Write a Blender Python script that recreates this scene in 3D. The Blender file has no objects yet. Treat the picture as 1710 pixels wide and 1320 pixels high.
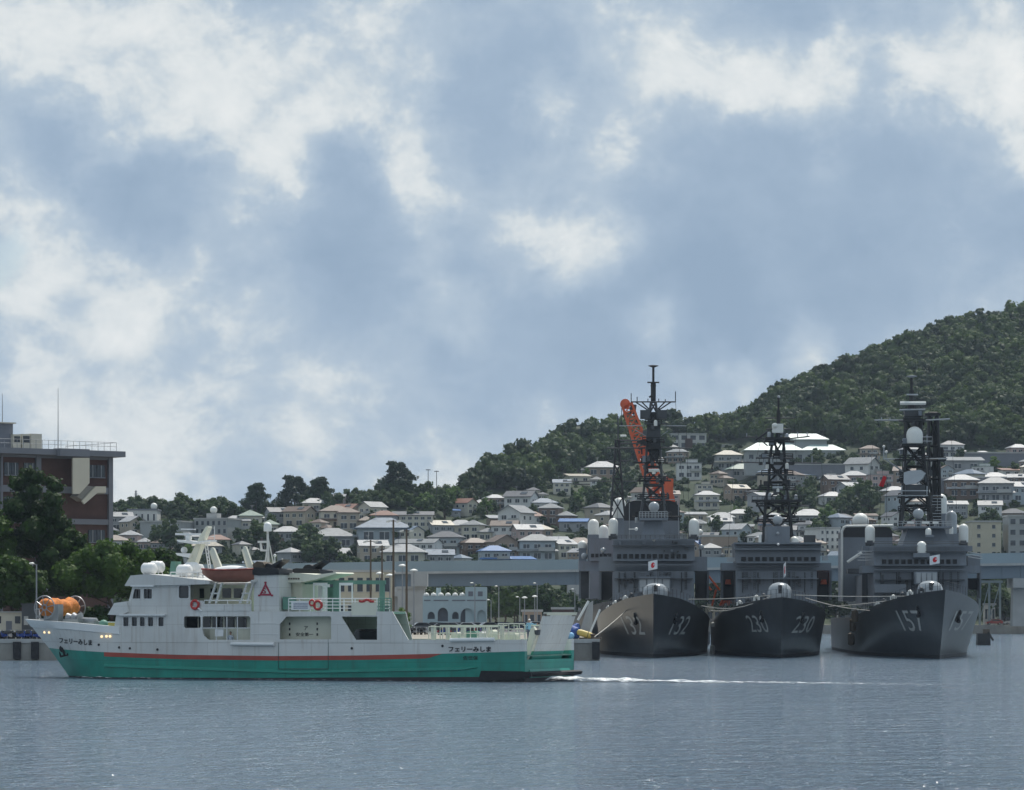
import bpy, math, random
from mathutils import Vector, Matrix, noise as mnoise
from mathutils.geometry import tessellate_polygon
import numpy as np
R = math.radians
scene = bpy.context.scene
COL = scene.collection

# ---------------------------------------------------------------- camera
# level camera 5.2 m above the water, long lens, lens shifted upwards
CAMH, FPX, CX, HY = 5.2, 5700.0, 855.0, 1025.0
cam = bpy.data.cameras.new('camera')
cam.sensor_width = 36.0
cam.lens = 36.0 * FPX / 1710.0
cam.shift_y = (HY - 660.0) / 1710.0
cam.clip_start, cam.clip_end = 1.0, 12000.0
camo = bpy.data.objects.new('camera', cam)
camo.location = (0, 0, CAMH)
camo.rotation_euler = (R(90), 0, 0)
COL.objects.link(camo)
scene.camera = camo

SUN_EL, SUN_AZ = 60.0, 24.0         # azimuth measured from the view direction towards the right
vs = scene.view_settings
vs.view_transform, vs.look, vs.gamma, vs.use_curve_mapping = 'Standard', 'None', 1.0, False
vs.exposure = 0.22

cy = scene.cycles
cy.max_bounces, cy.diffuse_bounces, cy.glossy_bounces, cy.transmission_bounces, cy.volume_bounces, cy.transparent_max_bounces = 5, 3, 3, 3, 0, 8

# ---------------------------------------------------------------- world: Nishita sky seen through broken cloud
def make_world():
    w = bpy.data.worlds.new('World'); scene.world = w; w.use_nodes = True
    nt = w.node_tree; N = nt.nodes; L = nt.links
    for n in list(N): N.remove(n)
    def node(t, **kw):
        n = N.new(t)
        for k, v in kw.items(): setattr(n, k, v)
        return n
    def val(a, b):
        if hasattr(b, 'links') or hasattr(b, 'is_output'): L.new(b, a)
        else: a.default_value = b
    def M(op, a, b=0.0, c=0.0, clamp=False):
        n = node('ShaderNodeMath', operation=op, use_clamp=clamp)
        val(n.inputs[0], a); val(n.inputs[1], b); val(n.inputs[2], c); return n.outputs[0]
    def VM(op, a, b=(0, 0, 0)):
        n = node('ShaderNodeVectorMath', operation=op)
        val(n.inputs[0], a); val(n.inputs[1], b)
        return n.outputs['Value'] if op in ('DISTANCE', 'LENGTH', 'DOT_PRODUCT') else n.outputs[0]
    def noise(vec, scale, detail, rough=0.55, dist=0.0):
        n = node('ShaderNodeTexNoise'); n.noise_dimensions = '3D'
        L.new(vec, n.inputs['Vector']); n.inputs['Scale'].default_value = scale
        n.inputs['Detail'].default_value = detail; n.inputs['Roughness'].default_value = rough
        n.inputs['Distortion'].default_value = dist; return n
    sky = node('ShaderNodeTexSky', sky_type='NISHITA', sun_disc=False)
    sky.sun_elevation = R(SUN_EL); sky.sun_rotation = R(SUN_AZ); sky.air_density = 1.0; sky.dust_density = 1.5
    skyc = VM('SCALE', sky.outputs[0]); skyc.node.inputs['Scale'].default_value = 0.10
    d = node('ShaderNodeTexCoord').outputs['Generated']
    # puffs are ragged: shift the lookup direction by two scales of noise
    wob = VM('SUBTRACT', noise(d, 16, 6, 0.62).outputs['Color'], (0.5, 0.5, 0.5))
    wob = VM('SCALE', wob); wob.node.inputs['Scale'].default_value = 0.06
    dw = VM('ADD', d, wob)
    dw = VM('MULTIPLY', dw, (1, 0, 1))
    ds = VM('MULTIPLY', d, (1, 1, 1.35))
    big = noise(ds, 10.0, 8, 0.60, 0.30).outputs['Fac']
    fine = noise(ds, 34.0, 6, 0.64, 0.3).outputs['Fac']
    f = M('ADD', M('MULTIPLY', M('SUBTRACT', big, 0.5), 1.05), M('MULTIPLY', M('SUBTRACT', fine, 0.5), 0.62))
    # (px, py, radius px, amount): the bright banks and the grey-blue bellies of the clouds ahead
    blobs = [(250, 110, 170, .42), (400, 140, 120, .30), (470, 300, 60, .30), (545, 195, 55, .38), (650, 240, 75, .28), (730, 300, 50, .30),
             (740, 500, 75, .30), (960, 440, 75, .42), (880, 370, 50, .18), (1090, 85, 90, .34), (1220, 130, 60, .28),
             (1310, 140, 80, .40), (1410, 135, 80, .40), (1650, 80, 110, .46), (1690, 150, 60, .3), (1700, 250, 45, .3), (60, 330, 80, .30), (20, 470, 70, .34),
             (100, 520, 90, .22), (300, 520, 90, .22), (200, 620, 110, .16), (420, 690, 120, .12), (200, 560, 60, .1), (60, 690, 80, .28), (260, 720, 110, .14), (1380, 570, 55, .34), (1240, 600, 45, .36), (1085, 580, 40, .25),
             (1020, 260, 45, .22), (930, 150, 45, .26), (900, 690, 70, .16), (60, 80, 150, .22), (640, 60, 120, .18),
             (120, 240, 95, -.42), (290, 330, 80, -.40), (200, 330, 60, -.25), (590, 380, 95, -.40), (470, 410, 70, -.2), (860, 160, 120, -.26), (680, 620, 190, -.26), (540, 500, 70, -.2),
             (1180, 260, 150, -.26), (1320, 400, 180, -.30), (1560, 430, 170, -.22), (1150, 470, 110, -.26), (950, 620, 130, -.22), (800, 420, 50, -.12),
             (1500, 240, 90, -.16), (1320, 40, 110, -.24), (1230, 520, 90, -.2), (1450, 560, 90, -.1), (400, 620, 90, -.06)]
    for (px, py, r, a) in blobs:
        c = ((px - CX) / FPX, 0.0, (HY - py) / FPX)
        nrm = math.sqrt(1 + c[0] ** 2 + c[2] ** 2)
        dist = VM('DISTANCE', dw, (c[0] / nrm, 0, c[2] / nrm))
        # only for directions ahead of the viewer the blob exists (y > 0)
        mr = node('ShaderNodeMapRange', interpolation_type='SMOOTHERSTEP')
        L.new(dist, mr.inputs['Value'])
        rr = r / FPX
        mr.inputs['From Min'].default_value = rr * 1.75; mr.inputs['From Max'].default_value = 0.0
        mr.inputs['To Min'].default_value = 0.0; mr.inputs['To Max'].default_value = a * 0.74
        f = M('ADD', f, mr.outputs[0])
    # soft grey-blue base layer
    vf = noise(ds, 70.0, 5, 0.66, 0.2).outputs['Fac']
    fb = M('ADD', M('ADD', M('MULTIPLY', f, 0.95), 0.46), M('MULTIPLY', M('SUBTRACT', vf, 0.5), 0.22))
    cr = node('ShaderNodeValToRGB'); L.new(fb, cr.inputs[0])
    e = cr.color_ramp.elements
    e[0].position, e[0].color = 0.05, (.245, .335, .450, 1)
    e[1].position, e[1].color = 0.95, (.615, .650, .665, 1)
    for p, c in ((.32, (.300, .392, .505, 1)), (.50, (.390, .475, .565, 1)), (.70, (.505, .572, .622, 1))):
        q = e.new(p); q.color = c
    # crisper sunlit cumulus edges on top of it
    fc = M('ADD', M('ADD', f, M('MULTIPLY', M('SUBTRACT', vf, 0.5), 0.42)), M('MULTIPLY', M('SUBTRACT', fine, 0.5), 0.35))
    cm = node('ShaderNodeMapRange', interpolation_type='SMOOTHSTEP'); L.new(fc, cm.inputs[0])
    cm.inputs[1].default_value, cm.inputs[2].default_value, cm.inputs[3].default_value, cm.inputs[4].default_value = .02, .27, 0.0, 0.94
    cw = node('ShaderNodeValToRGB'); L.new(M('ADD', M('MULTIPLY', fc, 0.8), 0.12), cw.inputs[0]); e = cw.color_ramp.elements
    e[0].position, e[0].color = 0.15, (.52, .575, .605, 1); e[1].position, e[1].color = 0.62, (.82, .82, .80, 1)
    q = e.new(.36); q.color = (.665, .695, .700, 1)
    mc = node('ShaderNodeMix', data_type='RGBA'); L.new(cm.outputs[0], mc.inputs['Factor']); L.new(cr.outputs[0], mc.inputs['A']); L.new(cw.outputs[0], mc.inputs['B'])
    cloud = mc.outputs['Result']
    # a few thin gaps let the blue through
    gap = noise(ds, 7.0, 4, 0.5).outputs['Fac']
    g = node('ShaderNodeMapRange', interpolation_type='SMOOTHSTEP'); L.new(gap, g.inputs[0])
    g.inputs[1].default_value, g.inputs[2].default_value, g.inputs[3].default_value, g.inputs[4].default_value = .30, .40, .80, 1.0
    dist = VM('DISTANCE', dw, ((10 - CX) / FPX, 0, (HY - 425) / FPX))
    g2 = node('ShaderNodeMapRange', interpolation_type='SMOOTHSTEP'); L.new(dist, g2.inputs[0])
    g2.inputs[1].default_value, g2.inputs[2].default_value, g2.inputs[3].default_value, g2.inputs[4].default_value = .002, .010, .35, 1.0
    cov = M('MULTIPLY', g.outputs[0], g2.outputs[0])
    mx = node('ShaderNodeMix', data_type='RGBA'); L.new(cov, mx.inputs['Factor'])
    L.new(skyc, mx.inputs['A']); L.new(cloud, mx.inputs['B'])
    bg = node('ShaderNodeBackground'); L.new(mx.outputs['Result'], bg.inputs[0]); bg.inputs[1].default_value = 1.0
    out = node('ShaderNodeOutputWorld'); L.new(bg.outputs[0], out.inputs[0])
    w.cycles.sampling_method = 'MANUAL'; w.cycles.sample_map_resolution = 512
make_world()

sun = bpy.data.lights.new('sun', 'SUN'); sun.energy = 3.4; sun.angle = R(0.6); sun.color = (1.0, .955, .88)
suno = bpy.data.objects.new('sun', sun); COL.objects.link(suno)
sd = Vector((math.sin(R(SUN_AZ)) * math.cos(R(SUN_EL)), math.cos(R(SUN_AZ)) * math.cos(R(SUN_EL)), math.sin(R(SUN_EL))))
suno.rotation_euler = sd.to_track_quat('Z', 'Y').to_euler(); suno.location = (0, 0, 300)

# ---------------------------------------------------------------- helpers
def P(px, py, d):
    return Vector(((px - CX) / FPX * d, d, CAMH - (py - HY) / FPX * d))
def gx(px, d): return (px - CX) / FPX * d
def gz(py, d): return CAMH - (py - HY) / FPX * d
def gd(py, z=0.0): return (CAMH - z) * FPX / (py - HY)      # depth of a ground point at height z

def tag(o, label=None, cat=None, group=None, kind=None):
    if label: o['label'] = label
    if cat: o['category'] = cat
    if group: o['group'] = group
    if kind: o['kind'] = kind
    return o

def empty(name, loc=(0, 0, 0), rz=0.0, label=None, cat=None, group=None):
    o = bpy.data.objects.new(name, None); COL.objects.link(o)
    o.location = loc; o.rotation_euler = (0, 0, rz); o.empty_display_size = 0.5
    return tag(o, label, cat, group)

def rough_frame(d):
    d = Vector(d).normalized()
    a = Vector((0, 0, 1)) if abs(d.z) < 0.9 else Vector((1, 0, 0))
    u = d.cross(a).normalized(); return d, u, d.cross(u).normalized()

class MB:
    def __init__(s): s.v = []; s.f = []
    def add(s, vs_, fs_):
        b = len(s.v); s.v += [tuple(p) for p in vs_]; s.f += [tuple(i + b for i in f) for f in fs_]; return s
    def hexa(s, p):
        return s.add(p, [(0, 3, 2, 1), (4, 5, 6, 7), (0, 1, 5, 4), (1, 2, 6, 5), (2, 3, 7, 6), (3, 0, 4, 7)])
    def box(s, x0, x1, y0, y1, z0, z1):
        x0, x1 = min(x0, x1), max(x0, x1); y0, y1 = min(y0, y1), max(y0, y1); z0, z1 = min(z0, z1), max(z0, z1)
        return s.hexa([(x0, y0, z0), (x1, y0, z0), (x1, y1, z0), (x0, y1, z0), (x0, y0, z1), (x1, y0, z1), (x1, y1, z1), (x0, y1, z1)])
    def cbox(s, c, size, rz=0.0):
        x, y, z = c; a, b, h = size[0] / 2, size[1] / 2, size[2] / 2; C, S = math.cos(rz), math.sin(rz)
        q = [(x + C * i - S * j, y + S * i + C * j) for i, j in ((-a, -b), (a, -b), (a, b), (-a, b))]
        return s.hexa([(i, j, z - h) for i, j in q] + [(i, j, z + h) for i, j in q])
    def taper(s, x0, x1, y0, y1, z0, X0, X1, Y0, Y1, z1):
        return s.hexa([(x0, y0, z0), (x1, y0, z0), (x1, y1, z0), (x0, y1, z0), (X0, Y0, z1), (X1, Y0, z1), (X1, Y1, z1), (X0, Y1, z1)])
    def tube(s, p0, p1, r0, r1=None, n=6, cap=True):
        r1 = r0 if r1 is None else r1
        p0, p1 = Vector(p0), Vector(p1)
        if (p1 - p0).length < 1e-6: return s
        d, u, w = rough_frame(p1 - p0)
        ring = lambda p, r: [p + (u * math.cos(2 * math.pi * i / n) + w * math.sin(2 * math.pi * i / n)) * r for i in range(n)]
        fs_ = [(i, (i + 1) % n, n + (i + 1) % n, n + i) for i in range(n)]
        if cap: fs_ += [tuple(range(n - 1, -1, -1)), tuple(range(n, 2 * n))]
        return s.add(ring(p0, r0) + ring(p1, r1), fs_)
    def path(s, pts, r, n=5):
        for a, b in zip(pts, pts[1:]): s.tube(a, b, r, n=n)
        return s
    def bar(s, p0, p1, w, h):
        p0, p1 = Vector(p0), Vector(p1); d, u, k = rough_frame(p1 - p0)
        q = [u * (-w / 2) + k * (-h / 2), u * (w / 2) + k * (-h / 2), u * (w / 2) + k * (h / 2), u * (-w / 2) + k * (h / 2)]
        return s.hexa([p0 + i for i in q] + [p1 + i for i in q])
    def rev(s, c, prof, n=14, axis='z', sx=1.0, sy=1.0):
        """surface of revolution; prof = [(r, h)] along the axis"""
        vs_ = []; fs_ = []
        for (r, h) in prof:
            for i in range(n):
                a = 2 * math.pi * i / n; A, B = r * math.cos(a) * sx, r * math.sin(a) * sy
                o = {'z': (A, B, h), 'x': (h, A, B), 'y': (B, h, A)}[axis]
                vs_.append((c[0] + o[0], c[1] + o[1], c[2] + o[2]))
        for j in range(len(prof) - 1):
            for i in range(n):
                fs_.append((j * n + i, j * n + (i + 1) % n, (j + 1) * n + (i + 1) % n, (j + 1) * n + i))
        fs_.append(tuple(range(n - 1, -1, -1))); m = (len(prof) - 1) * n; fs_.append(tuple(range(m, m + n)))
        return s.add(vs_, fs_)
    def sphere(s, c, r, n=14, m=8, sz=1.0):
        return s.rev(c, [(max(r * math.sin(math.pi * j / m), 1e-3), -r * sz * math.cos(math.pi * j / m)) for j in range(m + 1)], n)
    def capsule(s, c, r, h, n=14):
        """upright cylinder with a dome on top, base at c"""
        pr = [(r * .96, 0), (r, h * .05), (r, h - r)] + [(max(r * math.cos(R(a)), 1e-3), h - r + r * math.sin(R(a))) for a in (20, 40, 60, 78, 90)]
        return s.rev(c, pr, n)
    def torus(s, c, Rr, r, axis='y', n=20, m=6):
        vs_ = []; fs_ = []
        for i in range(n):
            a = 2 * math.pi * i / n
            for j in range(m):
                b = 2 * math.pi * j / m; q = Rr + r * math.cos(b); A, B, H = q * math.cos(a), q * math.sin(a), r * math.sin(b)
                o = {'z': (A, B, H), 'x': (H, A, B), 'y': (A, H, B)}[axis]
                vs_.append((c[0] + o[0], c[1] + o[1], c[2] + o[2]))
        for i in range(n):
            for j in range(m):
                fs_.append((i * m + j, ((i + 1) % n) * m + j, ((i + 1) % n) * m + (j + 1) % m, i * m + (j + 1) % m))
        return s.add(vs_, fs_)
    def plate(s, outer, holes, fn, t0, t1):
        """polygon with holes, thickened; fn(u, v, t) -> xyz"""
        loops = [outer] + list(holes)
        tri = tessellate_polygon([[Vector((a, b, 0)) for a, b in l] for l in loops])
        flat = [p for l in loops for p in l]; n = len(flat)
        vs_ = [fn(a, b, t0) for a, b in flat] + [fn(a, b, t1) for a, b in flat]
        fs_ = [tuple(t) for t in tri] + [tuple(n + i for i in reversed(t)) for t in tri]
        o = 0
        for l in loops:
            k = len(l)
            for i in range(k): fs_.append((o + i, o + (i + 1) % k, n + o + (i + 1) % k, n + o + i))
            o += k
        return s.add(vs_, fs_)
    def mesh(s, name, smooth=None):
        me = bpy.data.meshes.new(name); me.from_pydata(s.v, [], s.f)
        if smooth is not None:
            me.polygons.foreach_set('use_smooth', [True] * len(me.polygons)); me.set_sharp_from_angle(angle=R(smooth))
        me.update(); return me
    def build(s, name, mat, parent=None, smooth=None, fix=True):
        me = s.mesh(name, smooth)
        if fix:
            import bmesh
            bm = bmesh.new(); bm.from_mesh(me); bmesh.ops.recalc_face_normals(bm, faces=bm.faces); bm.to_mesh(me); bm.free()
            if smooth is not None: me.set_sharp_from_angle(angle=R(smooth))
        return put(name, me, mat, parent)

def put(name, me, mat, parent=None):
    o = bpy.data.objects.new(name, me); COL.objects.link(o)
    if mat is not None:
        m = MAT[mat] if isinstance(mat, str) else mat
        if not me.materials: me.materials.append(m)
    if parent is not None: o.parent = parent
    return o

def copy_tree(o, parent=None):
    c = o.copy(); COL.objects.link(c); c.parent = parent
    for ch in o.children: copy_tree(ch, c)
    return c

def drop(o):
    for ch in list(o.children): drop(ch)
    bpy.data.objects.remove(o)

# ---------------------------------------------------------------- materials
MAT = {}
def mat(name, col, rough=0.55, var=0.12, scale=1.0, metal=0.0, spec=0.5, streak=0.0, streak_col=(.12, .05, .025), bump=0.0, bscale=8.0,
        objcol=False, emit=None, coat=0.0, rand=0.0, plate=None):
    m = bpy.data.materials.new(name); m.use_nodes = True; nt = m.node_tree; N = nt.nodes; L = nt.links
    b = N['Principled BSDF']; b.inputs['Roughness'].default_value = rough; b.inputs['Metallic'].default_value = metal
    b.inputs['Specular IOR Level'].default_value = spec; b.inputs['Coat Weight'].default_value = coat
    tc = N.new('ShaderNodeTexCoord')
    nz = N.new('ShaderNodeTexNoise'); nz.inputs['Scale'].default_value = scale; nz.inputs['Detail'].default_value = 6; L.new(tc.outputs['Object'], nz.inputs['Vector'])
    mr = N.new('ShaderNodeMapRange'); L.new(nz.outputs['Fac'], mr.inputs[0]); mr.inputs[1].default_value, mr.inputs[2].default_value = .3, .7
    mr.inputs[3].default_value, mr.inputs[4].default_value = 1 - var, 1 + var
    if objcol:
        oi = N.new('ShaderNodeObjectInfo'); src = oi.outputs['Color']
    else:
        rgb = N.new('ShaderNodeRGB'); rgb.outputs[0].default_value = (*col, 1); src = rgb.outputs[0]
    vm = N.new('ShaderNodeVectorMath'); vm.operation = 'SCALE'; L.new(src, vm.inputs[0]); L.new(mr.outputs[0], vm.inputs['Scale']); c = vm.outputs[0]
    if rand:
        oi2 = N.new('ShaderNodeObjectInfo'); m2 = N.new('ShaderNodeMapRange'); L.new(oi2.outputs['Random'], m2.inputs[0])
        m2.inputs[3].default_value, m2.inputs[4].default_value = 1 - rand, 1 + rand
        v2 = N.new('ShaderNodeVectorMath'); v2.operation = 'SCALE'; L.new(c, v2.inputs[0]); L.new(m2.outputs[0], v2.inputs['Scale']); c = v2.outputs[0]
    if streak:
        mp = N.new('ShaderNodeMapping'); mp.inputs['Scale'].default_value = (1.9, 1.9, .16); L.new(tc.outputs['Object'], mp.inputs[0])
        n2 = N.new('ShaderNodeTexNoise'); n2.inputs['Scale'].default_value = 1.6; n2.inputs['Detail'].default_value = 5; L.new(mp.outputs[0], n2.inputs['Vector'])
        r2 = N.new('ShaderNodeMapRange'); L.new(n2.outputs['Fac'], r2.inputs[0]); r2.inputs[1].default_value, r2.inputs[2].default_value = .54, .80
        r2.inputs[3].default_value, r2.inputs[4].default_value = 0, streak
        mx = N.new('ShaderNodeMix'); mx.data_type = 'RGBA'; L.new(r2.outputs[0], mx.inputs['Factor']); L.new(c, mx.inputs['A']); mx.inputs['B'].default_value = (*streak_col, 1); c = mx.outputs['Result']
    pl = None
    if plate:                                  # welded plates: faint seams and a little oil-canning between the frames
        sx = N.new('ShaderNodeSeparateXYZ'); L.new(tc.outputs['Object'], sx.inputs[0]); cb = N.new('ShaderNodeCombineXYZ'); L.new(sx.outputs[plate], cb.inputs[0]); L.new(sx.outputs['Z'], cb.inputs[1])
        bk = N.new('ShaderNodeTexBrick'); L.new(cb.outputs[0], bk.inputs['Vector']); bk.inputs['Scale'].default_value = 1.0; bk.inputs['Brick Width'].default_value = 4.6; bk.inputs['Row Height'].default_value = 1.45; bk.inputs['Mortar Size'].default_value = .022; bk.inputs['Mortar Smooth'].default_value = .3
        bk.inputs['Color1'].default_value = (1, 1, 1, 1); bk.inputs['Color2'].default_value = (.93, .93, .93, 1); bk.inputs['Mortar'].default_value = (.72, .70, .68, 1)
        mp2 = N.new('ShaderNodeMix'); mp2.data_type = 'RGBA'; mp2.blend_type = 'MULTIPLY'; mp2.inputs['Factor'].default_value = .8; L.new(c, mp2.inputs['A']); L.new(bk.outputs['Color'], mp2.inputs['B']); c = mp2.outputs['Result']; pl = bk
    L.new(c, b.inputs['Base Color'])
    if bump:
        n3 = N.new('ShaderNodeTexNoise'); n3.inputs['Scale'].default_value = bscale; n3.inputs['Detail'].default_value = 4; L.new(tc.outputs['Object'], n3.inputs['Vector'])
        bp = N.new('ShaderNodeBump'); bp.inputs['Strength'].default_value = bump; bp.inputs['Distance'].default_value = .1
        L.new(n3.outputs['Fac'], bp.inputs['Height']); L.new(bp.outputs[0], b.inputs['Normal'])
    if emit: b.inputs['Emission Color'].default_value = (*emit[0], 1); b.inputs['Emission Strength'].default_value = emit[1]
    MAT[name] = m; return m

mat('ferry_white', (.66, .655, .625), .42, .09, .35, streak=.42, streak_col=(.34, .26, .19), bump=.12, bscale=1.2, plate='X')
mat('ferry_cream', (.72, .71, .58), .5, .06, .6, streak=.12, streak_col=(.3, .18, .1))
mat('ferry_green', (.010, .260, .195), .38, .20, .5, streak=.40, streak_col=(.03, .10, .08), bump=.12, bscale=1.0, plate='X')
mat('ferry_green_light', (.03, .30, .225), .4, .1, .8)
mat('ferry_red', (.36, .06, .04), .45, .12, .8, streak=.25, streak_col=(.13, .04, .03))
mat('deck_green', (.12, .26, .20), .6, .15, 1.0)
mat('ferry_black', (.012, .013, .016), .5, .2, 2.0)
mat('rubber', (.018, .018, .02), .8, .25, 3.0)
mat('glass_dark', (.02, .025, .03), .08, .05, 1.0, spec=.6)
mat('bridge_glass', (.008, .009, .011), .35, .1, 1.0, spec=.3)
mat('glass_house', (.035, .045, .055), .12, .2, 3.0)
mat('lamp_warm', (.9, .75, .5), .4, .02, emit=((1.0, .72, .38), 1.0))
mat('lifeboat', (.27, .10, .065), .55, .15, 1.5)
mat('orange_net', (.62, .20, .04), .8, .3, 2.5, bump=.6, bscale=6)
mat('red_paint', (.50, .035, .03), .45, .1, 1.0)
mat('logo_red', (.32, .02, .05), .5, .05)
mat('white_paint', (.80, .80, .78), .45, .05, 1.0)
mat('yellow_paint', (.62, .46, .12), .5, .12, 2.0)
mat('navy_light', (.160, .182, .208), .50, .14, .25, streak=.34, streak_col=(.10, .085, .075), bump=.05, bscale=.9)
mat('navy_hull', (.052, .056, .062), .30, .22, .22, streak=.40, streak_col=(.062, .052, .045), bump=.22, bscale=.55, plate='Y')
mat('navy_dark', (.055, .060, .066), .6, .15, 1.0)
mat('mast_black', (.012, .013, .014), .6, .2, 1.0)
mat('mast_grey', (.050, .055, .060), .55, .2, 1.0)
mat('radome', (.74, .74, .69), .4, .05, 1.0)
mat('navy_number', (.44, .44, .42), .6, .1, 1.5)
mat('number_shadow', (.02, .02, .022), .6, .1, 1.5)
mat('boot_topping', (.02, .02, .024), .5, .2, 1.0)
mat('gun_grey', (.33, .355, .37), .22, .06, 1.0, spec=.7)
mat('crane_orange', (.62, .105, .03), .5, .12, .8, streak=.15)
mat('flag_white', (.80, .80, .80), .8, .05)
mat('flag_red', (.62, .02, .03), .8, .05)
mat('rope', (.42, .40, .36), .8, .2, 2.0)
mat('concrete', (.30, .285, .255), .85, .2, .25, streak=.35, streak_col=(.10, .09, .075), bump=.25, bscale=3)
mat('concrete_light', (.40, .40, .385), .85, .12, .3, streak=.15, streak_col=(.18, .17, .15))
mat('paving', (.28, .255, .21), .9, .2, .15)
mat('asphalt', (.10, .10, .10), .9, .2, .2)
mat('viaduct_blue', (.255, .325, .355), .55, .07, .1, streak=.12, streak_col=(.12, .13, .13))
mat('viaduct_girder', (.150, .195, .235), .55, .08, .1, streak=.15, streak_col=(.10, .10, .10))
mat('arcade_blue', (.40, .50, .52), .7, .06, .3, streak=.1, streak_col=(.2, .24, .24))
mat('brick_brown', (.080, .042, .036), .8, .16, .8)
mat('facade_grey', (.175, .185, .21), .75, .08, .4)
mat('facade_cream', (.58, .54, .44), .7, .06, .4)
mat('wall_any', (1, 1, 1), .8, .10, .4, objcol=True, streak=.12, streak_col=(.2, .19, .17))
mat('roof_any', (1, 1, 1), .52, .22, .9, objcol=True, spec=.40)
mat('steel_grey', (.30, .31, .32), .45, .1, 1.0, metal=.5)
mat('pole_brown', (.10, .075, .05), .7, .2, 1.0)
mat('bark', (.075, .055, .04), .9, .25, 2.0, bump=.4)
mat('car_any', (1, 1, 1), .25, .03, 1.0, objcol=True, coat=.6)
mat('tyre', (.015, .015, .016), .8, .1)
mat('skin', (.45, .27, .19), .6, .05)
mat('cloth_any', (1, 1, 1), .85, .1, 4.0, objcol=True)
mat('blue_tarp', (.03, .085, .30), .6, .2, 2.0)
mat('light_blue', (.24, .50, .74), .6, .1, 2.0)
mat('copper_roof', (.40, .50, .47), .4, .08, .4, spec=.6)
mat('tan_block', (.34, .26, .20), .8, .1, .3)

def leaf_mat(name, base, hue=.25, trans=.28):
    m = bpy.data.materials.new(name); m.use_nodes = True; nt = m.node_tree; N = nt.nodes; L = nt.links
    b = N['Principled BSDF']; b.inputs['Roughness'].default_value = .62; b.inputs['Specular IOR Level'].default_value = .25
    oi = N.new('ShaderNodeObjectInfo'); ge = N.new('ShaderNodeNewGeometry')
    nz = N.new('ShaderNodeTexNoise'); nz.inputs['Scale'].default_value = .16; nz.inputs['Detail'].default_value = 4; L.new(ge.outputs['Position'], nz.inputs['Vector'])
    a = N.new('ShaderNodeMath'); a.operation = 'ADD'; L.new(oi.outputs['Random'], a.inputs[0]); L.new(nz.outputs['Fac'], a.inputs[1])
    a2 = N.new('ShaderNodeMath'); a2.operation = 'MULTIPLY_ADD'; L.new(ge.outputs['Random Per Island'], a2.inputs[0]); a2.inputs[1].default_value = .3; L.new(a.outputs[0], a2.inputs[2])
    mr = N.new('ShaderNodeMapRange'); L.new(a2.outputs[0], mr.inputs[0]); mr.inputs[1].default_value, mr.inputs[2].default_value = .25, 1.75
    cr = N.new('ShaderNodeValToRGB'); L.new(mr.outputs[0], cr.inputs[0])
    dk = tuple(x * (1 - hue * 1.5) for x in base); lt = (base[0] * (1 + hue * 2.2), base[1] * (1 + hue * 1.6), base[2] * (1 + hue * .5))
    cr.color_ramp.elements[0].color = (*dk, 1); cr.color_ramp.elements[1].color = (*lt, 1)
    q = cr.color_ramp.elements.new(.5); q.color = (*base, 1)
    L.new(cr.outputs[0], b.inputs['Base Color'])
    tr = N.new('ShaderNodeBsdfTranslucent'); L.new(cr.outputs[0], tr.inputs[0])
    mx = N.new('ShaderNodeMixShader'); mx.inputs[0].default_value = trans
    L.new(b.outputs[0], mx.inputs[1]); L.new(tr.outputs[0], mx.inputs[2]); L.new(mx.outputs[0], N['Material Output'].inputs[0])
    MAT[name] = m
leaf_mat('leaf_forest', (.034, .064, .019), .56, .34)
leaf_mat('leaf_town', (.036, .070, .021), .34, .34)
leaf_mat('leaf_bright', (.080, .150, .028), .25)
leaf_mat('leaf_pine', (.022, .045, .022), .22)
leaf_mat('leaf_near', (.034, .074, .016), .46, .40)
leaf_mat('leaf_far', (.030, .058, .036), .2)

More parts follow.
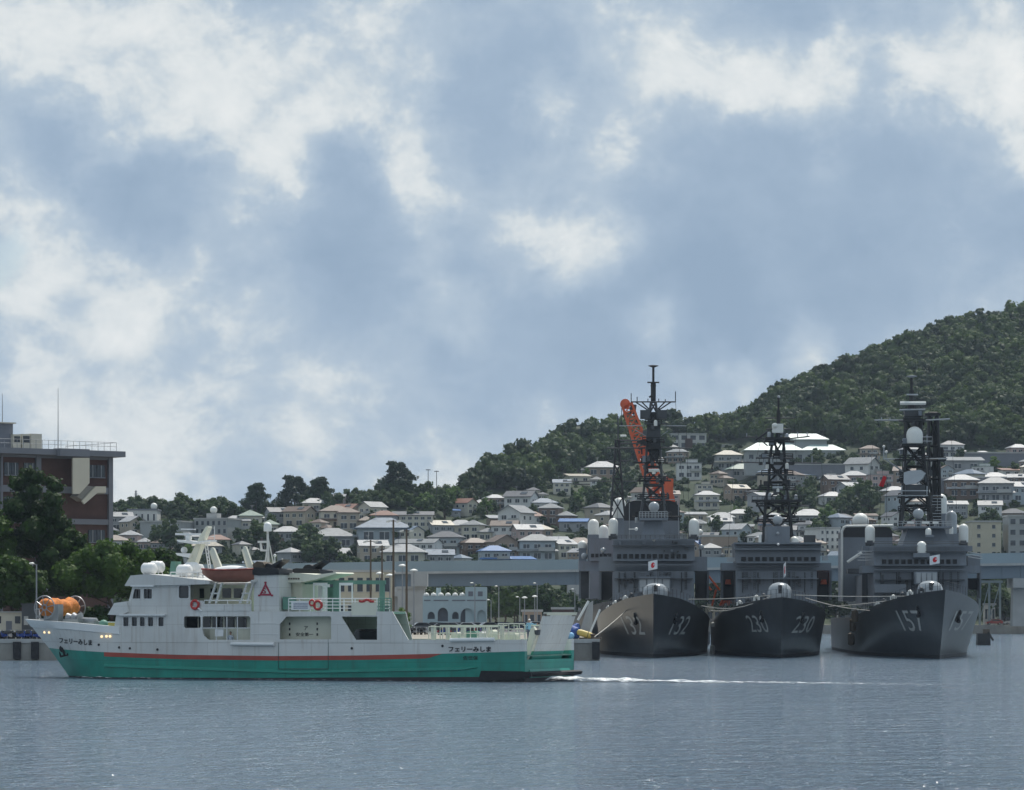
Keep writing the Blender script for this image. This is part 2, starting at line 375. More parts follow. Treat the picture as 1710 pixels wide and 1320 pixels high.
# ---------------------------------------------------------------- trees
def crown_mesh(name, seed, n, rx, rz, leaf, lobes=9, lobe_r=.42, flat=1.0, core=True, droop=0.0, aspect=.8):
    """leaf clumps spread through a lobed crown, base at z = 0, centred on the origin"""
    rng = np.random.default_rng(seed)
    cs = []
    for k in range(lobes):
        a = 2 * math.pi * (k * .618 + rng.random() * .15); h = (k + .5) / lobes
        rad = math.sin(math.pi * (.14 + .80 * h)) ** .8 * (0.30 + .50 * rng.random())
        cs.append((math.cos(a) * rad * rx, math.sin(a) * rad * rx, rz * (.22 + 1.45 * h), (lobe_r * (.72 + .5 * rng.random()) * (1.12 - .42 * h)) * rx))
    cs.append((0, 0, rz * .95, lobe_r * rx * 1.25))
    cs = np.array(cs); w = cs[:, 3] ** 2; w /= w.sum()
    idx = rng.choice(len(cs), n, p=w)
    dr = rng.normal(size=(n, 3)); dr[:, 2] += .25; dr /= np.linalg.norm(dr, axis=1)[:, None]
    rr = (1 - .42 * rng.random(n) ** 1.7) + .10 * rng.normal(size=n)
    # ragged: lumps on the lobe surface
    lump = .84 + .24 * np.sin(dr[:, 0] * 7 + idx * 1.3) * np.cos(dr[:, 1] * 6 + idx) + .1 * np.sin(dr[:, 2] * 9 + idx * 2.1)
    p = cs[idx, :3] + dr * (cs[idx, 3] * rr * lump)[:, None] * np.array([1, 1, flat * .85])
    p[:, 2] = np.maximum(p[:, 2], .02 * rz)
    nrm = dr * 1.0 + rng.normal(size=(n, 3)) * .42; nrm[:, 2] += .12 - droop; nrm /= np.linalg.norm(nrm, axis=1)[:, None]
    u = np.cross(nrm, rng.normal(size=(n, 3))); u /= np.linalg.norm(u, axis=1)[:, None]; v = np.cross(nrm, u)
    s = leaf * (.55 + .9 * rng.random(n)); su = u * (s * .5)[:, None]; sv = v * (s * .5 * aspect)[:, None]
    V = np.stack([p - su, p - sv * .9 + su * .1, p + su, p + sv], 1).reshape(-1, 3)
    F = np.arange(4 * n).reshape(n, 4).tolist(); V = V.tolist()
    mb = MB(); mb.v = [tuple(q) for q in V]; mb.f = [tuple(f) for f in F]
    if core:
        for c in cs: mb.sphere(tuple(c[:3]), c[3] * .70, 7, 5, .9)  # inner lumps added to each lobe to stop light passing through
    return mb.mesh(name)

def pine_mesh(name, seed, n, r, h, leaf):
    """flat tiers of needle pads at the ends of boughs"""
    rng = np.random.default_rng(seed); pads = []
    for k in range(17):
        t = k / 16.0; a = k * 2.4 + rng.random(); rad = r * (1 - .72 * t) * (.35 + .65 * rng.random())
        pads.append((math.cos(a) * rad, math.sin(a) * rad, h * (.05 + .92 * t), r * (.46 - .20 * t)))
    pads = np.array(pads); idx = rng.integers(0, len(pads), n)
    d = rng.normal(size=(n, 3)); d /= np.linalg.norm(d, axis=1)[:, None]
    p = pads[idx, :3] + d * (pads[idx, 3] * rng.random(n) ** .4)[:, None] * np.array([1.15, 1.15, .5])
    nr = d + rng.normal(size=(n, 3)) * .6; nr /= np.linalg.norm(nr, axis=1)[:, None]
    u = np.cross(nr, rng.normal(size=(n, 3))); u /= np.linalg.norm(u, axis=1)[:, None]; v = np.cross(nr, u)
    s = leaf * (.6 + .8 * rng.random(n)); su = u * (s * .5)[:, None]; sv = v * (s * .3)[:, None]
    V = np.stack([p - su, p - sv, p + su, p + sv], 1).reshape(-1, 3)
    mb = MB(); mb.v = [tuple(q) for q in V.tolist()]; mb.f = [tuple(f) for f in np.arange(4 * n).reshape(n, 4).tolist()]
    return mb.mesh(name)

def trunk_mb(h, r, seed, spread, limbs=6):
    rng = random.Random(seed); mb = MB(); pts = [Vector((0, 0, -.4))]
    for k in range(1, 6): pts.append(Vector((rng.uniform(-.06, .06) * h, rng.uniform(-.06, .06) * h, h * k / 5)))
    for i, (a, b) in enumerate(zip(pts, pts[1:])): mb.tube(a, b, r * (1 - .13 * i), r * (1 - .13 * (i + 1)), 8)
    for k in range(limbs):
        t = .42 + .5 * k / limbs; i = min(int(t * 5), 4); base = pts[i].lerp(pts[i + 1], t * 5 - i); a = k * 2.4 + rng.random()
        tip = base + Vector((math.cos(a) * spread, math.sin(a) * spread, spread * rng.uniform(.35, .8)))
        mid = base.lerp(tip, .5) + Vector((0, 0, -.06 * spread))
        mb.tube(base, mid, r * .42, r * .27, 6); mb.tube(mid, tip, r * .27, r * .1, 5)
    return mb

def make_tree(name, loc, trunk_h, trunk_r, crown_me, crown_z, leafm, label, group=None, rz=0.0, sc=1.0, spread=2.0, seed=1, cat='tree'):
    t = empty(name, loc, rz, label, cat, group)
    tr = trunk_mb(trunk_h, trunk_r, seed, spread).build('trunk', 'bark', t, 60)
    c = put('crown', crown_me, leafm, t); c.location = (0, 0, crown_z)
    t.scale = (sc, sc, sc); return t
# ---------------------------------------------------------------- the setting
def landmark(px):
    for lim, nm in ((150, 'behind the brown office building'), (420, 'behind the ferry wheelhouse'), (640, 'behind the ferry afterdeck'), (715, 'behind the floodlight poles'), (830, 'behind the arcade building'), (965, 'behind the ferry stern ramp'), (1190, 'behind ship 132'), (1400, 'behind ship 230'), (1640, 'behind ship 157')):
        if px < lim: return nm
    return 'beyond the far right quay'

def lerp_tab(tab, x):
    if x <= tab[0][0]: return tab[0][1]
    for (a, b), (c, d) in zip(tab, tab[1:]):
        if x <= c: return b + (d - b) * (x - a) / (c - a)
    return tab[-1][1]

def water_mat():
    m = bpy.data.materials.new('harbour_water'); m.use_nodes = True; nt = m.node_tree; N = nt.nodes; L = nt.links
    b = N['Principled BSDF']; b.inputs['Base Color'].default_value = (.100, .152, .205, 1); b.inputs['Roughness'].default_value = .11
    b.inputs['IOR'].default_value = 1.33; b.inputs['Specular IOR Level'].default_value = .5
    ge = N.new('ShaderNodeNewGeometry'); h = None
    def math_(op, x, y):
        n = N.new('ShaderNodeMath'); n.operation = op
        for i, q in enumerate((x, y)):
            if isinstance(q, (int, float)): n.inputs[i].default_value = q
            else: L.new(q, n.inputs[i])
        return n.outputs[0]
    def nz(sx, sy, sc, rot, det=2.0, dist=.6):
        mp = N.new('ShaderNodeMapping'); mp.inputs['Scale'].default_value = (sx, sy, 1); mp.inputs['Rotation'].default_value = (0, 0, rot); L.new(ge.outputs['Position'], mp.inputs[0])
        n = N.new('ShaderNodeTexNoise'); n.inputs['Scale'].default_value = sc; n.inputs['Detail'].default_value = det; n.inputs['Roughness'].default_value = .5; n.inputs['Distortion'].default_value = dist
        L.new(mp.outputs[0], n.inputs['Vector']); return n.outputs['Fac']
    for (sx, sy, sc, st, rot) in ((1.0, .9, .22, .55, .3), (1.0, .8, .62, .46, -.25), (1.0, .85, 1.5, .34, .2), (1, .9, 3.4, .17, -.1)):
        t = math_('MULTIPLY', nz(sx, sy, sc, rot), st); h = t if h is None else math_('ADD', h, t)
    # wind patches: calmer and rougher water
    wind = N.new('ShaderNodeMapRange'); L.new(nz(1, .35, .035, .15, 4), wind.inputs[0]); wind.inputs[1].default_value, wind.inputs[2].default_value, wind.inputs[3].default_value, wind.inputs[4].default_value = .35, .65, .72, 1.2
    h = math_('MULTIPLY', h, wind.outputs[0])
    bp = N.new('ShaderNodeBump'); bp.inputs['Strength'].default_value = 1.0; bp.inputs['Distance'].default_value = 1.7; L.new(h, bp.inputs['Height']); L.new(bp.outputs[0], b.inputs['Normal'])
    MAT['water'] = m
water_mat()
wm = MB(); wm.add([(-4000, -300, 0), (4000, -300, 0), (4000, 9000, 0), (-4000, 9000, 0)], [(0, 1, 2, 3)])
tag(wm.build('water', 'water', fix=False), kind='structure')

QX, QF, QZ = 9.7, 378.0, 2.3            # quay corner and height
quay_poly = [(-320, QF), (QX, QF), (QX + 1.5, 872.0), (330, 872.0), (330, 900.0), (-320, 900.0)]
mb = MB(); mb.plate(quay_poly, [], lambda u, v, t: (u, v, t), -3.0, QZ)
quay = tag(mb.build('quay', 'concrete'), kind='structure')
mb = MB(); mb.plate([(-319.5, QF + .6), (QX - .5, QF + .6), (QX + 1.0, 872.6), (329.5, 872.6), (329.5, 899.8), (-319.5, 899.8)], [], lambda u, v, t: (u, v, t), QZ - .02, QZ + .004)
tag(mb.build('quay_paving', 'paving'), kind='structure')
# coping along the quay front, rubber fenders hanging on it
k = 0
mb = MB(); mb.box(-320, QX + .04, QF - .12, QF + .55, QZ - .35, QZ + .09); mb.build('coping', 'concrete_light', quay)
fend = MB(); fend.taper(-.42, .42, -.50, 0, -1.9, -.42, .42, -.46, 0, 0)
fme = fend.mesh('fender')
for px in (29, 59, -30, -90, 470, 560, 950, 995):
    o = put('fender', fme, 'rubber', quay); o.location = (gx(px, QF), QF - .02, QZ - .22)
# car park surface behind the quay
mb = MB(); mb.box(-32, 6, 505, 640, QZ + .004, QZ + .012); tag(mb.build('parking_lot', 'asphalt'), kind='structure')

# hillside
YSKY = [(-700, 850), (190, 846), (300, 838), (420, 848), (480, 846), (560, 832), (620, 816), (700, 811), (752, 818), (772, 806), (800, 778), (850, 752), (960, 714), (1000, 704), (1090, 707),
        (1200, 697), (1250, 682), (1290, 648), (1340, 622), (1430, 592), (1530, 547), (1600, 526), (1650, 520), (1710, 520), (1850, 530), (2500, 640)]
YTOWN = [(-700, 890), (190, 884), (300, 872), (470, 862), (520, 846), (600, 850), (700, 862), (740, 872), (800, 836), (880, 828), (920, 800), (960, 786), (1010, 780), (1090, 774),
         (1112, 746), (1200, 748), (1250, 744), (1420, 740), (1480, 764), (1560, 748), (1600, 750), (1710, 752), (2500, 780)]
T0D, T0Y = 893.0, 1043.4
def ridge_d(px): return lerp_tab([(-700, 1120), (700, 1130), (1000, 1400), (1700, 1500), (2500, 1500)], px)
def yground(px): return lerp_tab(YSKY, px) + lerp_tab([(0, 22), (740, 26), (800, 36), (1700, 34)], px)
def terr(px, t):
    d = T0D + t * (ridge_d(px) - T0D)
    if t <= 1: y = T0Y + (yground(px) - T0Y) * t ** .9
    else: y = yground(px) + (t - 1) * 260
    x, z = gx(px, d), gz(y, d)
    n = mnoise.noise(Vector((x * .02, d * .02, 0))) * 2.2 * min(1, t * 4)
    return Vector((x, d, z + n))
def t_at(px, y): return max(0.0, (T0Y - y) / (T0Y - yground(px))) ** (1 / .9)
def on_hill(px, y): return terr(px, t_at(px, y))

def ground_mat():
    m = bpy.data.materials.new('hillside'); m.use_nodes = True; nt = m.node_tree; N = nt.nodes; L = nt.links; b = N['Principled BSDF']; b.inputs['Roughness'].default_value = .95
    ge = N.new('ShaderNodeNewGeometry'); nz = N.new('ShaderNodeTexNoise'); nz.inputs['Scale'].default_value = .06; nz.inputs['Detail'].default_value = 7; L.new(ge.outputs['Position'], nz.inputs['Vector'])
    cr = N.new('ShaderNodeValToRGB'); L.new(nz.outputs['Fac'], cr.inputs[0]); e = cr.color_ramp.elements
    e[0].position, e[0].color = .35, (.016, .028, .010, 1); e[1].position, e[1].color = .80, (.085, .08, .06, 1)
    q = e.new(.55); q.color = (.026, .042, .015, 1)
    L.new(cr.outputs[0], b.inputs['Base Color']); MAT['hillside'] = m
ground_mat()
cols = list(range(-1100, 2901, 20)); rows = [i * .02 for i in range(66)]
hv = [terr(px, t) for t in rows for px in cols]; nc = len(cols)
# front edge runs down into the quay ground
for i in range(nc): hv[i].z = QZ - .3
hf = [(j * nc + i, j * nc + i + 1, (j + 1) * nc + i + 1, (j + 1) * nc + i) for j in range(len(rows) - 1) for i in range(nc - 1)]
hm = MB(); hm.add(hv, hf); hill = tag(hm.build('hillside', 'hillside', None, 80, fix=False), kind='structure')

# far blue range behind the left end of the town
fv = []; nfc = 0
for r_, (d, dy) in enumerate(((2700, 60), (2900, 18), (3100, 0), (3400, 40))):
    for px in range(-900, 1000, 12):
        y = lerp_tab([(-900, 800), (0, 826), (190, 842), (205, 836), (230, 838), (250, 842), (300, 836), (420, 846), (600, 880), (1000, 930)], px) + 5 * mnoise.noise(Vector((px * .03, r_, 0))) + 3 * mnoise.noise(Vector((px * .11, r_, 3)))
        fv.append((gx(px, d), d, gz(y + dy, d)))
nf = len(range(-900, 1000, 12))
fm = MB(); fm.add(fv, [(j * nf + i, j * nf + i + 1, (j + 1) * nf + i + 1, (j + 1) * nf + i) for j in range(3) for i in range(nf - 1)])
tag(fm.build('distant_hill', 'leaf_far', None, 80, fix=False), kind='structure')
fg = MB(); fg.add([(-3000, 1100, .6), (900, 1100, .6), (900, 3500, .6), (-3000, 3500, .6)], [(0, 1, 2, 3)])
tag(fg.build('valley_ground', 'hillside', fix=False), kind='structure')

# ---------------------------------------------------------------- forest on the hill: one mass of crowns
CROWNS = [crown_mesh('crown', 100 + i, 1100, 4.6 + .35 * i, 3.6 - .2 * (i % 3), .95, 11, .40) for i in range(5)]
def scatter_object(name, pts, metas, leafm, label, cat):
    """points with scale/rotation attributes, crowns instanced on them with geometry nodes"""
    me = bpy.data.meshes.new(name); me.from_pydata([tuple(p) for p, *_ in pts], [], [])
    a = me.attributes.new('size', 'FLOAT', 'POINT'); a.data.foreach_set('value', [q[1] for q in pts])
    a = me.attributes.new('turn', 'FLOAT', 'POINT'); a.data.foreach_set('value', [q[2] for q in pts])
    a = me.attributes.new('kind_index', 'INT', 'POINT'); a.data.foreach_set('value', [q[3] for q in pts])
    o = put(name, me, None); tag(o, label, cat, kind='stuff')
    ng = bpy.data.node_groups.new(name, 'GeometryNodeTree'); ng.interface.new_socket('Geometry', in_out='INPUT', socket_type='NodeSocketGeometry'); ng.interface.new_socket('Geometry', in_out='OUTPUT', socket_type='NodeSocketGeometry')
    N, L = ng.nodes, ng.links; gi = N.new('NodeGroupInput'); go = N.new('NodeGroupOutput'); jn = N.new('GeometryNodeJoinGeometry')
    def attr(nm, ty):
        n = N.new('GeometryNodeInputNamedAttribute'); n.data_type = ty; n.inputs['Name'].default_value = nm; return n.outputs['Attribute']
    for k, m in enumerate(metas):
        src = bpy.data.objects.new('crown_source', m)         # not linked to the scene
        if not m.materials: m.materials.append(MAT[leafm])
        oi = N.new('GeometryNodeObjectInfo'); oi.inputs['Object'].default_value = src; oi.inputs['As Instance'].default_value = True
        cmp_ = N.new('FunctionNodeCompare'); cmp_.data_type = 'INT'; cmp_.operation = 'EQUAL'; L.new(attr('kind_index', 'INT'), cmp_.inputs[2]); cmp_.inputs[3].default_value = k
        ip = N.new('GeometryNodeInstanceOnPoints'); L.new(gi.outputs[0], ip.inputs['Points']); L.new(cmp_.outputs[0], ip.inputs['Selection']); L.new(oi.outputs['Geometry'], ip.inputs['Instance'])
        cx = N.new('ShaderNodeCombineXYZ'); L.new(attr('turn', 'FLOAT'), cx.inputs[2]); L.new(cx.outputs[0], ip.inputs['Rotation']); L.new(attr('size', 'FLOAT'), ip.inputs['Scale'])
        L.new(ip.outputs[0], jn.inputs[0])
    L.new(jn.outputs[0], go.inputs[0])
    md = o.modifiers.new('scatter', 'NODES'); md.node_group = ng; return o

rng = random.Random(5); pts_a = []; pts_b = []
d = 900.0
while d < 1540:
    px0 = -300
    step_px = 6.4 * FPX / d
    px = px0 + rng.random() * step_px
    while px < 2200:
        t = (d - T0D) / (ridge_d(px) - T0D)
        if 0.05 < t < 1.06:
            q = terr(px + rng.uniform(-.3, .3) * step_px, t + rng.uniform(-.006, .006)); yy = HY - (q.z - CAMH) / q.y * FPX
            yt = lerp_tab(YTOWN, px)
            if (yy < yt - 6 + rng.uniform(-5, 5)) or (px < 752 and t > .93):
                s = rng.uniform(.62, 1.45) * (1.06 if px > 760 else .72)
                if rng.random() < .12: s *= 1.25
                (pts_a if px > 752 else pts_b).append((q + Vector((0, 0, .6 * s)), s, rng.random() * 6.28, rng.randrange(5)))
        px += step_px * rng.uniform(.8, 1.2)
    d += 6.2
scatter_object('hill_forest', pts_a, CROWNS, 'leaf_forest', 'dense dark green forest covering the tall hill above the town', 'forest')
CROWNS_B = [m.copy() for m in CROWNS[:3]]
for m in CROWNS_B: m.materials.clear()
scatter_object('ridge_woodland', [(p, s, r, k % 3) for p, s, r, k in pts_b], CROWNS_B, 'leaf_town', 'green woodland along the low ridge behind the houses', 'woodland')
print('forest', len(pts_a), len(pts_b))

# ---------------------------------------------------------------- elevated road
VD = 868.0
def viaduct():
    t = empty('viaduct', (gx(1000, VD), VD, QZ), 0, 'long blue-grey steel girder road viaduct running in front of the hillside houses', 'viaduct')
    ox, oy, oz = t.location
    X = lambda px: gx(px, VD) - ox
    Z = lambda py: gz(py, VD) - oz
    ytop = lambda px: lerp_tab([(-600, 952), (400, 943), (700, 938), (960, 935), (1640, 925), (2300, 916)], px)
    def band(name, m, d0, d1, ya, yb, segs):
        for a, b in segs:
            mb = MB(); mb.hexa([(X(a), d0, Z(ytop(a) + yb)), (X(b), d0, Z(ytop(b) + yb)), (X(b), d1, Z(ytop(b) + yb)), (X(a), d1, Z(ytop(a) + yb)),
                                (X(a), d0, Z(ytop(a) + ya)), (X(b), d0, Z(ytop(b) + ya)), (X(b), d1, Z(ytop(b) + ya)), (X(a), d1, Z(ytop(a) + ya))])
            mb.build(name, m, t)
    cuts = [-600, -330, -60, 200, 430, 662, 960, 1250, 1520, 1700, 2000, 2300]
    segs = list(zip(cuts, cuts[1:]))
    band('noise_barrier', 'viaduct_blue', -6.0, -5.7, 0, 17, [(a + .5, b - .5) for a, b in segs])
    band('noise_barrier', 'viaduct_blue', 5.7, 6.0, 0, 17, [(a + .5, b - .5) for a, b in segs])
    band('deck_slab', 'concrete_light', -6.3, 6.3, 17, 21, [(a + .3, b - .3) for a, b in segs])
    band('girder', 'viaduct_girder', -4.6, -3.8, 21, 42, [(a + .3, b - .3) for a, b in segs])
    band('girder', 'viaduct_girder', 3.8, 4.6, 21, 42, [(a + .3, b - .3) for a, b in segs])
    for px in cuts[1:-1]:
        y = ytop(px) + 42.2
        mb = MB(); mb.box(X(px) - 2.0, X(px) + 2.0, -5.4, 5.4, Z(y) - 2.4, Z(y)); mb.taper(X(px) - 1.7, X(px) + 1.7, -2.2, 2.2, -.3, X(px) - 1.5, X(px) + 1.5, -1.9, 1.9, Z(y) - 2.4)
        mb.build('pier', 'concrete_light', t)
    # web stiffeners that show as thin vertical lines on the girder
    st = MB(); st.box(-.08, .08, -4.78, -4.6, Z(ytop(1000) + 42) + .15, Z(ytop(1000) + 21.5)); sm = st.mesh('stiffener')
    for px in range(700, 1720, 57):
        if 1000 < px < 1420: continue
        o = put('stiffener', sm, 'viaduct_girder', t); o.location = (X(px), 0, Z(ytop(px)) - Z(ytop(1000)))
viaduct()
# ---------------------------------------------------------------- houses on the hillside
ROOFS = {'pale grey': (.30, .305, .31), 'silver grey': (.19, .20, .205), 'dark grey': (.085, .09, .10), 'brown': (.12, .085, .065), 'rust brown': (.20, .10, .07),
         'blue': (.055, .14, .32), 'slate blue': (.12, .16, .21), 'beige': (.38, .34, .27), 'green': (.16, .22, .18)}
WALLS = {'cream': (.56, .53, .44), 'white': (.62, .62, .60), 'grey': (.30, .31, .32), 'beige': (.44, .38, .30), 'tan': (.34, .26, .20), 'pale blue': (.36, .41, .44), 'pinkish': (.45, .34, .31), 'brown': (.18, .125, .095)}
HEADS = []
def hip(mb, x0, x1, y0, y1, z, h, ov=.6, ridge=None, th=.22):
    """hipped roof with overhanging eaves; ridge along x"""
    x0 -= ov; x1 += ov; y0 -= ov; y1 += ov; w = (y1 - y0) / 2; r = w if ridge is None else ridge; ym = (y0 + y1) / 2
    a = x0 + min(r, (x1 - x0) / 2 - .05); b = x1 - min(r, (x1 - x0) / 2 - .05)
    mb.add([(x0, y0, z), (x1, y0, z), (x1, y1, z), (x0, y1, z), (x0, y0, z + th), (x1, y0, z + th), (x1, y1, z + th), (x0, y1, z + th), (a, ym, z + th + h), (b, ym, z + th + h)],
           [(3, 2, 1, 0), (0, 1, 5, 4), (1, 2, 6, 5), (2, 3, 7, 6), (3, 0, 4, 7), (4, 5, 9, 8), (5, 6, 9), (6, 7, 8, 9), (7, 4, 8)])
def gable(mb, x0, x1, y0, y1, z, h, ov=.55, th=.2):
    """two roof slabs, ridge along x"""
    x0 -= ov; x1 += ov; ym = (y0 + y1) / 2; sl = h / (ym - y0); Y0, Y1 = y0 - ov, y1 + ov; ze = z - ov * sl
    for (ya, za, yb, zb) in ((Y0, ze, ym, z + h), (ym, z + h, Y1, ze)):
        mb.hexa([(x0, ya, za), (x1, ya, za), (x1, yb, zb), (x0, yb, zb), (x0, ya, za + th), (x1, ya, za + th), (x1, yb, zb + th), (x0, yb, zb + th)])
def gable_wall(mb, x0, x1, y0, y1, z, h):
    ym = (y0 + y1) / 2
    for x in (x0, x1 - .15): mb.add([(x, y0, z), (x + .15, y0, z), (x + .15, y1, z), (x, y1, z), (x, ym, z + h), (x + .15, ym, z + h)], [(0, 3, 4), (1, 5, 2), (0, 4, 5, 1), (3, 2, 5, 4), (0, 1, 2, 3)])

def window_set(t, x0, x1, y, z, n, w, h, face='y'):
    for k in range(n):
        c = x0 + (x1 - x0) * (k + .5) / n
        mb = MB()
        if face == 'y': mb.box(c - w / 2, c + w / 2, y - .04, y + .06, z, z + h)
        else: mb.box(y - .06, y + .06, c - w / 2, c + w / 2, z, z + h)
        pane = mb.build('window', 'glass_house', t)
        fr = MB(); e = .09
        if face == 'y':
            fr.box(c - w / 2 - e, c + w / 2 + e, y - .09, y + .02, z - e, z); fr.box(c - w / 2 - e, c + w / 2 + e, y - .09, y + .02, z + h, z + h + e)
            fr.box(c - .04, c + .04, y - .08, y + .01, z, z + h)
        else:
            fr.plate([(c - w / 2 - e, z - e), (c + w / 2 + e, z - e), (c + w / 2 + e, z + h + e), (c - w / 2 - e, z + h + e)], [[(c - w / 2, z), (c + w / 2, z), (c + w / 2, z + h), (c - w / 2, z + h)]], lambda u, v, q: (q, u, v), y - .09, y + .09)
        fr.build('frame', 'white_paint', pane)

def house_proto(kind):
    t = empty('house'); w = MB(); r = MB()
    FND = -6.0
    if kind == 'hip2':
        w.box(-5, 5, -3.6, 3.6, FND, 5.6); hip(r, -5, 5, -3.6, 3.6, 5.6, 1.9)
        hip(r, -5.6, 5.6, -4.4, -3.55, 2.75, .5, .35, .3, .14)
        window_set(t, -4.6, 4.6, -3.62, 3.6, 3, 1.7, 1.2); window_set(t, -4.6, 4.6, -3.62, .7, 3, 1.9, 1.6); window_set(t, -2.5, 2.5, -5.02, 3.6, 1, 1.2, 1.1, 'x'); window_set(t, -2.5, 2.5, 5.02, 3.6, 1, 1.2, 1.1, 'x')
    elif kind == 'hip1':
        w.box(-5.5, 5.5, -3.8, 3.8, FND, 3.1); hip(r, -5.5, 5.5, -3.8, 3.8, 3.1, 2.2, .8)
        window_set(t, -5, 5, -3.82, .8, 3, 2.0, 1.6)
    elif kind == 'gable2':
        w.box(-4.6, 4.6, -3.5, 3.5, FND, 5.7); gable_wall(w, -4.6, 4.6, -3.5, 3.5, 5.7, 1.7); gable(r, -4.6, 4.6, -3.5, 3.5, 5.72, 1.7)
        window_set(t, -4.2, 4.2, -3.52, 3.6, 3, 1.4, 1.2); window_set(t, -4.2, 4.2, -3.52, .7, 2, 2.2, 1.7); window_set(t, -2.5, 2.5, -4.62, 3.6, 2, 1.0, 1.1, 'x'); window_set(t, -2.5, 2.5, 4.62, 3.6, 2, 1.0, 1.1, 'x')
    elif kind == 'gable_front':
        w.box(-3.6, 3.6, -4.4, 4.4, FND, 5.6)
        g = MB(); gable_wall(g, -4.4, 4.4, -3.6, 3.6, 5.6, 2.0); w.add([(b, -a, c) for a, b, c in g.v], g.f)
        g = MB(); gable(g, -4.4, 4.4, -3.6, 3.6, 5.62, 2.0); r.add([(b, -a, c) for a, b, c in g.v], g.f)
        window_set(t, -3.2, 3.2, -4.42, 3.6, 2, 1.5, 1.2); window_set(t, -3.2, 3.2, -4.42, .7, 2, 1.8, 1.6)
        window_set(t, -3.5, 3.5, -3.62, 3.5, 2, 1.2, 1.1, 'x'); window_set(t, -3.5, 3.5, 3.62, 3.5, 2, 1.2, 1.1, 'x')
    elif kind == 'ell':
        w.box(-5.4, 1.2, -3.4, 3.4, FND, 5.6); hip(r, -5.4, 1.2, -3.4, 3.4, 5.6, 1.8); w.box(1.2, 6.0, -4.6, 2.8, FND, 3.0)
        g = MB(); hip(g, -4.6, 2.8, -2.4, 2.4, 3.0, 1.5); r.add([(3.6 + b, a, c) for a, b, c in g.v], g.f)
        window_set(t, -5, .8, -3.42, 3.6, 2, 1.6, 1.2); window_set(t, -5, .8, -3.42, .7, 2, 2.0, 1.7); window_set(t, 1.6, 5.6, -4.62, .8, 2, 1.4, 1.4)
    elif kind == 'long':
        w.box(-9, 9, -3.8, 3.8, FND, 5.6); gable_wall(w, -9, 9, -3.8, 3.8, 5.6, 1.5); gable(r, -9, 9, -3.8, 3.8, 5.62, 1.5)
        window_set(t, -8.6, 8.6, -3.82, 3.5, 6, 1.6, 1.2); window_set(t, -8.6, 8.6, -3.82, .7, 6, 1.7, 1.5)
    elif kind == 'flat':
        w.box(-4.8, 4.8, -3.8, 3.8, FND, 6.0); w.box(-1.0, 3.4, -1.5, 2.5, 6.0, 7.6); r.box(-5.1, 5.1, -4.1, 4.1, 6.0, 6.32)
        r.box(-1.2, 3.6, -1.7, 2.7, 7.6, 7.8)
        window_set(t, -4.4, 4.4, -3.82, 3.8, 3, 1.8, 1.3); window_set(t, -4.4, 4.4, -3.82, .8, 3, 1.8, 1.6)
    elif kind == 'shed':
        w.box(-4.2, 4.2, -3.0, 3.0, FND, 2.7)
        r.hexa([(-4.6, -3.6, 2.6), (4.6, -3.6, 2.6), (4.6, 3.4, 3.7), (-4.6, 3.4, 3.7), (-4.6, -3.6, 2.78), (4.6, -3.6, 2.78), (4.6, 3.4, 3.88), (-4.6, 3.4, 3.88)])
        window_set(t, -3.8, 3.8, -3.02, .8, 2, 1.5, 1.2)
    if kind in ('hip2', 'flat', 'gable_front'):
        x1 = {'hip2': 4.6, 'flat': 4.4, 'gable_front': 3.2}[kind]; y0 = {'hip2': -3.6, 'flat': -3.8, 'gable_front': -4.4}[kind]; bl = MB(); bl.box(.3, x1, y0 - 1.1, y0 + .02, 2.9, 3.05); bl.box(.3, x1, y0 - 1.1, y0 - 1.02, 3.05, 3.95); bl.box(.3, .38, y0 - 1.02, y0, 3.05, 3.95); bl.box(x1 - .08, x1, y0 - 1.02, y0, 3.05, 3.95); bl.build('balcony', 'concrete_light', t)
    if kind in ('hip1', 'gable2', 'ell'):
        h0 = {'hip1': 4.9, 'gable2': 7.2, 'ell': 7.0}[kind]; an = MB(); an.tube((-1.6, 0, h0 - .6), (-1.6, 0, h0 + 2.0), .05, n=5); an.tube((-2.2, 0, h0 + 1.9), (-1.0, 0, h0 + 1.9), .035, n=4); an.tube((-2.0, 0, h0 + 1.5), (-1.2, 0, h0 + 1.5), .03, n=4); an.build('aerial', 'steel_grey', t)
    if kind in ('gable2', 'long'):
        sh_ = MB(); sl = {'gable2': 1.7 / 3.5, 'long': 1.5 / 3.8}[kind]; z0 = 5.95; yb = {'gable2': -3.5, 'long': -3.8}[kind]
        f_ = lambda y: z0 + (y - yb) * sl
        sh_.hexa([(.6, -2.6, f_(-2.6)), (2.8, -2.6, f_(-2.6)), (2.8, -1.0, f_(-1.0)), (.6, -1.0, f_(-1.0)), (.6, -2.6, f_(-2.6) + .14), (2.8, -2.6, f_(-2.6) + .14), (2.8, -1.0, f_(-1.0) + .14), (.6, -1.0, f_(-1.0) + .14)]); sh_.build('solar_panel', 'glass_house', t)
    w.build('wall', 'wall_any', t); r.build('roof', 'roof_any', t)
    return t
PROTO = {k: house_proto(k) for k in ('hip2', 'hip1', 'gable2', 'gable_front', 'ell', 'long', 'flat', 'shed')}
SHAPE = {'hip2': 'hip-roofed two-storey house', 'hip1': 'low hip-roofed house', 'gable2': 'gabled two-storey house', 'gable_front': 'gable-fronted house',
         'ell': 'L-shaped house', 'long': 'long gabled building', 'flat': 'flat-roofed house', 'shed': 'low single-pitch house'}
placed = []
def band_name(px, y):
    if y > 905: return 'just above the viaduct'
    if px < 500: return 'below the ridge pines'
    if px < 770: return 'under the low wooded ridge'
    if y < 800: return 'high under the hill forest'
    if px > 1400: return 'right of the middle ships'
    if px > 1100: return 'behind the middle ships'
    return 'halfway up the hillside'
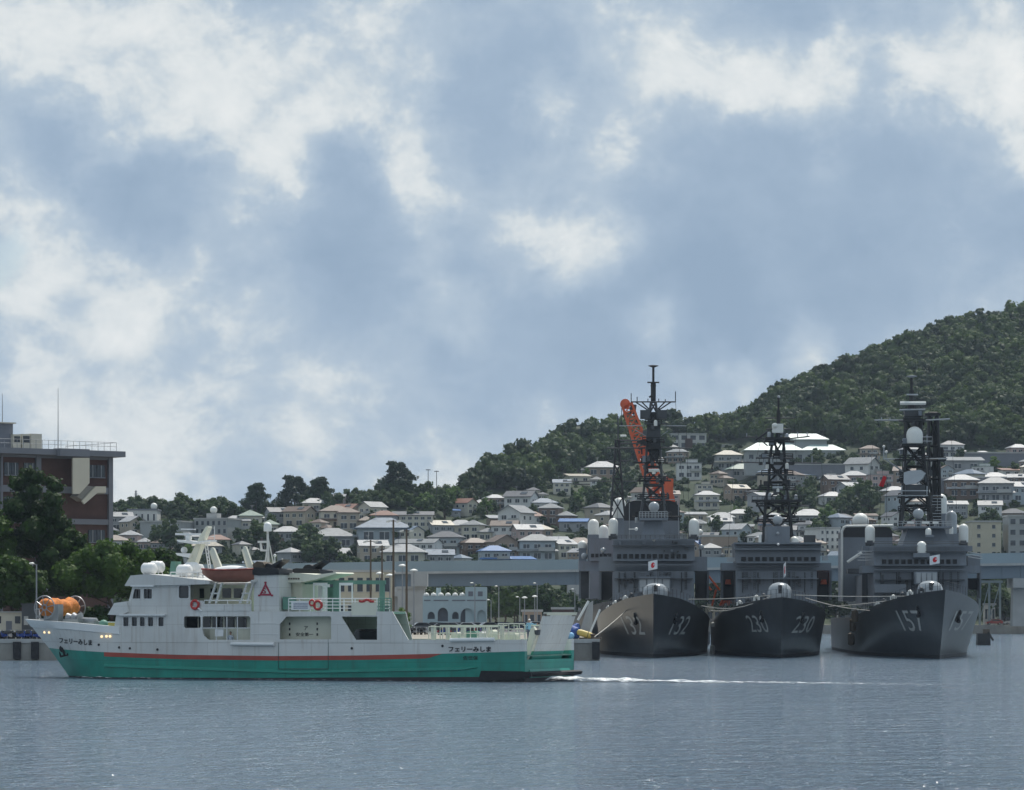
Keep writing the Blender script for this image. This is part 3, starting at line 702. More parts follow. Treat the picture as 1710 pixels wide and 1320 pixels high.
def house(px, y, kind, roof, wall, rz=0.0, sc=1.0):
    q = on_hill(px, y); c = copy_tree(PROTO[kind]); c.location = q; c.rotation_euler = (0, 0, rz); sc *= .9; c.scale = (sc, sc, sc)
    for ch in c.children:
        if ch.name.startswith('wall'): ch.color = (*WALLS[wall], 1)
        if ch.name.startswith('roof'): ch.color = (*ROOFS[roof], 1)
    tag(c, '%s, %s roof, %s walls, %s' % (SHAPE[kind], roof, wall, band_name(px, y)), 'house', 'houses on the hillside')
    placed.append((px, y)); return c

# houses one can pick out in the photograph: (px, foot y, kind, roof, wall, turn, scale)
HERO = [(524, 870, 'hip2', 'pale grey', 'cream', .3, 1.0), (500, 886, 'gable2', 'brown', 'beige', -.5, 1.0), (560, 888, 'hip2', 'brown', 'cream', .15, 1.1), (592, 890, 'ell', 'brown', 'beige', .1, 1.1),
        (690, 880, 'long', 'dark grey', 'cream', .02, .78), (733, 900, 'gable2', 'beige', 'grey', .5, .9), (745, 925, 'hip2', 'dark grey', 'pale blue', -.2, 1.1), (770, 905, 'hip2', 'pale grey', 'cream', 0, 1.05), (792, 930, 'hip2', 'brown', 'brown', .4, .9),
        (805, 853, 'hip1', 'pale grey', 'beige', .1, .7), (826, 850, 'hip2', 'pale grey', 'tan', .4, .75), (870, 856, 'gable2', 'dark grey', 'white', -.35, 1.15), (908, 862, 'hip2', 'slate blue', 'white', .1, .95),
        (862, 888, 'gable_front', 'silver grey', 'white', -.5, 1.25), (838, 880, 'shed', 'pale grey', 'tan', .2, 1.2), (930, 878, 'ell', 'silver grey', 'brown', -.25, 1.1), (777, 866, 'gable_front', 'rust brown', 'cream', .9, .8),
        (755, 868, 'shed', 'blue', 'grey', .1, .7), (900, 898, 'hip1', 'beige', 'tan', .2, .8), (958, 888, 'shed', 'blue', 'slate' if False else 'grey', -.1, 1.2), (880, 915, 'gable2', 'pale grey', 'pinkish', .3, 1.0), (924, 920, 'shed', 'pale grey', 'beige', .1, 1.2),
        (896, 938, 'hip2', 'silver grey', 'pale blue', .05, 1.2), (838, 934, 'gable_front', 'brown', 'tan', .35, 1.1), (938, 936, 'gable2', 'pale grey', 'cream', .7, .9), (825, 944, 'hip2', 'blue', 'pale blue', .2, .95), (870, 946, 'shed', 'blue', 'white', .3, 1.0),
        (800, 905, 'ell', 'silver grey', 'cream', -.3, 1.0), (932, 786, 'shed', 'pale grey', 'grey', 0, .8), (1005, 803, 'hip1', 'pale grey', 'tan', .1, 1.2), (965, 812, 'shed', 'beige', 'cream', .3, 1.1), (985, 800, 'shed', 'pale grey', 'grey', -.1, .8),
        (1175, 822, 'flat', 'pale grey', 'cream', .1, .7), (1215, 785, 'hip2', 'beige', 'grey', .1, 1.1), (1150, 800, 'flat', 'silver grey', 'white', 0, 1.1), (1240, 800, 'hip1', 'green', 'grey', .2, 1.1), (1180, 852, 'hip2', 'pale grey', 'cream', .1, .9),
        (1230, 838, 'gable2', 'beige', 'tan', .5, .9), (1160, 868, 'shed', 'pale grey', 'beige', .1, 1.0), (1205, 876, 'hip1', 'pale grey', 'white', -.1, .9), (1235, 870, 'hip1', 'pale grey', 'cream', .1, .8), (1320, 880, 'long', 'pale grey', 'grey', .1, .62),
        (1350, 875, 'hip1', 'pale grey', 'grey', 0, 1.1), (1290, 874, 'hip1', 'silver grey', 'cream', .2, .8), (1385, 812, 'flat', 'silver grey', 'white', .2, .7), (1440, 800, 'gable_front', 'silver grey', 'white', .95, 1.2), (1390, 840, 'hip1', 'pale grey', 'white', .3, .8),
        (1420, 834, 'gable2', 'pale grey', 'grey', .6, .9), (1470, 815, 'flat', 'pale grey', 'pinkish', .1, .9), (1588, 765, 'hip2', 'dark grey', 'white', .1, .9), (1610, 790, 'shed', 'silver grey', 'grey', 0, 1.6), (1640, 770, 'hip1', 'pale grey', 'grey', .1, .7),
        (1605, 838, 'hip2', 'pale grey', 'brown', .1, 1.1), (1662, 845, 'hip2', 'silver grey', 'grey', -.1, 1.2), (1660, 814, 'hip1', 'pale grey', 'cream', .2, 1.0), (1580, 862, 'long', 'pale grey', 'grey', .05, .8), (1700, 845, 'gable2', 'pale grey', 'pale blue', .4, 1.0), (1700, 770, 'hip2', 'pale grey', 'pinkish', .2, .8),
        (640, 905, 'hip1', 'slate blue', 'pale blue', .1, 1.6), (555, 918, 'hip1', 'silver grey', 'grey', .1, 1.3), (575, 935, 'hip1', 'pale grey', 'pale blue', .1, .9), (622, 938, 'gable2', 'pale grey', 'beige', .2, 1.0), (675, 940, 'hip1', 'pale grey', 'cream', -.1, 1.2),
        (395, 898, 'hip2', 'pale grey', 'cream', .1, 1.0), (430, 898, 'ell', 'green', 'cream', .1, 1.2), (480, 908, 'hip1', 'pale grey', 'grey', .2, .9), (465, 885, 'gable2', 'dark grey', 'grey', .4, .9), (362, 915, 'hip1', 'rust brown', 'cream', .1, .8), (445, 912, 'shed', 'pale grey', 'white', .3, .9),
        (200, 888, 'gable2', 'silver grey', 'grey', .3, .9), (222, 893, 'gable_front', 'pale grey', 'beige', .6, .9)]
for h in HERO: house(*h)
# the rest of the town: terraces of houses between and behind them
rng = random.Random(21)
GREEN = [(640, 815, 60), (740, 845, 45), (900, 790, 60), (970, 848, 28), (1020, 845, 26), (1330, 840, 34), (1370, 880, 26), (1440, 850, 34), (520, 922, 34), (1010, 760, 40), (1180, 770, 40), (1060, 815, 30), (1660, 880, 18), (1500, 790, 26)]
cand = []
y = 946.0
while y > 740:
    px = -120 + rng.uniform(0, 40)
    while px < 1840: cand.append((px, y + rng.uniform(-6, 6))); px += rng.uniform(30, 46)
    y -= 14
rng.shuffle(cand)
for px, qy in cand:
    ok = qy > lerp_tab(YTOWN, px) + 10 and all((px - a) ** 2 / 36 ** 2 + (qy - b) ** 2 / 13 ** 2 > 1 for a, b in placed)
    ok = ok and all(((px - a) / r_) ** 2 + ((qy - b) / (r_ * .6)) ** 2 > 1 for a, b, r_ in GREEN)
    ok = ok and not (225 < px < 400 and qy < 912) and not (1600 < px < 1760 and qy > 868) and not (1225 < px < 1430 and qy < 800)
    if ok and len(placed) < 298:
        kind = rng.choices(list(PROTO), [24, 16, 18, 12, 12, 3, 5, 10])[0]
        roof = rng.choices(list(ROOFS), [18, 24, 22, 15, 6, 3, 11, 6, 2])[0]; wall = rng.choices(list(WALLS), [20, 22, 18, 14, 9, 7, 6, 4])[0]
        house(px, qy, kind, roof, wall, rng.choice([0, 0, .12, -.15, .5, -.5, .9, -.8]) + rng.uniform(-.12, .12), rng.uniform(.68, .98))
for p in PROTO.values(): drop(p)
import sys; print('houses', len(placed), file=sys.stderr)

# ---------------------------------------------------------------- larger buildings among the houses
def block(name, px0, px1, ytop, yfoot, depth, wallm, label, rows, cols, rz=0.0, d=None, wm='glass_house', roofm='concrete_light', wh=.5, ww=.6, parapet=.5, cat='building'):
    pxc = (px0 + px1) / 2
    q = on_hill(pxc, yfoot) if d is None else P(pxc, yfoot, d)
    S = q.y / FPX; w = (px1 - px0) * S; h = (yfoot - ytop) * S
    t = empty(name, q, rz, label, cat)
    mb = MB(); mb.box(-w / 2, w / 2, 0, depth, -6 if d is None else -.2, h); wl = mb.build('wall', wallm, t)
    mb = MB(); mb.box(-w / 2 - .25, w / 2 + .25, -.25, depth + .25, h, h + parapet); mb.build('roof', roofm, t)
    fh = h / rows if rows else 0
    for r_ in range(rows):
        for c in range(cols):
            x = -w / 2 + w * (c + .5) / cols; z = r_ * fh + fh * .3; m = MB(); m.box(x - w / cols * ww / 2, x + w / cols * ww / 2, -.05, .1, z, z + fh * wh)
            win = m.build('window', wm, t)
            m = MB(); m.box(x - w / cols * ww / 2 - .12, x + w / cols * ww / 2 + .12, -.16, .03, z - .14, z); m.build('sill', 'concrete_light', win)
    return t, w, h
mat('wall_white_far', (.60, .60, .57), .8, .08, .3, streak=.2, streak_col=(.3, .3, .28))
mat('wall_cream_far', (.50, .46, .35), .8, .08, .3, streak=.2, streak_col=(.25, .22, .18))
mat('wall_grey_far', (.34, .355, .35), .8, .08, .3, streak=.2, streak_col=(.2, .2, .2))
t, w, h = block('white_villa', 1120, 1180, 724, 749, 9, 'wall_white_far', 'white flat-roofed modern villa with dark windows below the hill forest', 2, 4, .12, ww=.62, wh=.55, cat='house')
mb = MB(); mb.box(-.10 * w, .10 * w, -.9, 0, 0, h * .72); mb.build('porch', 'brick_brown', t)
mb = MB(); mb.box(w / 2, w / 2 + 14, 1, 1.5, -3, 2.2); mb.build('garden_wall', 'concrete_light', t)
block('flat_block', 232, 304, 868, 908, 14, 'wall_grey_far', 'broad windowless grey concrete block left of the radome building', 0, 0, -.25)
t, w, h = block('flat_block', 323, 381, 864, 905, 14, 'wall_grey_far', 'grey concrete block with a white ball tank on its roof', 3, 6, -.25, ww=.45)
mb = MB(); mb.box(-2.5, 1, 3, 7, h + .5, h + 2.0); mb.build('penthouse', 'concrete_light', t)
mb = MB(); mb.sphere((-.8, 5, h + 3.1), 1.15); mb.build('ball_tank', 'radome', t, 60)
t, w, h = block('white_hall', 213, 262, 853, 884, 12, 'wall_white_far', 'white hall with dark flat roof and roof ball left of the grey blocks', 1, 5, 0, ww=.3, roofm='facade_grey')
mb = MB(); mb.sphere((w * .38, 2, h + 1.4), 1.1); mb.tube((w * .38, 2, h), (w * .38, 2, h + .6), .3); mb.build('ball_tank', 'radome', t, 60)
block('apartment_block', 1622, 1672, 874, 934, 12, 'wall_cream_far', 'cream apartment block beside the grey-blue apartments', 4, 2, 0, ww=.22, wh=.4)
block('apartment_block', 1684, 1760, 862, 934, 12, 'wall_grey_far', 'grey apartment block with rows of dark windows', 4, 5, 0, ww=.55, wh=.48)
block('apartment_block', 1368, 1404, 886, 934, 12, 'wall_white_far', 'pale apartment block with small windows left of the round-windowed funnel', 4, 4, .3, ww=.4, wh=.4)
block('warehouse', 1172, 1232, 894, 934, 14, 'tan_block', 'windowless tan warehouse behind the orange crane base', 0, 0, 0)
block('retaining_wall', 1290, 1432, 776, 800, 3, 'facade_grey', 'dark concrete retaining wall below the copper-roofed hall', 0, 0, .03, cat='wall')
block('retaining_wall', 1560, 1680, 806, 836, 3, 'facade_grey', 'dark concrete retaining wall across the right-hand slope', 0, 0, -.03, cat='wall')
block('retaining_wall', 1600, 1760, 758, 782, 3, 'facade_grey', 'upper dark retaining wall under the hill forest', 0, 0, 0, cat='wall')
def copper_hall():
    q = on_hill(1330, 772); S = q.y / FPX; t = empty('temple_hall', q, .02, 'long hall with pale copper-green hipped roofs above a retaining wall', 'hall')
    w = MB(); W = 178 * S; w.box(-W / 2 + 1, W / 2 - 2, 0, 9, -5, 4.3); w.build('wall', 'wall_grey_far', t)
    r_ = MB(); hip(r_, -W / 2 + 1, W * .05, 0, 9, 4.3, 3.0, 1.0); hip(r_, W * .05, W / 2 - 2, .4, 8, 4.35, 2.2, .7); r_.build('roof', 'copper_roof', t)
    u = MB(); u.box(-W * .12, W * .30, 5, 12, 4, 8.6); u.build('upper_wall', 'wall_grey_far', t)
    r2 = MB(); hip(r2, -W * .12, W * .30, 5, 12, 8.6, 2.3, .9); r2.build('upper_roof', 'copper_roof', t)
    for k in range(10):
        x = -W / 2 + 3 + (W - 7) * k / 9; m = MB(); m.box(x - .8, x + .8, -.06, .1, 1.2, 2.8); m.build('window', 'glass_house', t)
copper_hall()

# ---------------------------------------------------------------- trees between the houses
TC = [crown_mesh('crown', 300 + i, 700, 2.5 + .25 * i, 2.6, .62, 8, .45) for i in range(4)]
TCB = [m.copy() for m in TC[:2]]
def proto_tree(cm, leafm, h, s):
    t = empty('broadleaf_tree'); trunk_mb(h, .28, s, 1.2, 4).build('trunk', 'bark', t, 60); c = put('crown', cm, leafm, t); c.location = (0, 0, h * .55); return t
TP = [proto_tree(TC[i], 'leaf_town', 3.0, i) for i in range(4)]
for m in TCB: m.materials.clear()
TPB = [proto_tree(TCB[i], 'leaf_bright', 2.4, 9 + i) for i in range(2)]
tree_n = 0
def town_tree(px, y, sc, bright=False):
    global tree_n
    i = rng.randrange(2 if bright else 4); c = copy_tree((TPB if bright else TP)[i]); c.location = on_hill(px, y); c.rotation_euler = (0, 0, rng.random() * 6.28); c.scale = (sc * rng.uniform(.9, 1.15), sc, sc * rng.uniform(.85, 1.15))
    size = 'tiny' if sc < .65 else 'small' if sc < .8 else 'modest' if sc < .95 else 'medium' if sc < 1.15 else 'large' if sc < 1.4 else 'broad'
    tag(c, '%s %s broadleaf tree among houses %s, %s' % (size, 'light green' if bright else 'dark green', 'just above the viaduct' if y > 905 else ('high under the forest' if y < 810 else 'on the middle slope'), landmark(px)), 'tree', 'trees between the houses'); tree_n += 1
for a, b, r_ in GREEN:
    for k in range(max(3, int(r_ / 6))):
        an = rng.random() * 6.28; q = rng.random() ** .5
        town_tree(a + math.cos(an) * r_ * q, b + math.sin(an) * r_ * .5 * q + 10, rng.uniform(.8, 1.5), (a, b) in ((970, 848), (1370, 880), (740, 845)) and rng.random() < .75)
for px, y_, s in ((500, 942, 1.6), (525, 945, 1.8), (550, 943, 1.4), (480, 945, 1.3), (285, 935, 1.7), (262, 930, 1.3), (430, 925, 1.5), (410, 930, 1.3), (455, 932, 1.2), (1150, 905, 1.3), (1195, 895, 1.2), (1125, 900, 1.3), (1440, 842, 1.5), (1455, 850, 1.3)):
    town_tree(px, y_, s)
for k in range(150):
    px = rng.uniform(-60, 1790); y_ = rng.uniform(lerp_tab(YTOWN, px) + 4, 948)
    town_tree(px, y_, rng.uniform(.5, 1.05), rng.random() < .10)
for p in TP + TPB: drop(p)
print('town trees', tree_n)
# umbrella pines on the skyline
PM = [pine_mesh('crown', 40 + i, 2600, 4.6, 6.5, .75) for i in range(2)]
for px, ytip, yb, sc, i, lb in ((428, 811, 860, 1.0, 0, 'umbrella pine standing alone at the left of the ridge'), (492, 797, 856, 1.1, 1, 'tall umbrella pine on the ridge above the white hipped house'), (533, 798, 852, .8, 0, 'smaller umbrella pine right of the tallest ridge pine'), (664, 772, 850, 1.25, 1, 'tall leaning pine on the low wooded ridge')):
    yb = yground(px) + 2; q = on_hill(px, yb); H = (yb - ytip) * q.y / FPX; t = empty('pine_tree', q, i * 1.3, lb, 'tree', 'skyline pines')
    trunk_mb(H * .75, .35, 60 + i, 2.4, 7).build('trunk', 'bark', t, 60); c = put('crown', PM[i], 'leaf_pine', t); c.location = (0, 0, H * .30); s = H * .68 / 6.6; c.scale = (s * 1.0, s * 1.0, s)
# power pylon on the far range
def pylon(px, ytip, yfoot, d):
    q = P(px, yfoot, d); H = (yfoot - ytip) * d / FPX; t = empty('power_pylon', q, .4, 'lattice power pylon on the far blue hill', 'pylon'); mb = MB(); w = H * .09
    for sx in (-1, 1):
        for sy in (-1, 1): mb.tube((sx * w, sy * w, -2), (sx * w * .15, sy * w * .15, H), .28, .16, 4)
    for k in range(6):
        z0, z1 = H * k / 6, H * (k + 1) / 6; a, b = w * (1 - .85 * k / 6), w * (1 - .85 * (k + 1) / 6); mb.tube((-a, -a, z0), (b, -b, z1), .14, n=4); mb.tube((a, -a, z0), (-b, -b, z1), .14, n=4)
    mb.build('tower', 'mast_grey', t)
    for f, l in ((.62, .17), (.76, .14), (.9, .11)):
        m = MB(); m.tube((-H * l, 0, H * f), (H * l, 0, H * f), .22, n=4); m.tube((-H * l, 0, H * f), (0, 0, H * (f + .05)), .12, n=4); m.tube((H * l, 0, H * f), (0, 0, H * (f + .05)), .12, n=4); m.build('cross_arm', 'mast_grey', t)
pylon(227, 819, 840, 2950)
# two thin poles on the low ridge
for px, yt_, yb_ in ((715, 786, 812), (729, 793, 812)):
    q = on_hill(px, 850); H = (850 - yt_) * q.y / FPX; t = empty('utility_pole', q, 0, 'thin utility pole with cross-piece on the low wooded ridge', 'pole', 'ridge utility poles')
    m = MB(); m.tube((0, 0, -1), (0, 0, H), .16, .11, 6); m.build('pole', 'mast_grey', t); m = MB(); m.box(-.8, .8, -.1, .1, H - .35, H - .1); m.build('cross_arm', 'mast_grey', t)
# ---------------------------------------------------------------- lettering
def text_mesh(body, weight=0.0):
    """glyph outlines as a flat mesh scaled into the unit square"""
    cu = bpy.data.curves.new('lettering', 'FONT'); cu.body = body; cu.resolution_u = 3; cu.offset = weight
    o = bpy.data.objects.new('lettering', cu); COL.objects.link(o); dg = bpy.context.evaluated_depsgraph_get(); dg.update()
    me = bpy.data.meshes.new_from_object(o.evaluated_get(dg)); bpy.data.objects.remove(o)
    co = np.array([v.co[:] for v in me.vertices]); lo, hi = co.min(0), co.max(0)
    V = [((c[0] - lo[0]) / (hi[0] - lo[0]), (c[1] - lo[1]) / (hi[1] - lo[1])) for c in co]
    F = [tuple(p.vertices) for p in me.polygons]; bpy.data.meshes.remove(me); return V, F
def lettering(name, body, fn, m, parent, weight=0.0):
    V, F = text_mesh(body, weight); mb = MB(); mb.add([fn(u, v) for u, v in V], F); return mb.build(name, m, parent, fix=False)

# ---------------------------------------------------------------- people
def person(loc, rz, shirt, trousers, label, pose='stand', hat=None, h=1.7, hair=(.015, .012, .01), group=None):
    t = empty('person', loc, rz, label, 'person', group); s = h / 1.75
    V = [(0, 0, .95), (0, .0, 1.15), (0, 0, 1.40), (0, -.01, 1.52), (0, -.02, 1.60)]; E = [(0, 1), (1, 2), (2, 3), (3, 4)]; Rr = [.155, .14, .15, .055, .06]
    def chain(start, pts, rs):
        p = start
        for q, r in zip(pts, rs): V.append(q); Rr.append(r); E.append((p, len(V) - 1)); p = len(V) - 1
    for sx in (-1, 1):
        chain(0, [(sx * .10, 0, .88), (sx * .11, -.02, .48), (sx * .11, .02, .09), (sx * .11, -.12, .04)], [.105, .07, .05, .045])
        if pose == 'rail': arm = [(sx * .20, 0, 1.42), (sx * .25, -.10, 1.16), (sx * .19, -.34, 1.08), (sx * .18, -.42, 1.06)]
        elif pose == 'reach' and sx > 0: arm = [(sx * .20, 0, 1.42), (sx * .40, -.12, 1.34), (sx * .62, -.22, 1.40), (sx * .70, -.24, 1.42)]
        else: arm = [(sx * .20, 0, 1.42), (sx * .26, .02, 1.14), (sx * .25, -.08, .90), (sx * .25, -.10, .82)]
        chain(2, arm, [.065, .048, .036, .034])
        tipi = len(V) - 1; tp = V[tipi]
        for k in range(4): chain(tipi, [(tp[0] + sx * .012 * (k - 1.5), tp[1] - .05, tp[2] - .05 + .006 * k), (tp[0] + sx * .012 * (k - 1.5), tp[1] - .06, tp[2] - .095 + .008 * k)], [.011, .009])
        chain(tipi, [(tp[0] - sx * .04, tp[1] - .03, tp[2] - .02), (tp[0] - sx * .045, tp[1] - .05, tp[2] - .05)], [.012, .010])
    me = bpy.data.meshes.new('body'); me.from_pydata([(x * s, y * s, z * s) for x, y, z in V], E, [])
    o = put('body', me, None, t); sk = o.modifiers.new('skin', 'SKIN'); 
    for i, r in enumerate(Rr): me.skin_vertices[0].data[i].radius = (r * s, r * s * (.8 if i < 3 else 1))
    me.skin_vertices[0].data[0].use_root = True
    sb = o.modifiers.new('smooth', 'SUBSURF'); sb.levels = sb.render_levels = 1
    # bake, then paint shirt / trousers / skin by height
    dg = bpy.context.evaluated_depsgraph_get(); dg.update(); bm_ = bpy.data.meshes.new_from_object(o.evaluated_get(dg)); o.modifiers.clear(); o.data = bm_; bm_.name = 'body'
    bm_.materials.clear()
    for nm, c in (('shirt', shirt), ('trousers', trousers)):
        key = 'cloth_%s_%.2f_%.2f_%.2f' % (nm, *c)
        if key not in MAT: mat(key, c, .85, .12, 5.0)
        bm_.materials.append(MAT[key])
    bm_.materials.append(MAT['skin']); bm_.materials.append(MAT['rubber'])
    for p in bm_.polygons:
        c = p.center / s; p.use_smooth = True
        hand = (abs(c.x) > .15 and c.z < (.93 if pose == 'stand' else .0)) or (pose == 'rail' and c.y < -.30) or (pose == 'reach' and c.x > .60)
        p.material_index = 2 if (c.z > 1.49 or hand) else (0 if c.z > .96 else (3 if c.z < .08 else 1))
    hd = MB(); hd.rev((0, -.01 * s, 1.655 * s), [(r * s, z * s) for r, z in ((.005, -.115), (.045, -.105), (.066, -.06), (.076, 0), (.078, .04), (.066, .085), (.035, .11), (.004, .118))], 14, sy=1.2)
    hd.add([(q[0] * s, q[1] * s, q[2] * s) for q in ((-.013, -.098, 1.665), (.013, -.098, 1.665), (.016, -.10, 1.628), (-.016, -.10, 1.628), (0, -.125, 1.632))], [(0, 4, 3), (0, 1, 4), (1, 2, 4), (3, 4, 2)])
    for sx in (-1, 1): hd.sphere((sx * .078 * s, 0, 1.65 * s), .018 * s, 6, 5, 1.5)
    head = hd.build('head', 'skin', t, 60)
    fe = MB()
    for sx in (-1, 1): fe.sphere((sx * .030 * s, -.096 * s, 1.668 * s), .009 * s, 6, 4)
    fe.box(-.022 * s, .022 * s, -.101 * s, -.09 * s, 1.598 * s, 1.604 * s); fe.build('eyes_and_mouth', 'ferry_black', head)
    hm_ = MB(); hm_.rev((0, .008 * s, 1.67 * s), [(r * s, z * s) for r, z in ((.080, -.02), (.086, .03), (.076, .085), (.042, .118), (.004, .128))], 14, sy=1.2)
    if hat: hm_.rev((0, -.01 * s, 1.71 * s), [(.12 * s, 0), (.11 * s, .012 * s), (.08 * s, .02 * s)], 14, sy=1.15); hm_.build('helmet', hat, t, 60)
    else:
        if 'hair' not in MAT: mat('hair', hair, .7, .2, 8)
        hm_.build('hair', 'hair', t, 60)
    return t

# ---------------------------------------------------------------- the ferry
TH, FB = R(24), 9.6
FO = Vector((gx(480, 272), 272.0, 0.0)); HB = FB / 2
ferry = empty('ferry', FO, -TH, 'white and green car ferry with red stripe under way across the harbour', 'ferry')
sT, cT = math.sin(TH), math.cos(TH)
def fs(px, py, n):
    u = (px - CX) / FPX; d = (n + FO.x * sT + FO.y * cT) / (u * sT + cT)
    return (u * d - FO.x) * cT - (d - FO.y) * sT, CAMH - (py - HY) / FPX * d
def fworld(s, n, z=0.0): return Vector((FO.x + s * cT + n * sT, FO.y - s * sT + n * cT, z))
def FP(mb, poly, t0, t1, plane=-HB, holes=()):
    """polygon drawn in photo pixels on the fore-and-aft plane n = plane, thickened from plane + t0 to plane + t1"""
    if plane == -HB and 1.0 <= t0 < HB: plane, t0, t1 = -HB + t0, 0.0, t1 - t0
    cv = lambda l: [fs(a, b, plane) for a, b in l]
    return mb.plate(cv(poly), [cv(h) for h in holes], lambda u, v, t: (u, plane + t, v), t0, t1)
def rect(a, b, c, d): return [(a, c), (b, c), (b, d), (a, d)]
def rrect(a, b, c, d, r=3, lower_left=None):
    p = []
    for (x, y, qx, qy, a0) in ((a + r, c + r, a, c, 180), (b - r, c + r, b, c, 270), (b - r, d - r, b, d, 0), (a + r, d - r, a, d, 90)):
        rr = r
        if lower_left and qx == a and qy == d: rr = lower_left; x, y = a + rr, d - rr
        for k in range(4): an = R(a0 + 30 * k); p.append((x + rr * math.cos(an), y + rr * math.sin(an)))
    return p
def fpt(px, py, n): s, z = fs(px, py, n); return Vector((s, n, z))

stem = sorted([(lambda q: (q[1], q[0]))(fs(a, b, 0)) for a, b in ((116, 1132), (114, 1128), (100, 1108), (83, 1084), (62, 1058), (44, 1036))])
stem = [(-1.2, stem[0][1] + .5)] + stem + [(stem[-1][0] + .6, stem[-1][1] - .15)]
s0 = lambda z: lerp_tab(stem, z)
SP, ST = fs(200, 1070, -HB)[0], fs(876, 1069, -HB)[0]
sof = lambda px: fs(px, 1070, -HB)[0]
ZTIP = fs(44, 1035, 0)[1]
bow_top = [(fs(44, 1035, 0)[0], ZTIP), (fs(117, 1040, -HB * .8)[0], fs(117, 1040, -HB * .8)[1]), (SP + .2, fs(192, 1048, -HB)[1])]
def ztop(s): return lerp_tab(bow_top, s)
ZG = [(bow_top[0][0], 2.42), (fs(83, 1082, -1)[0], 2.36), (sof(175), fs(175, 1089.5, -HB)[1]), (sof(300), fs(300, 1094, -HB)[1]), (sof(460), fs(460, 1096, -HB)[1]), (sof(600), fs(600, 1095, -HB)[1]), (sof(739), fs(739, 1092, -HB)[1]), (ST, fs(876, 1088, -HB)[1])]
def zg(s): return lerp_tab(ZG, s)
def hull_hb(s, z):
    a = s0(z); tau = max(0.0, min(1.0, (s - a) / (SP - a)))
    up = max(0.0, min(1.0, z / ZTIP)) ** .8
    deck = 1 - (1 - tau) ** 2.3; wl = math.sin(tau * math.pi / 2) ** 1.15 * .985
    return HB * (deck * up + wl * (1 - up))
taus = [0, .03, .07, .12, .18, .25, .33, .42, .52, .63, .75, .87, 1.0]
mids = [SP + (ST - SP) * k / 16 for k in range(1, 17)]
def station_pt(i, z, side, off=0.0):
    s = s0(z) + taus[i] * (SP - s0(z)) if i < len(taus) else mids[i - len(taus)]
    return Vector((s, side * (hull_hb(s, z) + off), z))
NS = len(taus) + len(mids)
def hull_band(name, m, zlo, zhi, rows, lo_i=0, hi_i=NS - 1, off=0.0, close=True):
    mb = MB()
    for side in (-1, 1):
        g = []
        for i in range(lo_i, hi_i + 1):
            sref = station_pt(i, 2.0, side).x; a, b = zlo(sref), zhi(sref)
            g.append([station_pt(i, a + (b - a) * j / rows, side, off) for j in range(rows + 1)])
        n = len(g); vs_ = [p for c in g for p in c]; k = rows + 1
        mb.add(vs_, [(i * k + j, (i + 1) * k + j, (i + 1) * k + j + 1, i * k + j + 1) for i in range(n - 1) for j in range(rows)])
    if close:                                  # transom
        a, b = zlo(ST), zhi(ST); mb.add([(ST, -HB, a), (ST, HB, a), (ST, HB, b), (ST, -HB, b)], [(0, 1, 2, 3)])
    return mb.build(name, m, ferry, 40)
MAIN_TOP = fs(500, 1070, -HB)[1]
ztop_full = lambda s: ztop(s) if s < SP + .3 else MAIN_TOP + .12 * (s - SP) / (ST - SP)
hull_band('boot_topping', 'boot_topping', lambda s: -1.0, lambda s: lerp_tab([(SP, .10), (0, .16), (ST, .42)], s), 2)
hull_band('lower_hull', 'ferry_green', lambda s: lerp_tab([(SP, .10), (0, .16), (ST, .42)], s), zg, 4, close=False)
hull_band('upper_hull', 'ferry_white', zg, ztop_full, 4, close=False)
m = MB(); m.box(ST - .3, ST - .02, -HB + .02, HB - .02, .3, 1.7); m.build('transom', 'ferry_green', ferry)
for sd_ in (-1, 1):
    a_, b_ = sorted((sd_ * (HB - .01), sd_ * (HB - .5)))
    m = MB(); m.box(ST - .25, ST, a_, b_, 1.7, zg(ST)); m.build('stern_post', 'ferry_green', ferry); m = MB(); m.box(ST - .25, ST, a_, b_, zg(ST), MAIN_TOP + .1); m.build('stern_post', 'ferry_white', ferry)
# red stripe, light rubbing strake, bulwark lip follow the plating
def strip(name, m, px0, px1, zf, h, off, depth=None, sides=(-1, 1), taper=True):
    sa, sb = (sof(px0), sof(px1)); mb = MB()
    for side in sides:
        ring = []
        for k in range(61):
            s = sa + (sb - sa) * k / 60; e = min(1, (60 - k) / 2.5) if taper else 1; z = zf(s); hh = h * max(e, .02)
            ring.append([(s, side * (hull_hb(s, z) + off), z), (s, side * (hull_hb(s, z - hh) + off), z - hh), (s, side * (hull_hb(s, z - hh) - .02), z - hh - (.04 if depth else 0)), (s, side * (hull_hb(s, z) - .02), z + (.04 if depth else 0))])
        vs_ = [p for r_ in ring for p in r_]
        mb.add(vs_, [(4 * i + j, 4 * (i + 1) + j, 4 * (i + 1) + (j + 1) % 4, 4 * i + (j + 1) % 4) for i in range(60) for j in range(4)] + [(0, 1, 2, 3), (240, 243, 242, 241)])
    return mb.build(name, m, ferry, 50)
strip('red_stripe', 'ferry_red', 172, 738, zg, .34, .015)
strip('rubbing_strake', 'ferry_green_light', 172, 797, lambda s: lerp_tab([(sof(172), 1.12), (sof(497), .72), (sof(797), 1.10)], s), .17, .12, True)
lip = MB()
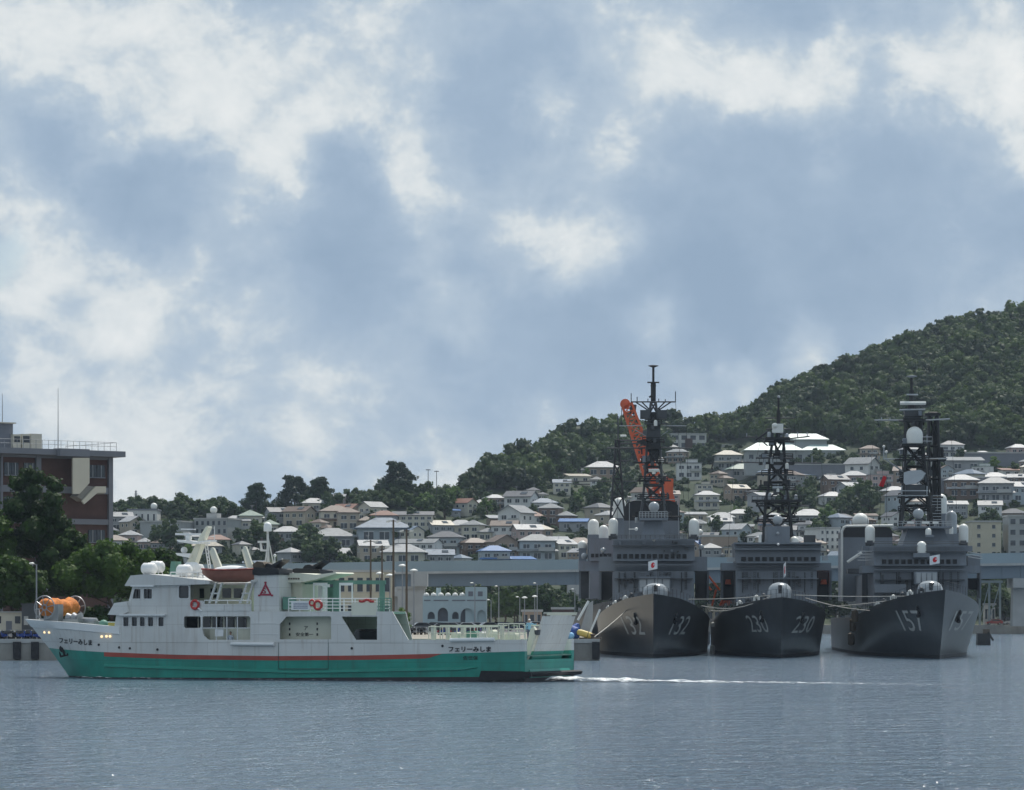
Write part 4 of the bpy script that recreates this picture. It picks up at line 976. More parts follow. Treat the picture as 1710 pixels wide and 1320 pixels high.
for side in (-1, 1):
    pts_o = []
    for i in range(len(taus)):
        s = station_pt(i, ZTIP - .1, side).x; z = ztop(s); p = station_pt(i, z, side); q = station_pt(i, z - .55, side)
        pts_o.append([p + Vector((-.05, side * .10, .04)), q + Vector((-.02, side * .10, 0)), q + Vector((.03, 0, -.06)), p + Vector((.06, -side * .12, .04))])
    vs_ = [p for r_ in pts_o for p in r_]; n = len(pts_o)
    lip.add(vs_, [(4 * i + j, 4 * (i + 1) + j, 4 * (i + 1) + (j + 1) % 4, 4 * i + (j + 1) % 4) for i in range(n - 1) for j in range(4)] + [(0, 1, 2, 3), (4 * n - 4, 4 * n - 1, 4 * n - 2, 4 * n - 3)])
lip.build('bulwark_lip', 'white_paint', ferry, 40)
# decks
dk = MB(); bowpoly = [station_pt(i, 3.3, -1) for i in range(len(taus))] + [station_pt(i, 3.3, 1) for i in reversed(range(len(taus)))]
dk.plate([(p.x + .12, p.y * .96) for p in bowpoly], [], lambda u, v, t: (u, v, t), 3.2, 3.32); dk.build('bow_deck', 'deck_green', ferry)
dk = MB(); dk.box(SP, ST - .05, -HB + .1, HB - .1, 1.95, 2.05); dk.build('vehicle_deck', 'deck_green', ferry)
UD = fs(480, 1022.5, -HB)[1]
dk = MB(); dk.plate([(fs(196, 1022, -HB)[0], -HB + .16), (fs(654, 1022, -HB)[0], -HB + .16), (fs(588, 1022, -HB)[0], HB - .16), (fs(196, 1022, -HB)[0], HB - .16)], [], lambda u, v, t: (u, v, t), UD - .14, UD); dk.build('upper_deck', 'deck_green', ferry)
# side plating of the superstructure with its openings
H_WIN = [rrect(206, 215, 1031, 1046, 1.2), rrect(220, 229, 1031, 1046, 1.2), rrect(233.5, 242, 1031, 1046, 1.2), rrect(247, 256, 1031, 1046, 1.2), rrect(264.5, 273.5, 1031, 1046, 1.2)]
H_BR = [[(224.5, 984), (235, 984), (235, 1000), (221, 1000)], rrect(240, 254, 984, 1000, 1), rrect(298.5, 315.5, 978.5, 999.5, 2.5)]
H_PAX = [rrect(307, 335, 1029.5, 1049, 3), rrect(338, 418, 1029.5, 1070, 3, 17)]
H_CAR = [[(467, 1043), (478, 1030), (551, 1029.5), (553, 1031), (553, 1068), (467, 1068)], [(571, 1030), (629.5, 1030), (629.5, 1069), (594, 1069), (571, 1032)]]
side_poly = [(188, 1073), (190.5, 1050), (194, 1027), (206, 1006), (215, 1004), (222, 977), (317.5, 977), (317.5, 1003), (338, 1003.5), (341, 1009), (419, 1009), (419.5, 1021.5), (655, 1021.5), (682, 1069), (682, 1073)]
pl = MB(); FP(pl, side_poly, 0.0, .10, holes=H_WIN + H_BR + H_PAX + H_CAR); pl.build('side_plating', 'ferry_white', ferry)
pl = MB(); FP(pl, [(188, 1073), (190.5, 1050), (194, 1027), (206, 1006), (215, 1004), (222, 977), (317.5, 977), (317.5, 1009), (419, 1009), (419.5, 1021.5), (588, 1021.5), (600, 1073)], FB - .10, FB); pl.build('side_plating', 'ferry_white', ferry)
for hole in H_WIN + H_BR:
    xs = [p[0] for p in hole]; ys = [p[1] for p in hole]; m = MB(); FP(m, rect(min(xs) - .6, max(xs) + .6, min(ys) - .6, max(ys) + .6), .12, .16); w = m.build('window', 'glass_dark', ferry)
    fr = MB(); g = 1.0; cx_, cy_ = sum(xs) / len(xs), sum(ys) / len(ys); outer = [(cx_ + (a - cx_) * 1.12, cy_ + (b - cy_) * 1.08) for a, b in hole]
    FP(fr, outer, -.035, .02, holes=[hole]); fr.build('frame', 'white_paint', w)
    if hole in H_BR[:2]:
        m = MB(); xm = (min(xs) + max(xs)) / 2; FP(m, rect(xm - .35, xm + .35, min(ys), max(ys)), .05, .11); m.build('mullion', 'ferry_black', w)
hs = MB(); FP(hs, [(193, 1072), (194, 1050), (198, 1027), (210, 1006), (218, 1003), (225, 978), (296, 978), (296, 1072)], .18, FB - .18); hs.build('deckhouse', 'ferry_white', ferry)
# front faces, brow and roof
br = MB(); FP(br, [(182, 1027), (193, 1007.5), (214, 1004.5), (216, 1022), (205, 1027.5)], -.22, FB + .22); br.build('brow', 'ferry_white', ferry)
lg = MB(); FP(lg, rect(202, 278, 1025.8, 1028.4), -.32, .0); lg.build('window_ledge', 'white_paint', ferry)
lg = MB(); FP(lg, rect(221, 259, 977.2, 980), -.30, .0); lg.build('window_ledge', 'white_paint', ferry)
rf = MB(); FP(rf, [(211, 978), (221, 961.5), (250, 959), (300, 964), (352, 971), (353, 975.5), (318, 977), (212, 979)], -.28, FB + .28); rf.build('wheelhouse_roof', 'ferry_white', ferry)
# passenger shelter inside the openings
cab = MB(); FP(cab, rect(298, 460, 1024, 1075), 1.5, FB - 1.5); cab.build('passenger_cabin', 'ferry_cream', ferry)
for a, b in ((300, 330), (333, 352), (355, 372), (376, 392), (395, 412)):
    m = MB(); FP(m, rect(a, b, 1031, 1049), -.06, .02, plane=-HB + 1.5); w = m.build('cabin_window', 'glass_dark', ferry)
rl = MB()
for px in (361, 378.5, 396): FP(rl, rect(px - .5, px + .5, 1030, 1070), .02, .08)
FP(rl, rect(339, 417, 1048.4, 1049.8), .02, .08); rl.build('opening_rail', 'white_paint', ferry)
m = MB(); FP(m, rect(358, 372, 1051, 1063), .09, .13); m.build('notice_board', 'white_paint', ferry)
m = MB(); FP(m, rect(341, 417, 1051, 1071), .9, .95); m.build('inner_bulwark', 'ferry_cream', ferry)
# casing wall in the car deck opening with its lettering
cas = MB(); FP(cas, rect(455, 556, 1026, 1075), 1.15, 1.25); cas.build('casing_wall', 'ferry_cream', ferry)
pc = -HB + 1.13
def on_plane(px0, px1, py0, py1, plane):
    a = fpt(px0, py1, plane); b = fpt(px1, py1, plane); c = fpt(px0, py0, plane); e = fpt(px1, py0, plane)
    return lambda u, v: a.lerp(b, u).lerp(c.lerp(e, u), v)
lettering('safety_lettering', '安全第一', on_plane(494, 523, 1056.5, 1063, pc), 'ferry_black', ferry, .015)
lettering('deck_letter', 'ア', on_plane(508, 514, 1046, 1053, pc), 'ferry_black', ferry, .01)
for px in (484, 530):
    for py in (1042, 1051, 1060):
        m = MB(); FP(m, rect(px - .9, px + .9, py - 2, py + 2), -.06, 0, plane=pc); m.build('hook', 'ferry_black', ferry)
# bulwark seams
for py in (1041, 1058.5):
    m = MB(); FP(m, rect(420, 464, py - .35, py + .35), -.03, 0); m.build('seam', 'white_paint', ferry)
for a, b, py in ((386, 458, 1075.5), (752, 826, 1069.2)):
    m = MB(); p, q = fpt(a, py, -HB - .12), fpt(b, py + (.8 if a < 500 else -1), -HB - .12); m.tube(p, q, .15, n=8); m.build('fender_tube', 'white_paint', ferry, 50)
# open boat deck between wheelhouse and funnel
m = MB(); FP(m, rect(322, 421, 976, 1022), 2.6, FB - 2.6); m.build('boat_deck_house', 'ferry_cream', ferry)
for a, b in ((334, 341), (352, 362), (372, 386), (391, 405)):
    m = MB(); FP(m, rect(a, b, 983, 999), -.06, .02, plane=-HB + 2.6); m.build('window', 'glass_dark', ferry)
m = MB(); FP(m, rect(318, 421, 974, 977), 2.0, FB - 2.0); m.build('boat_deck_roof', 'ferry_white', ferry)
for a, b in ((342, 374.5), (375.5, 417.5)):
    m = MB(); FP(m, rect(a, b, 1009.5, 1020.5), -.05, .0); m.build('bulwark_panel', 'ferry_white', ferry)
# funnels
def funnel(t0, ds, cap_only=False):
    A = lambda l: [(a + ds, b) for a, b in l]
    f = MB()
    if not cap_only:
        FP(f, [(421, 1021.5), (421.5, 960), (462.5, 958), (464, 1021.5)], t0, t0 + 2.1); f.build('funnel', 'ferry_white', ferry)
    else:
        FP(f, A([(421, 1021.5), (421.5, 960), (462.5, 958), (464, 1021.5)]), t0, t0 + 1.8); f.build('funnel', 'ferry_white', ferry)
    c = MB(); FP(c, A([(418.5, 959.5), (418.5, 949), (424, 947.5), (462, 949.5), (464.5, 951.5), (464.5, 960), (430, 961.5)]), t0 - .12, t0 + 2.2)
    cap = c.build('funnel_cap', 'ferry_black', ferry)
    e = MB(); FP(e, A([(430, 948), (434, 942.5), (441, 941), (447, 943), (465, 934), (463, 938), (452, 946), (449, 951)]), t0 + .4, t0 + 1.7); e.build('exhaust_pipe', 'ferry_black', cap)
    if not cap_only:
        e = MB(); FP(e, A([(417, 943), (424, 937.5), (434, 939), (437, 944), (436, 949), (419, 950)]), t0 + .2, t0 + 1.6); e.build('exhaust_hood', 'pole_brown', cap)
funnel(.25, 0); funnel(FB - 3.0, 6, True)
# house mark on the funnel: a red triangle round the letter S
lg = MB()
tri = [(441, 973.5), (430.5, 995), (452, 995)]; inner = [(441, 979.5), (434.5, 992), (447.8, 992)]
FP(lg, tri, .20, .25, holes=[inner]); mark = lg.build('funnel_mark', 'logo_red', ferry)
for a, b in tri:
    m = MB(); FP(m, rect(a - 1.6, a + 1.6, b - 1.8, b + 1.2), .19, .25); m.build('mark_corner', 'logo_red', mark)
lettering('funnel_letter', 'S', on_plane(437.8, 444.2, 982.5, 991.5, -HB + .22), 'logo_red', ferry, .02)
# aft deckhouse, gantry and rails
m = MB(); FP(m, rect(464, 505, 974, 1021.5), 2.6, FB - 4.2); m.build('aft_house', 'ferry_cream', ferry)
for a, b in ((465, 472), (474, 483)):
    m = MB(); FP(m, rect(a, b, 979, 999), 2.5, 2.62); m.build('window', 'glass_dark', ferry)
m = MB(); FP(m, [(463, 973), (463, 957), (500, 957.5), (528, 960), (560, 956), (562, 958), (528, 968), (503, 973)], 1.9, FB - 4.6); m.build('aft_house_roof', 'ferry_cream', ferry)
for k in range(6):
    m = MB(); FP(m, rect(477 + 4 * k, 479.6 + 4 * k, 965.5, 968), 1.84, 1.92); m.build('roof_vent', 'pole_brown', ferry)
m = MB(); m.tube(fpt(489, 957.8, -1), fpt(420, 972, -HB - .2), .10, .14, 8); m.build('derrick_boom', 'ferry_white', ferry, 50)
m = MB(); FP(m, rect(502, 642, 969.5, 976), 3.0, 3.3); m.build('gantry_beam', 'deck_green', ferry)
for a, b in ((501.5, 505.5), (556, 565), (634, 640)):
    m = MB(); FP(m, rect(a, b, 976, 1021.5), 3.0, 3.3); m.build('gantry_post', 'deck_green', ferry)
for a, b in ((523, 546), (566.5, 588.5)):
    m = MB(); FP(m, rect(a, b, 973.5, 1021.5), 2.4, 2.5, holes=[rect(a + 1.6, b - 1.6, 978, 1021)]); m.build('door_frame', 'white_paint', ferry)
m = MB(); FP(m, rect(531, 538, 979, 1021), 3.4, 3.5); m.build('locker', 'white_paint', ferry)
m = MB(); FP(m, rect(545, 556, 981, 1021), 4.2, 5.2); m.build('winch_cabinet', 'deck_green', ferry)
m = MB(); FP(m, rect(466, 480, 997, 1018), .6, 1.5); m.build('deck_locker', 'deck_green', ferry)
def frail(px0, px1, py0, py1, n, step, mid=2, m_='white_paint', name='guard_rail'):
    mb = MB(); k = max(1, round((px1 - px0) / step))
    for i in range(k + 1):
        px = px0 + (px1 - px0) * i / k; mb.tube(fpt(px, py1, n), fpt(px, py0, n), .035, n=5)
    for j in range(mid + 1):
        py = py0 + (py1 - py0) * j / (mid + 1); mb.tube(fpt(px0, py, n), fpt(px1, py, n), .032 if j else .045, n=5)
    return mb.build(name, m_, ferry)
frail(482, 629, 1000, 1021.5, -HB + .08, 18, 3); frail(632, 653.5, 999.5, 1021.5, -HB + .08, 8, 4, 'deck_green'); frail(500, 650, 1000, 1021.5, HB - .1, 18, 3)
frail(341, 419, 1003, 1009, -HB + .06, 20, 0)
m = MB(); FP(m, rect(486, 518, 1004, 1019), .02, .05); nb = m.build('notice_board', 'white_paint', ferry)
mat('notice_print', (.36, .38, .44), .7, .35, 14.0)
for k in range(4):
    m = MB(); FP(m, rect(490, 514, 1007 + k * 2.7, 1008.6 + k * 2.7), .0, .02); m.build('printed_line', 'notice_print', nb)
m = MB(); FP(m, rect(587, 628, 1007, 1028), -.02, .05); m.build('dodger_panel', 'ferry_cream', ferry)
m = MB(); m.path([fpt(600 + 3 * k, 1003.5 + 1.6 * math.sin(k * 1.1), -HB) for k in range(9)], .10, 6); m.build('fire_hose', 'red_paint', ferry)
def life_ring(px, py, n, r=9):
    q = fpt(px, py, n); mb = MB(); rr = r * .0475; mb.torus(q, rr * .76, rr * .26, 'y', 20, 7); o = mb.build('life_ring', 'red_paint', ferry, 60)
    for k in range(4):
        a = R(45 + 90 * k); w = MB(); w.torus((q.x + rr * .76 * math.cos(a), q.y, q.z + rr * .76 * math.sin(a)), rr * .17, rr * .15, 'y', 10, 5); w.build('white_band', 'white_paint', o, 60)
life_ring(325.5, 1010, -HB - .1); life_ring(531, 1011, -HB - .1); life_ring(521, 1007, -HB - .02, 6)
m = MB(); m.tube(fpt(331, 1016, -HB - .12), fpt(337, 1021, -HB - .12), .07); m.build('ring_lamp', 'white_paint', ferry)
# boat and davits
def lifeboat():
    mb = MB(); L0, L1 = fs(333, 955, -HB - .2)[0], fs(420, 955, -HB - .2)[0]; zt = fs(380, 953, -HB)[1]; zb = fs(380, 973, -HB)[1]; g = []
    for i in range(13):
        t = i / 12; x = L0 + (L1 - L0) * t; w = .95 * (1 - abs(2 * t - 1) ** 3) + .03; keel = zb + (zt - zb) * (.75 * max(0, 1 - t * 3.2) ** 1.5 + .15 * max(0, t - .85) * 6); top = zt + .10 * (2 * t - 1) ** 2
        g.append([Vector((x, -HB + .25 + w * math.cos(math.pi * j / 8), top - (top - keel) * math.sin(math.pi * j / 8) ** .8)) for j in range(9)])
    vs_ = [p for r_ in g for p in r_]
    mb.add(vs_, [(9 * i + j, 9 * (i + 1) + j, 9 * (i + 1) + j + 1, 9 * i + j + 1) for i in range(12) for j in range(8)])
    b = mb.build('lifeboat', 'lifeboat', ferry, 50)
    gw = MB()
    for side in (0, 8): gw.path([g[i][side] + Vector((0, 0, .03)) for i in range(13)], .085, 6)
    mat('lifeboat_rim', (.30, .06, .04), .6, .25, 3.0); gw.build('gunwale', 'lifeboat_rim', b, 60)
    cv = MB(); g2 = []
    for i in range(3, 12):
        t = i / 12; x = L0 + (L1 - L0) * t; w = .8 * (1 - abs(2 * t - 1) ** 3); top = zt + .08 + .32 * math.sin(math.pi * (i - 3) / 8) ** .5
        g2.append([Vector((x, -HB + .25 + w * math.cos(math.pi * j / 6), zt + (top - zt) * math.sin(math.pi * j / 6))) for j in range(7)])
    vs_ = [p for r_ in g2 for p in r_]; cv.add(vs_, [(7 * i + j, 7 * (i + 1) + j, 7 * (i + 1) + j + 1, 7 * i + j + 1) for i in range(8) for j in range(6)]); cv.build('boat_cover', 'white_paint', b, 60)
lifeboat()
for poly in ([(347, 916), (349.5, 914.5), (352.5, 915.5), (366, 949), (365, 953), (358, 953)], [(401, 914), (403.5, 912.5), (406.5, 913.5), (419, 950), (418, 954), (412, 954)]):
    for dt in (.4, 1.5):
        m = MB(); FP(m, [(a + (dt - .4) * 2, b + (dt - .4) * 4) for a, b in poly], dt, dt + .25); m.build('davit_arm', 'ferry_cream', ferry)
for a in (347, 399):
    m = MB(); FP(m, [(a, 1008), (a + 11, 974), (a + 14, 974), (a + 3, 1008)], .05, .22); FP(m, [(a + 11, 1008), (a + 21, 974), (a + 24, 974), (a + 14, 1008)], .05, .22); FP(m, rect(a + 4, a + 18, 990, 992.5), .06, .2); m.build('davit_frame', 'ferry_white', ferry)
# raft canisters on the wheelhouse roof
def raft(px, py, n, w=19):
    q = fpt(px, py, n); r_ = 10.0 * .0475; h = w * .0475; mb = MB()
    mb.rev(q, [(.05, -h), (r_ * .75, -h * .92), (r_, -h * .7), (r_, -.05), (r_ * 1.05, 0), (r_, .05), (r_, h * .7), (r_ * .75, h * .92), (.05, h)], 14, 'x'); o = mb.build('life_raft', 'white_paint', ferry, 50)
    c = MB()
    for dx in (-.5, .5):
        for dy in (-.3, .3): c.tube((q.x + dx * h, q.y + dy, q.z - r_ * .8), (q.x + dx * h * 1.3, q.y + dy, q.z - 1.2), .035)
    c.build('raft_cradle', 'white_paint', o)
raft(249, 950, -3.4, 13); raft(262, 947, -1.0, 13); raft(308, 953, -3.4, 13); raft(320, 949, -1.4, 13); raft(331, 952, .6, 9)
m = MB(); m.taper(*(lambda a, b: (a, b, -.6, .6, fs(0, 966, 0)[1], a + .15, b - .15, -.5, .5, fs(0, 940, 0)[1]))(fs(288, 950, 0)[0], fs(300, 950, 0)[0])); m.build('roof_locker', 'deck_green', ferry)
m = MB(); FP(m, rect(264, 283, 963, 967.5), .2, 1.4); m.build('roof_hatch', 'pole_brown', ferry)
frail(285, 348, 956, 966, -HB + .3, 9, 1)
# radar mast
m = MB(); FP(m, [(311, 968), (314, 942), (336, 898), (347, 880), (350, 879), (350.5, 881.5), (341, 905), (327, 945), (326, 968)], -.35, .35, plane=0); mast = m.build('radar_mast', 'ferry_cream', ferry)
for nm, l, w in (('radar_scanner', [(294, 890.5), (338, 891), (338, 894.5), (294, 894)], .15), ('radar_scanner', [(303, 883), (326, 883.4), (326, 885.4), (303, 885)], .12), ('radar_platform', [(304, 903), (308, 906), (330, 909), (342, 909), (342, 905.5), (305, 902)], .9), ('radar_platform', [(300, 924), (303, 928), (322, 932), (325, 925)], .7), ('yard', [(336, 905), (356, 902), (356, 904.5), (336, 907.5)], .6)):
    m = MB(); FP(m, l, -w, w, plane=0); m.build(nm, 'white_paint', mast)
m = MB(); m.sphere(fpt(315, 899, 0), .27); m.tube(fpt(315, 894, 0), fpt(315, 904, 0), .1); m.build('scanner_drive', 'white_paint', mast, 60)
m = MB(); m.sphere(fpt(307.5, 919, 0), .27); m.build('satellite_dome', 'white_paint', mast, 60)
m = MB()
for a, b in ((342, 349), (346, 352.5)): m.tube(fpt(a, 908, .4), fpt(b, 954, .4), .05, n=5)
for k in range(7): m.tube(fpt(342.5 + k, 912 + 6.2 * k, .4), fpt(346.5 + k, 912 + 6.2 * k, .4), .03, n=4)
m.build('mast_ladder', 'white_paint', mast)
m = MB(); m.tube(fpt(358, 879, 0), fpt(358, 903, 0), .035, n=5); m.tube(fpt(352, 896, 0), fpt(359, 896, 0), .03, n=5); m.build('whip_aerial', 'white_paint', mast)
# signal mast with radome
q = fpt(447, 879, 0); m = MB(); m.tube(fpt(447, 886, 0), fpt(448, 962, 0), .09, .14, 8); m.tube(fpt(448, 900, 0), fpt(461, 962, .6), .05); m.tube(fpt(448, 900, 0), fpt(440, 962, -.6), .05); sm_ = m.build('signal_mast', 'ferry_white', ferry)
m = MB(); m.capsule((q.x, q.y, q.z - .42), .32, .74); m.build('radome', 'white_paint', sm_, 50)
m = MB(); FP(m, [(434, 905), (436, 904), (438, 918), (447, 918), (447, 921), (435, 921)], -.06, .06, plane=0); FP(m, rect(431, 446, 903.5, 907), -.1, .1, plane=0); m.build('signal_arm', 'ferry_white', sm_)
m = MB(); m.tube(fpt(470, 960, 1), fpt(471.5, 936, 1), .07, .04); m.sphere(fpt(471.5, 935, 1), .09, 8, 5); m.build('light_post', 'ferry_white', ferry)
m = MB(); m.tube(fpt(459, 930, 0), fpt(459, 955, 0), .04); m.sphere(fpt(459, 928, 0), .13, 8, 5); m.build('search_light', 'white_paint', ferry)
# bow fittings: net drum between two spoked wheels, winch box, windlass, post
cs = fpt(79, 1015, -2.5); cs2 = fpt(121, 1015, 2.3)
sx_ = (cs.x + cs2.x) / 2; zc = cs.z; rw = .95
drum = MB(); g = []; rr = random.Random(3)
for i in range(15):
    n_ = -2.35 + 4.5 * i / 14; rad = .62 + .16 * math.sin(i * 1.7) + .1 * rr.random()
    g.append([(sx_ + rad * (1 + .12 * math.sin(3 * a + i)) * math.cos(a), n_, zc - .02 + rad * (1 + .10 * math.cos(2 * a + i * .7)) * math.sin(a)) for a in [2 * math.pi * j / 14 for j in range(14)]])
drum.add([p for r_ in g for p in r_], [(14 * i + j, 14 * i + (j + 1) % 14, 14 * (i + 1) + (j + 1) % 14, 14 * (i + 1) + j) for i in range(14) for j in range(14)] + [tuple(range(14)), tuple(range(196, 210))])
net = drum.build('net_drum', 'orange_net', ferry, 70)
for n_ in (-2.5, 2.3):
    w = MB(); w.torus((sx_, n_, zc), rw, .055, 'y', 28, 6); w.torus((sx_, n_, zc), .22, .06, 'y', 12, 5)
    for k in range(8):
        a = 2 * math.pi * k / 8 + .2; w.tube((sx_ + .2 * math.cos(a), n_, zc + .2 * math.sin(a)), (sx_ + rw * math.cos(a), n_, zc + rw * math.sin(a)), .04, n=5)
    w.build('reel_wheel', 'steel_grey', net, 60)
m = MB(); FP(m, rect(73, 97, 1009.5, 1040), 0, .8, plane=-2.2); m.build('winch_box', 'steel_grey', ferry)
m = MB(); m.tube(fpt(66.5, 1005, -1.4), fpt(66.5, 1040, -1.4), .07); m.build('bow_post', 'white_paint', ferry)
m = MB(); m.rev(fpt(124, 1033, -1.2), [(.1, -.7), (.45, -.6), (.3, -.2), (.5, 0), (.3, .25), (.5, .6), (.1, .7)], 12, 'x'); m.cbox(fpt(124, 1040, -1.2), (1.5, 1.2, .6)); m.build('windlass', 'steel_grey', ferry, 40)
m = MB(); m.rev(fpt(150, 1038, -.6), [(.1, -.8), (.34, -.7), (.3, .6), (.1, .75)], 10, 'x'); m.cbox(fpt(150, 1044, -.6), (1.4, 1.0, .5)); m.build('mooring_winch', 'steel_grey', ferry, 40)
m = MB(); m.sphere(fpt(173, 1043, -2), .38, 12, 7); m.build('vent_dome', 'deck_green', ferry, 60)
m = MB(); ys_ = [station_pt(i, ztop(station_pt(i, 4.3, 1).x), 1) for i in range(3, len(taus))]
vs_ = []
for p in ys_: vs_ += [p + Vector((.1, -.14, -.05)), p + Vector((.1, -.14, -.45))]
m.add(vs_, [(2 * i, 2 * i + 1, 2 * i + 3, 2 * i + 2) for i in range(len(ys_) - 1)]); m.build('inner_waterway', 'yellow_paint', ferry)
# anchor in its pocket
q = fpt(99, 1086, -HB * .55); ps, pz = q.x, q.z; pn = -hull_hb(ps, pz)
m = MB(); m.rev((ps, pn, pz + .12), [(.30, -.10), (.34, .05), (.26, .14)], 12, 'y'); m.tube((ps, pn - .12, pz + .2), (ps + .28, pn - .22, pz - .45), .09); m.tube((ps - .12, pn - .16, pz - .52), (ps + .62, pn - .26, pz - .40), .10, .06); m.tube((ps - .12, pn - .16, pz - .52), (ps - .2, pn - .2, pz - .12), .09, .03); m.tube((ps + .62, pn - .26, pz - .40), (ps + .6, pn - .26, pz - .02), .08, .03); m.build('anchor', 'rubber', ferry)
def hull_spot(px, py, name, m_, r, out=.03):
    s, z = fs(px, py, -HB * .95)
    for _ in range(4): s, z = fs(px, py, -hull_hb(s, z))
    n_ = -hull_hb(s, z); m = MB(); m.rev((s, n_ - out, z), [(.02, -.05), (r * .8, -.045), (r, -.01), (r, .06)], 12, 'y'); return m.build(name, m_, ferry, 50)
for px, py in ((74, 1056.3), (82, 1056.5), (170, 1063.4), (178, 1063), (184, 1063)): hull_spot(px, py, 'hull_lamp', 'lamp_warm', .10, .06)
for px, py in ((165, 1077), (199, 1081.5), (217, 1083), (263, 1085), (587.5, 1083), (739, 1079)): hull_spot(px, py, 'porthole', 'ferry_black', .10)
# ship's name on bow and quarter, home port under it
def on_hull(px0, px1, py0, py1, slope=0.0):
    def f(u, v):
        px = px0 + (px1 - px0) * u; py = py1 + (py0 - py1) * v + slope * u; s, z = fs(px, py, -HB * .9)
        for _ in range(5): s, z = fs(px, py, -hull_hb(s, z))
        return (s, -hull_hb(s, z) - .025, z)
    return f
lettering('ship_name', 'フェリーみしま', on_hull(99, 154, 1065, 1074.5, 4), 'ferry_black', ferry, .035)
lettering('ship_name', 'フェリーみしま', on_plane(749, 820, 1080, 1089, -HB - .025), 'ferry_black', ferry, .035)
lettering('home_port', '佐世保', on_plane(773, 798, 1095.5, 1102.5, -HB - .025), 'ferry_black', ferry, .01)
# seams of the side door
mat('seam_dark', (.05, .10, .09), .6); m = MB(); FP(m, rect(464.8, 465.2, 1074, 1118), -.012, .02); FP(m, rect(547.8, 548.2, 1068, 1118), -.012, .02); FP(m, rect(465, 548, 1116.8, 1118), -.03, .02); m.build('side_door_seam', 'seam_dark', ferry)
# stern: open quarter deck rails, bulwark frames, ramp, counter and fender
frail(716, 832, 1047, 1069, -HB + .3, 12, 1, 'ferry_cream'); frail(832, 876, 1042, 1069, -HB + .3, 9, 2, 'ferry_cream'); frail(735, 935, 1045, 1069, HB - .3, 14, 1, 'ferry_cream')
for a, b, c in ((716, 722, 1045), (741, 745, 1048), (766, 771, 1047), (808, 812, 1048), (832, 836, 1044)):
    m = MB(); FP(m, rect(a, b, c, 1070), .35, .7); m.build('bulwark_stanchion', 'ferry_cream', ferry)
for a, b, c, n_, m_ in ((752, 764, 1056, 2.0, 'ferry_cream'), (778, 795, 1054, 3.0, 'deck_green'), (798, 806, 1055, 1.4, 'ferry_white'), (815, 824, 1052, 2.2, 'ferry_cream'), (842, 862, 1058, 1.5, 'ferry_cream')):
    m = MB(); FP(m, [(a, 1075), (a + 1, c + 2), (a + 3, c), (b - 2, c), (b, c + 3), (b, 1075)], 0, .8, plane=-HB + n_); m.build('deck_bollard', m_, ferry)
m = MB(); m.path([fpt(845 + 4.5 * k, 1047 - 3.5 * math.sin(math.pi * k / 7), -HB + 1) for k in range(8)], .06, 6); m.build('hose_loop', 'rubber', ferry)
RW = 2.9
rp = MB(); a0, a1 = fpt(884, 1111, -RW), fpt(913, 1024.5, -RW); ad = (a1 - a0); k = (zg(ST) - a0.z) / ad.z
def ramp_slab(f0, f1, name, m_, par, n0=-RW, n1=RW, th=.28, out=0.0):
    p, q = a0 + ad * f0, a0 + ad * f1; m = MB()
    m.hexa([(p.x - th, n0, p.z), (p.x + out, n0, p.z - .02), (p.x + out, n1, p.z - .02), (p.x - th, n1, p.z), (q.x - th, n0, q.z), (q.x + out, n0, q.z), (q.x + out, n1, q.z), (q.x - th, n1, q.z)]); return m.build(name, m_, par)
rt = ramp_slab(k, 1.0, 'stern_ramp', 'ferry_white', ferry)
ramp_slab(0.0, k - .002, 'ramp_foot', 'ferry_green', rt)
ramp_slab(.965, 1.02, 'ramp_lip', 'ferry_cream', rt, out=.05)
for n_ in (-RW, RW - .75): ramp_slab(.95, .99, 'corner_plate', 'pole_brown', rt, n_, n_ + .75, out=.03)
m = MB(); FP(m, [(886, 1050), (891, 1047), (896, 1056), (893, 1063), (880, 1102), (876, 1101), (882, 1066)], 0, .35, plane=-RW - .55); m.build('ramp_guide', 'ferry_cream', ferry)
m = MB(); FP(m, [(893, 1053), (899, 1052), (898, 1061), (894, 1060)], -.1, .4, plane=-RW - .5); m.build('ramp_winch', 'mast_grey', ferry)
m = MB(); FP(m, [(866, 1133), (866, 1111), (872, 1111), (878, 1123), (878, 1133)], .9, FB - .9); m.build('counter', 'ferry_green', ferry)
for k_ in range(6):
    n_ = -2.4 + .85 * k_; p = fpt(880, 1116, n_); m = MB(); m.box(p.x - .6, p.x + .35, n_ - .33, n_ + .33, .55, 1.05); m.build('rubber_block', 'rubber', ferry)
m = MB(); m.box(fs(876, 1110, 0)[0], fs(884, 1110, 0)[0], -2.6, 2.6, .5, 1.1); m.build('block_beam', 'ferry_green', ferry)
m = MB(); FP(m, [(805, 1120.5), (872, 1121.5), (888, 1123.5), (889, 1130), (862, 1135), (800, 1138)], -.22, .05); FP(m, [(860, 1121.5), (884, 1122.5), (889, 1124.5), (886, 1130), (860, 1133)], 0, FB + .25); m.build('stern_fender', 'rubber', ferry)
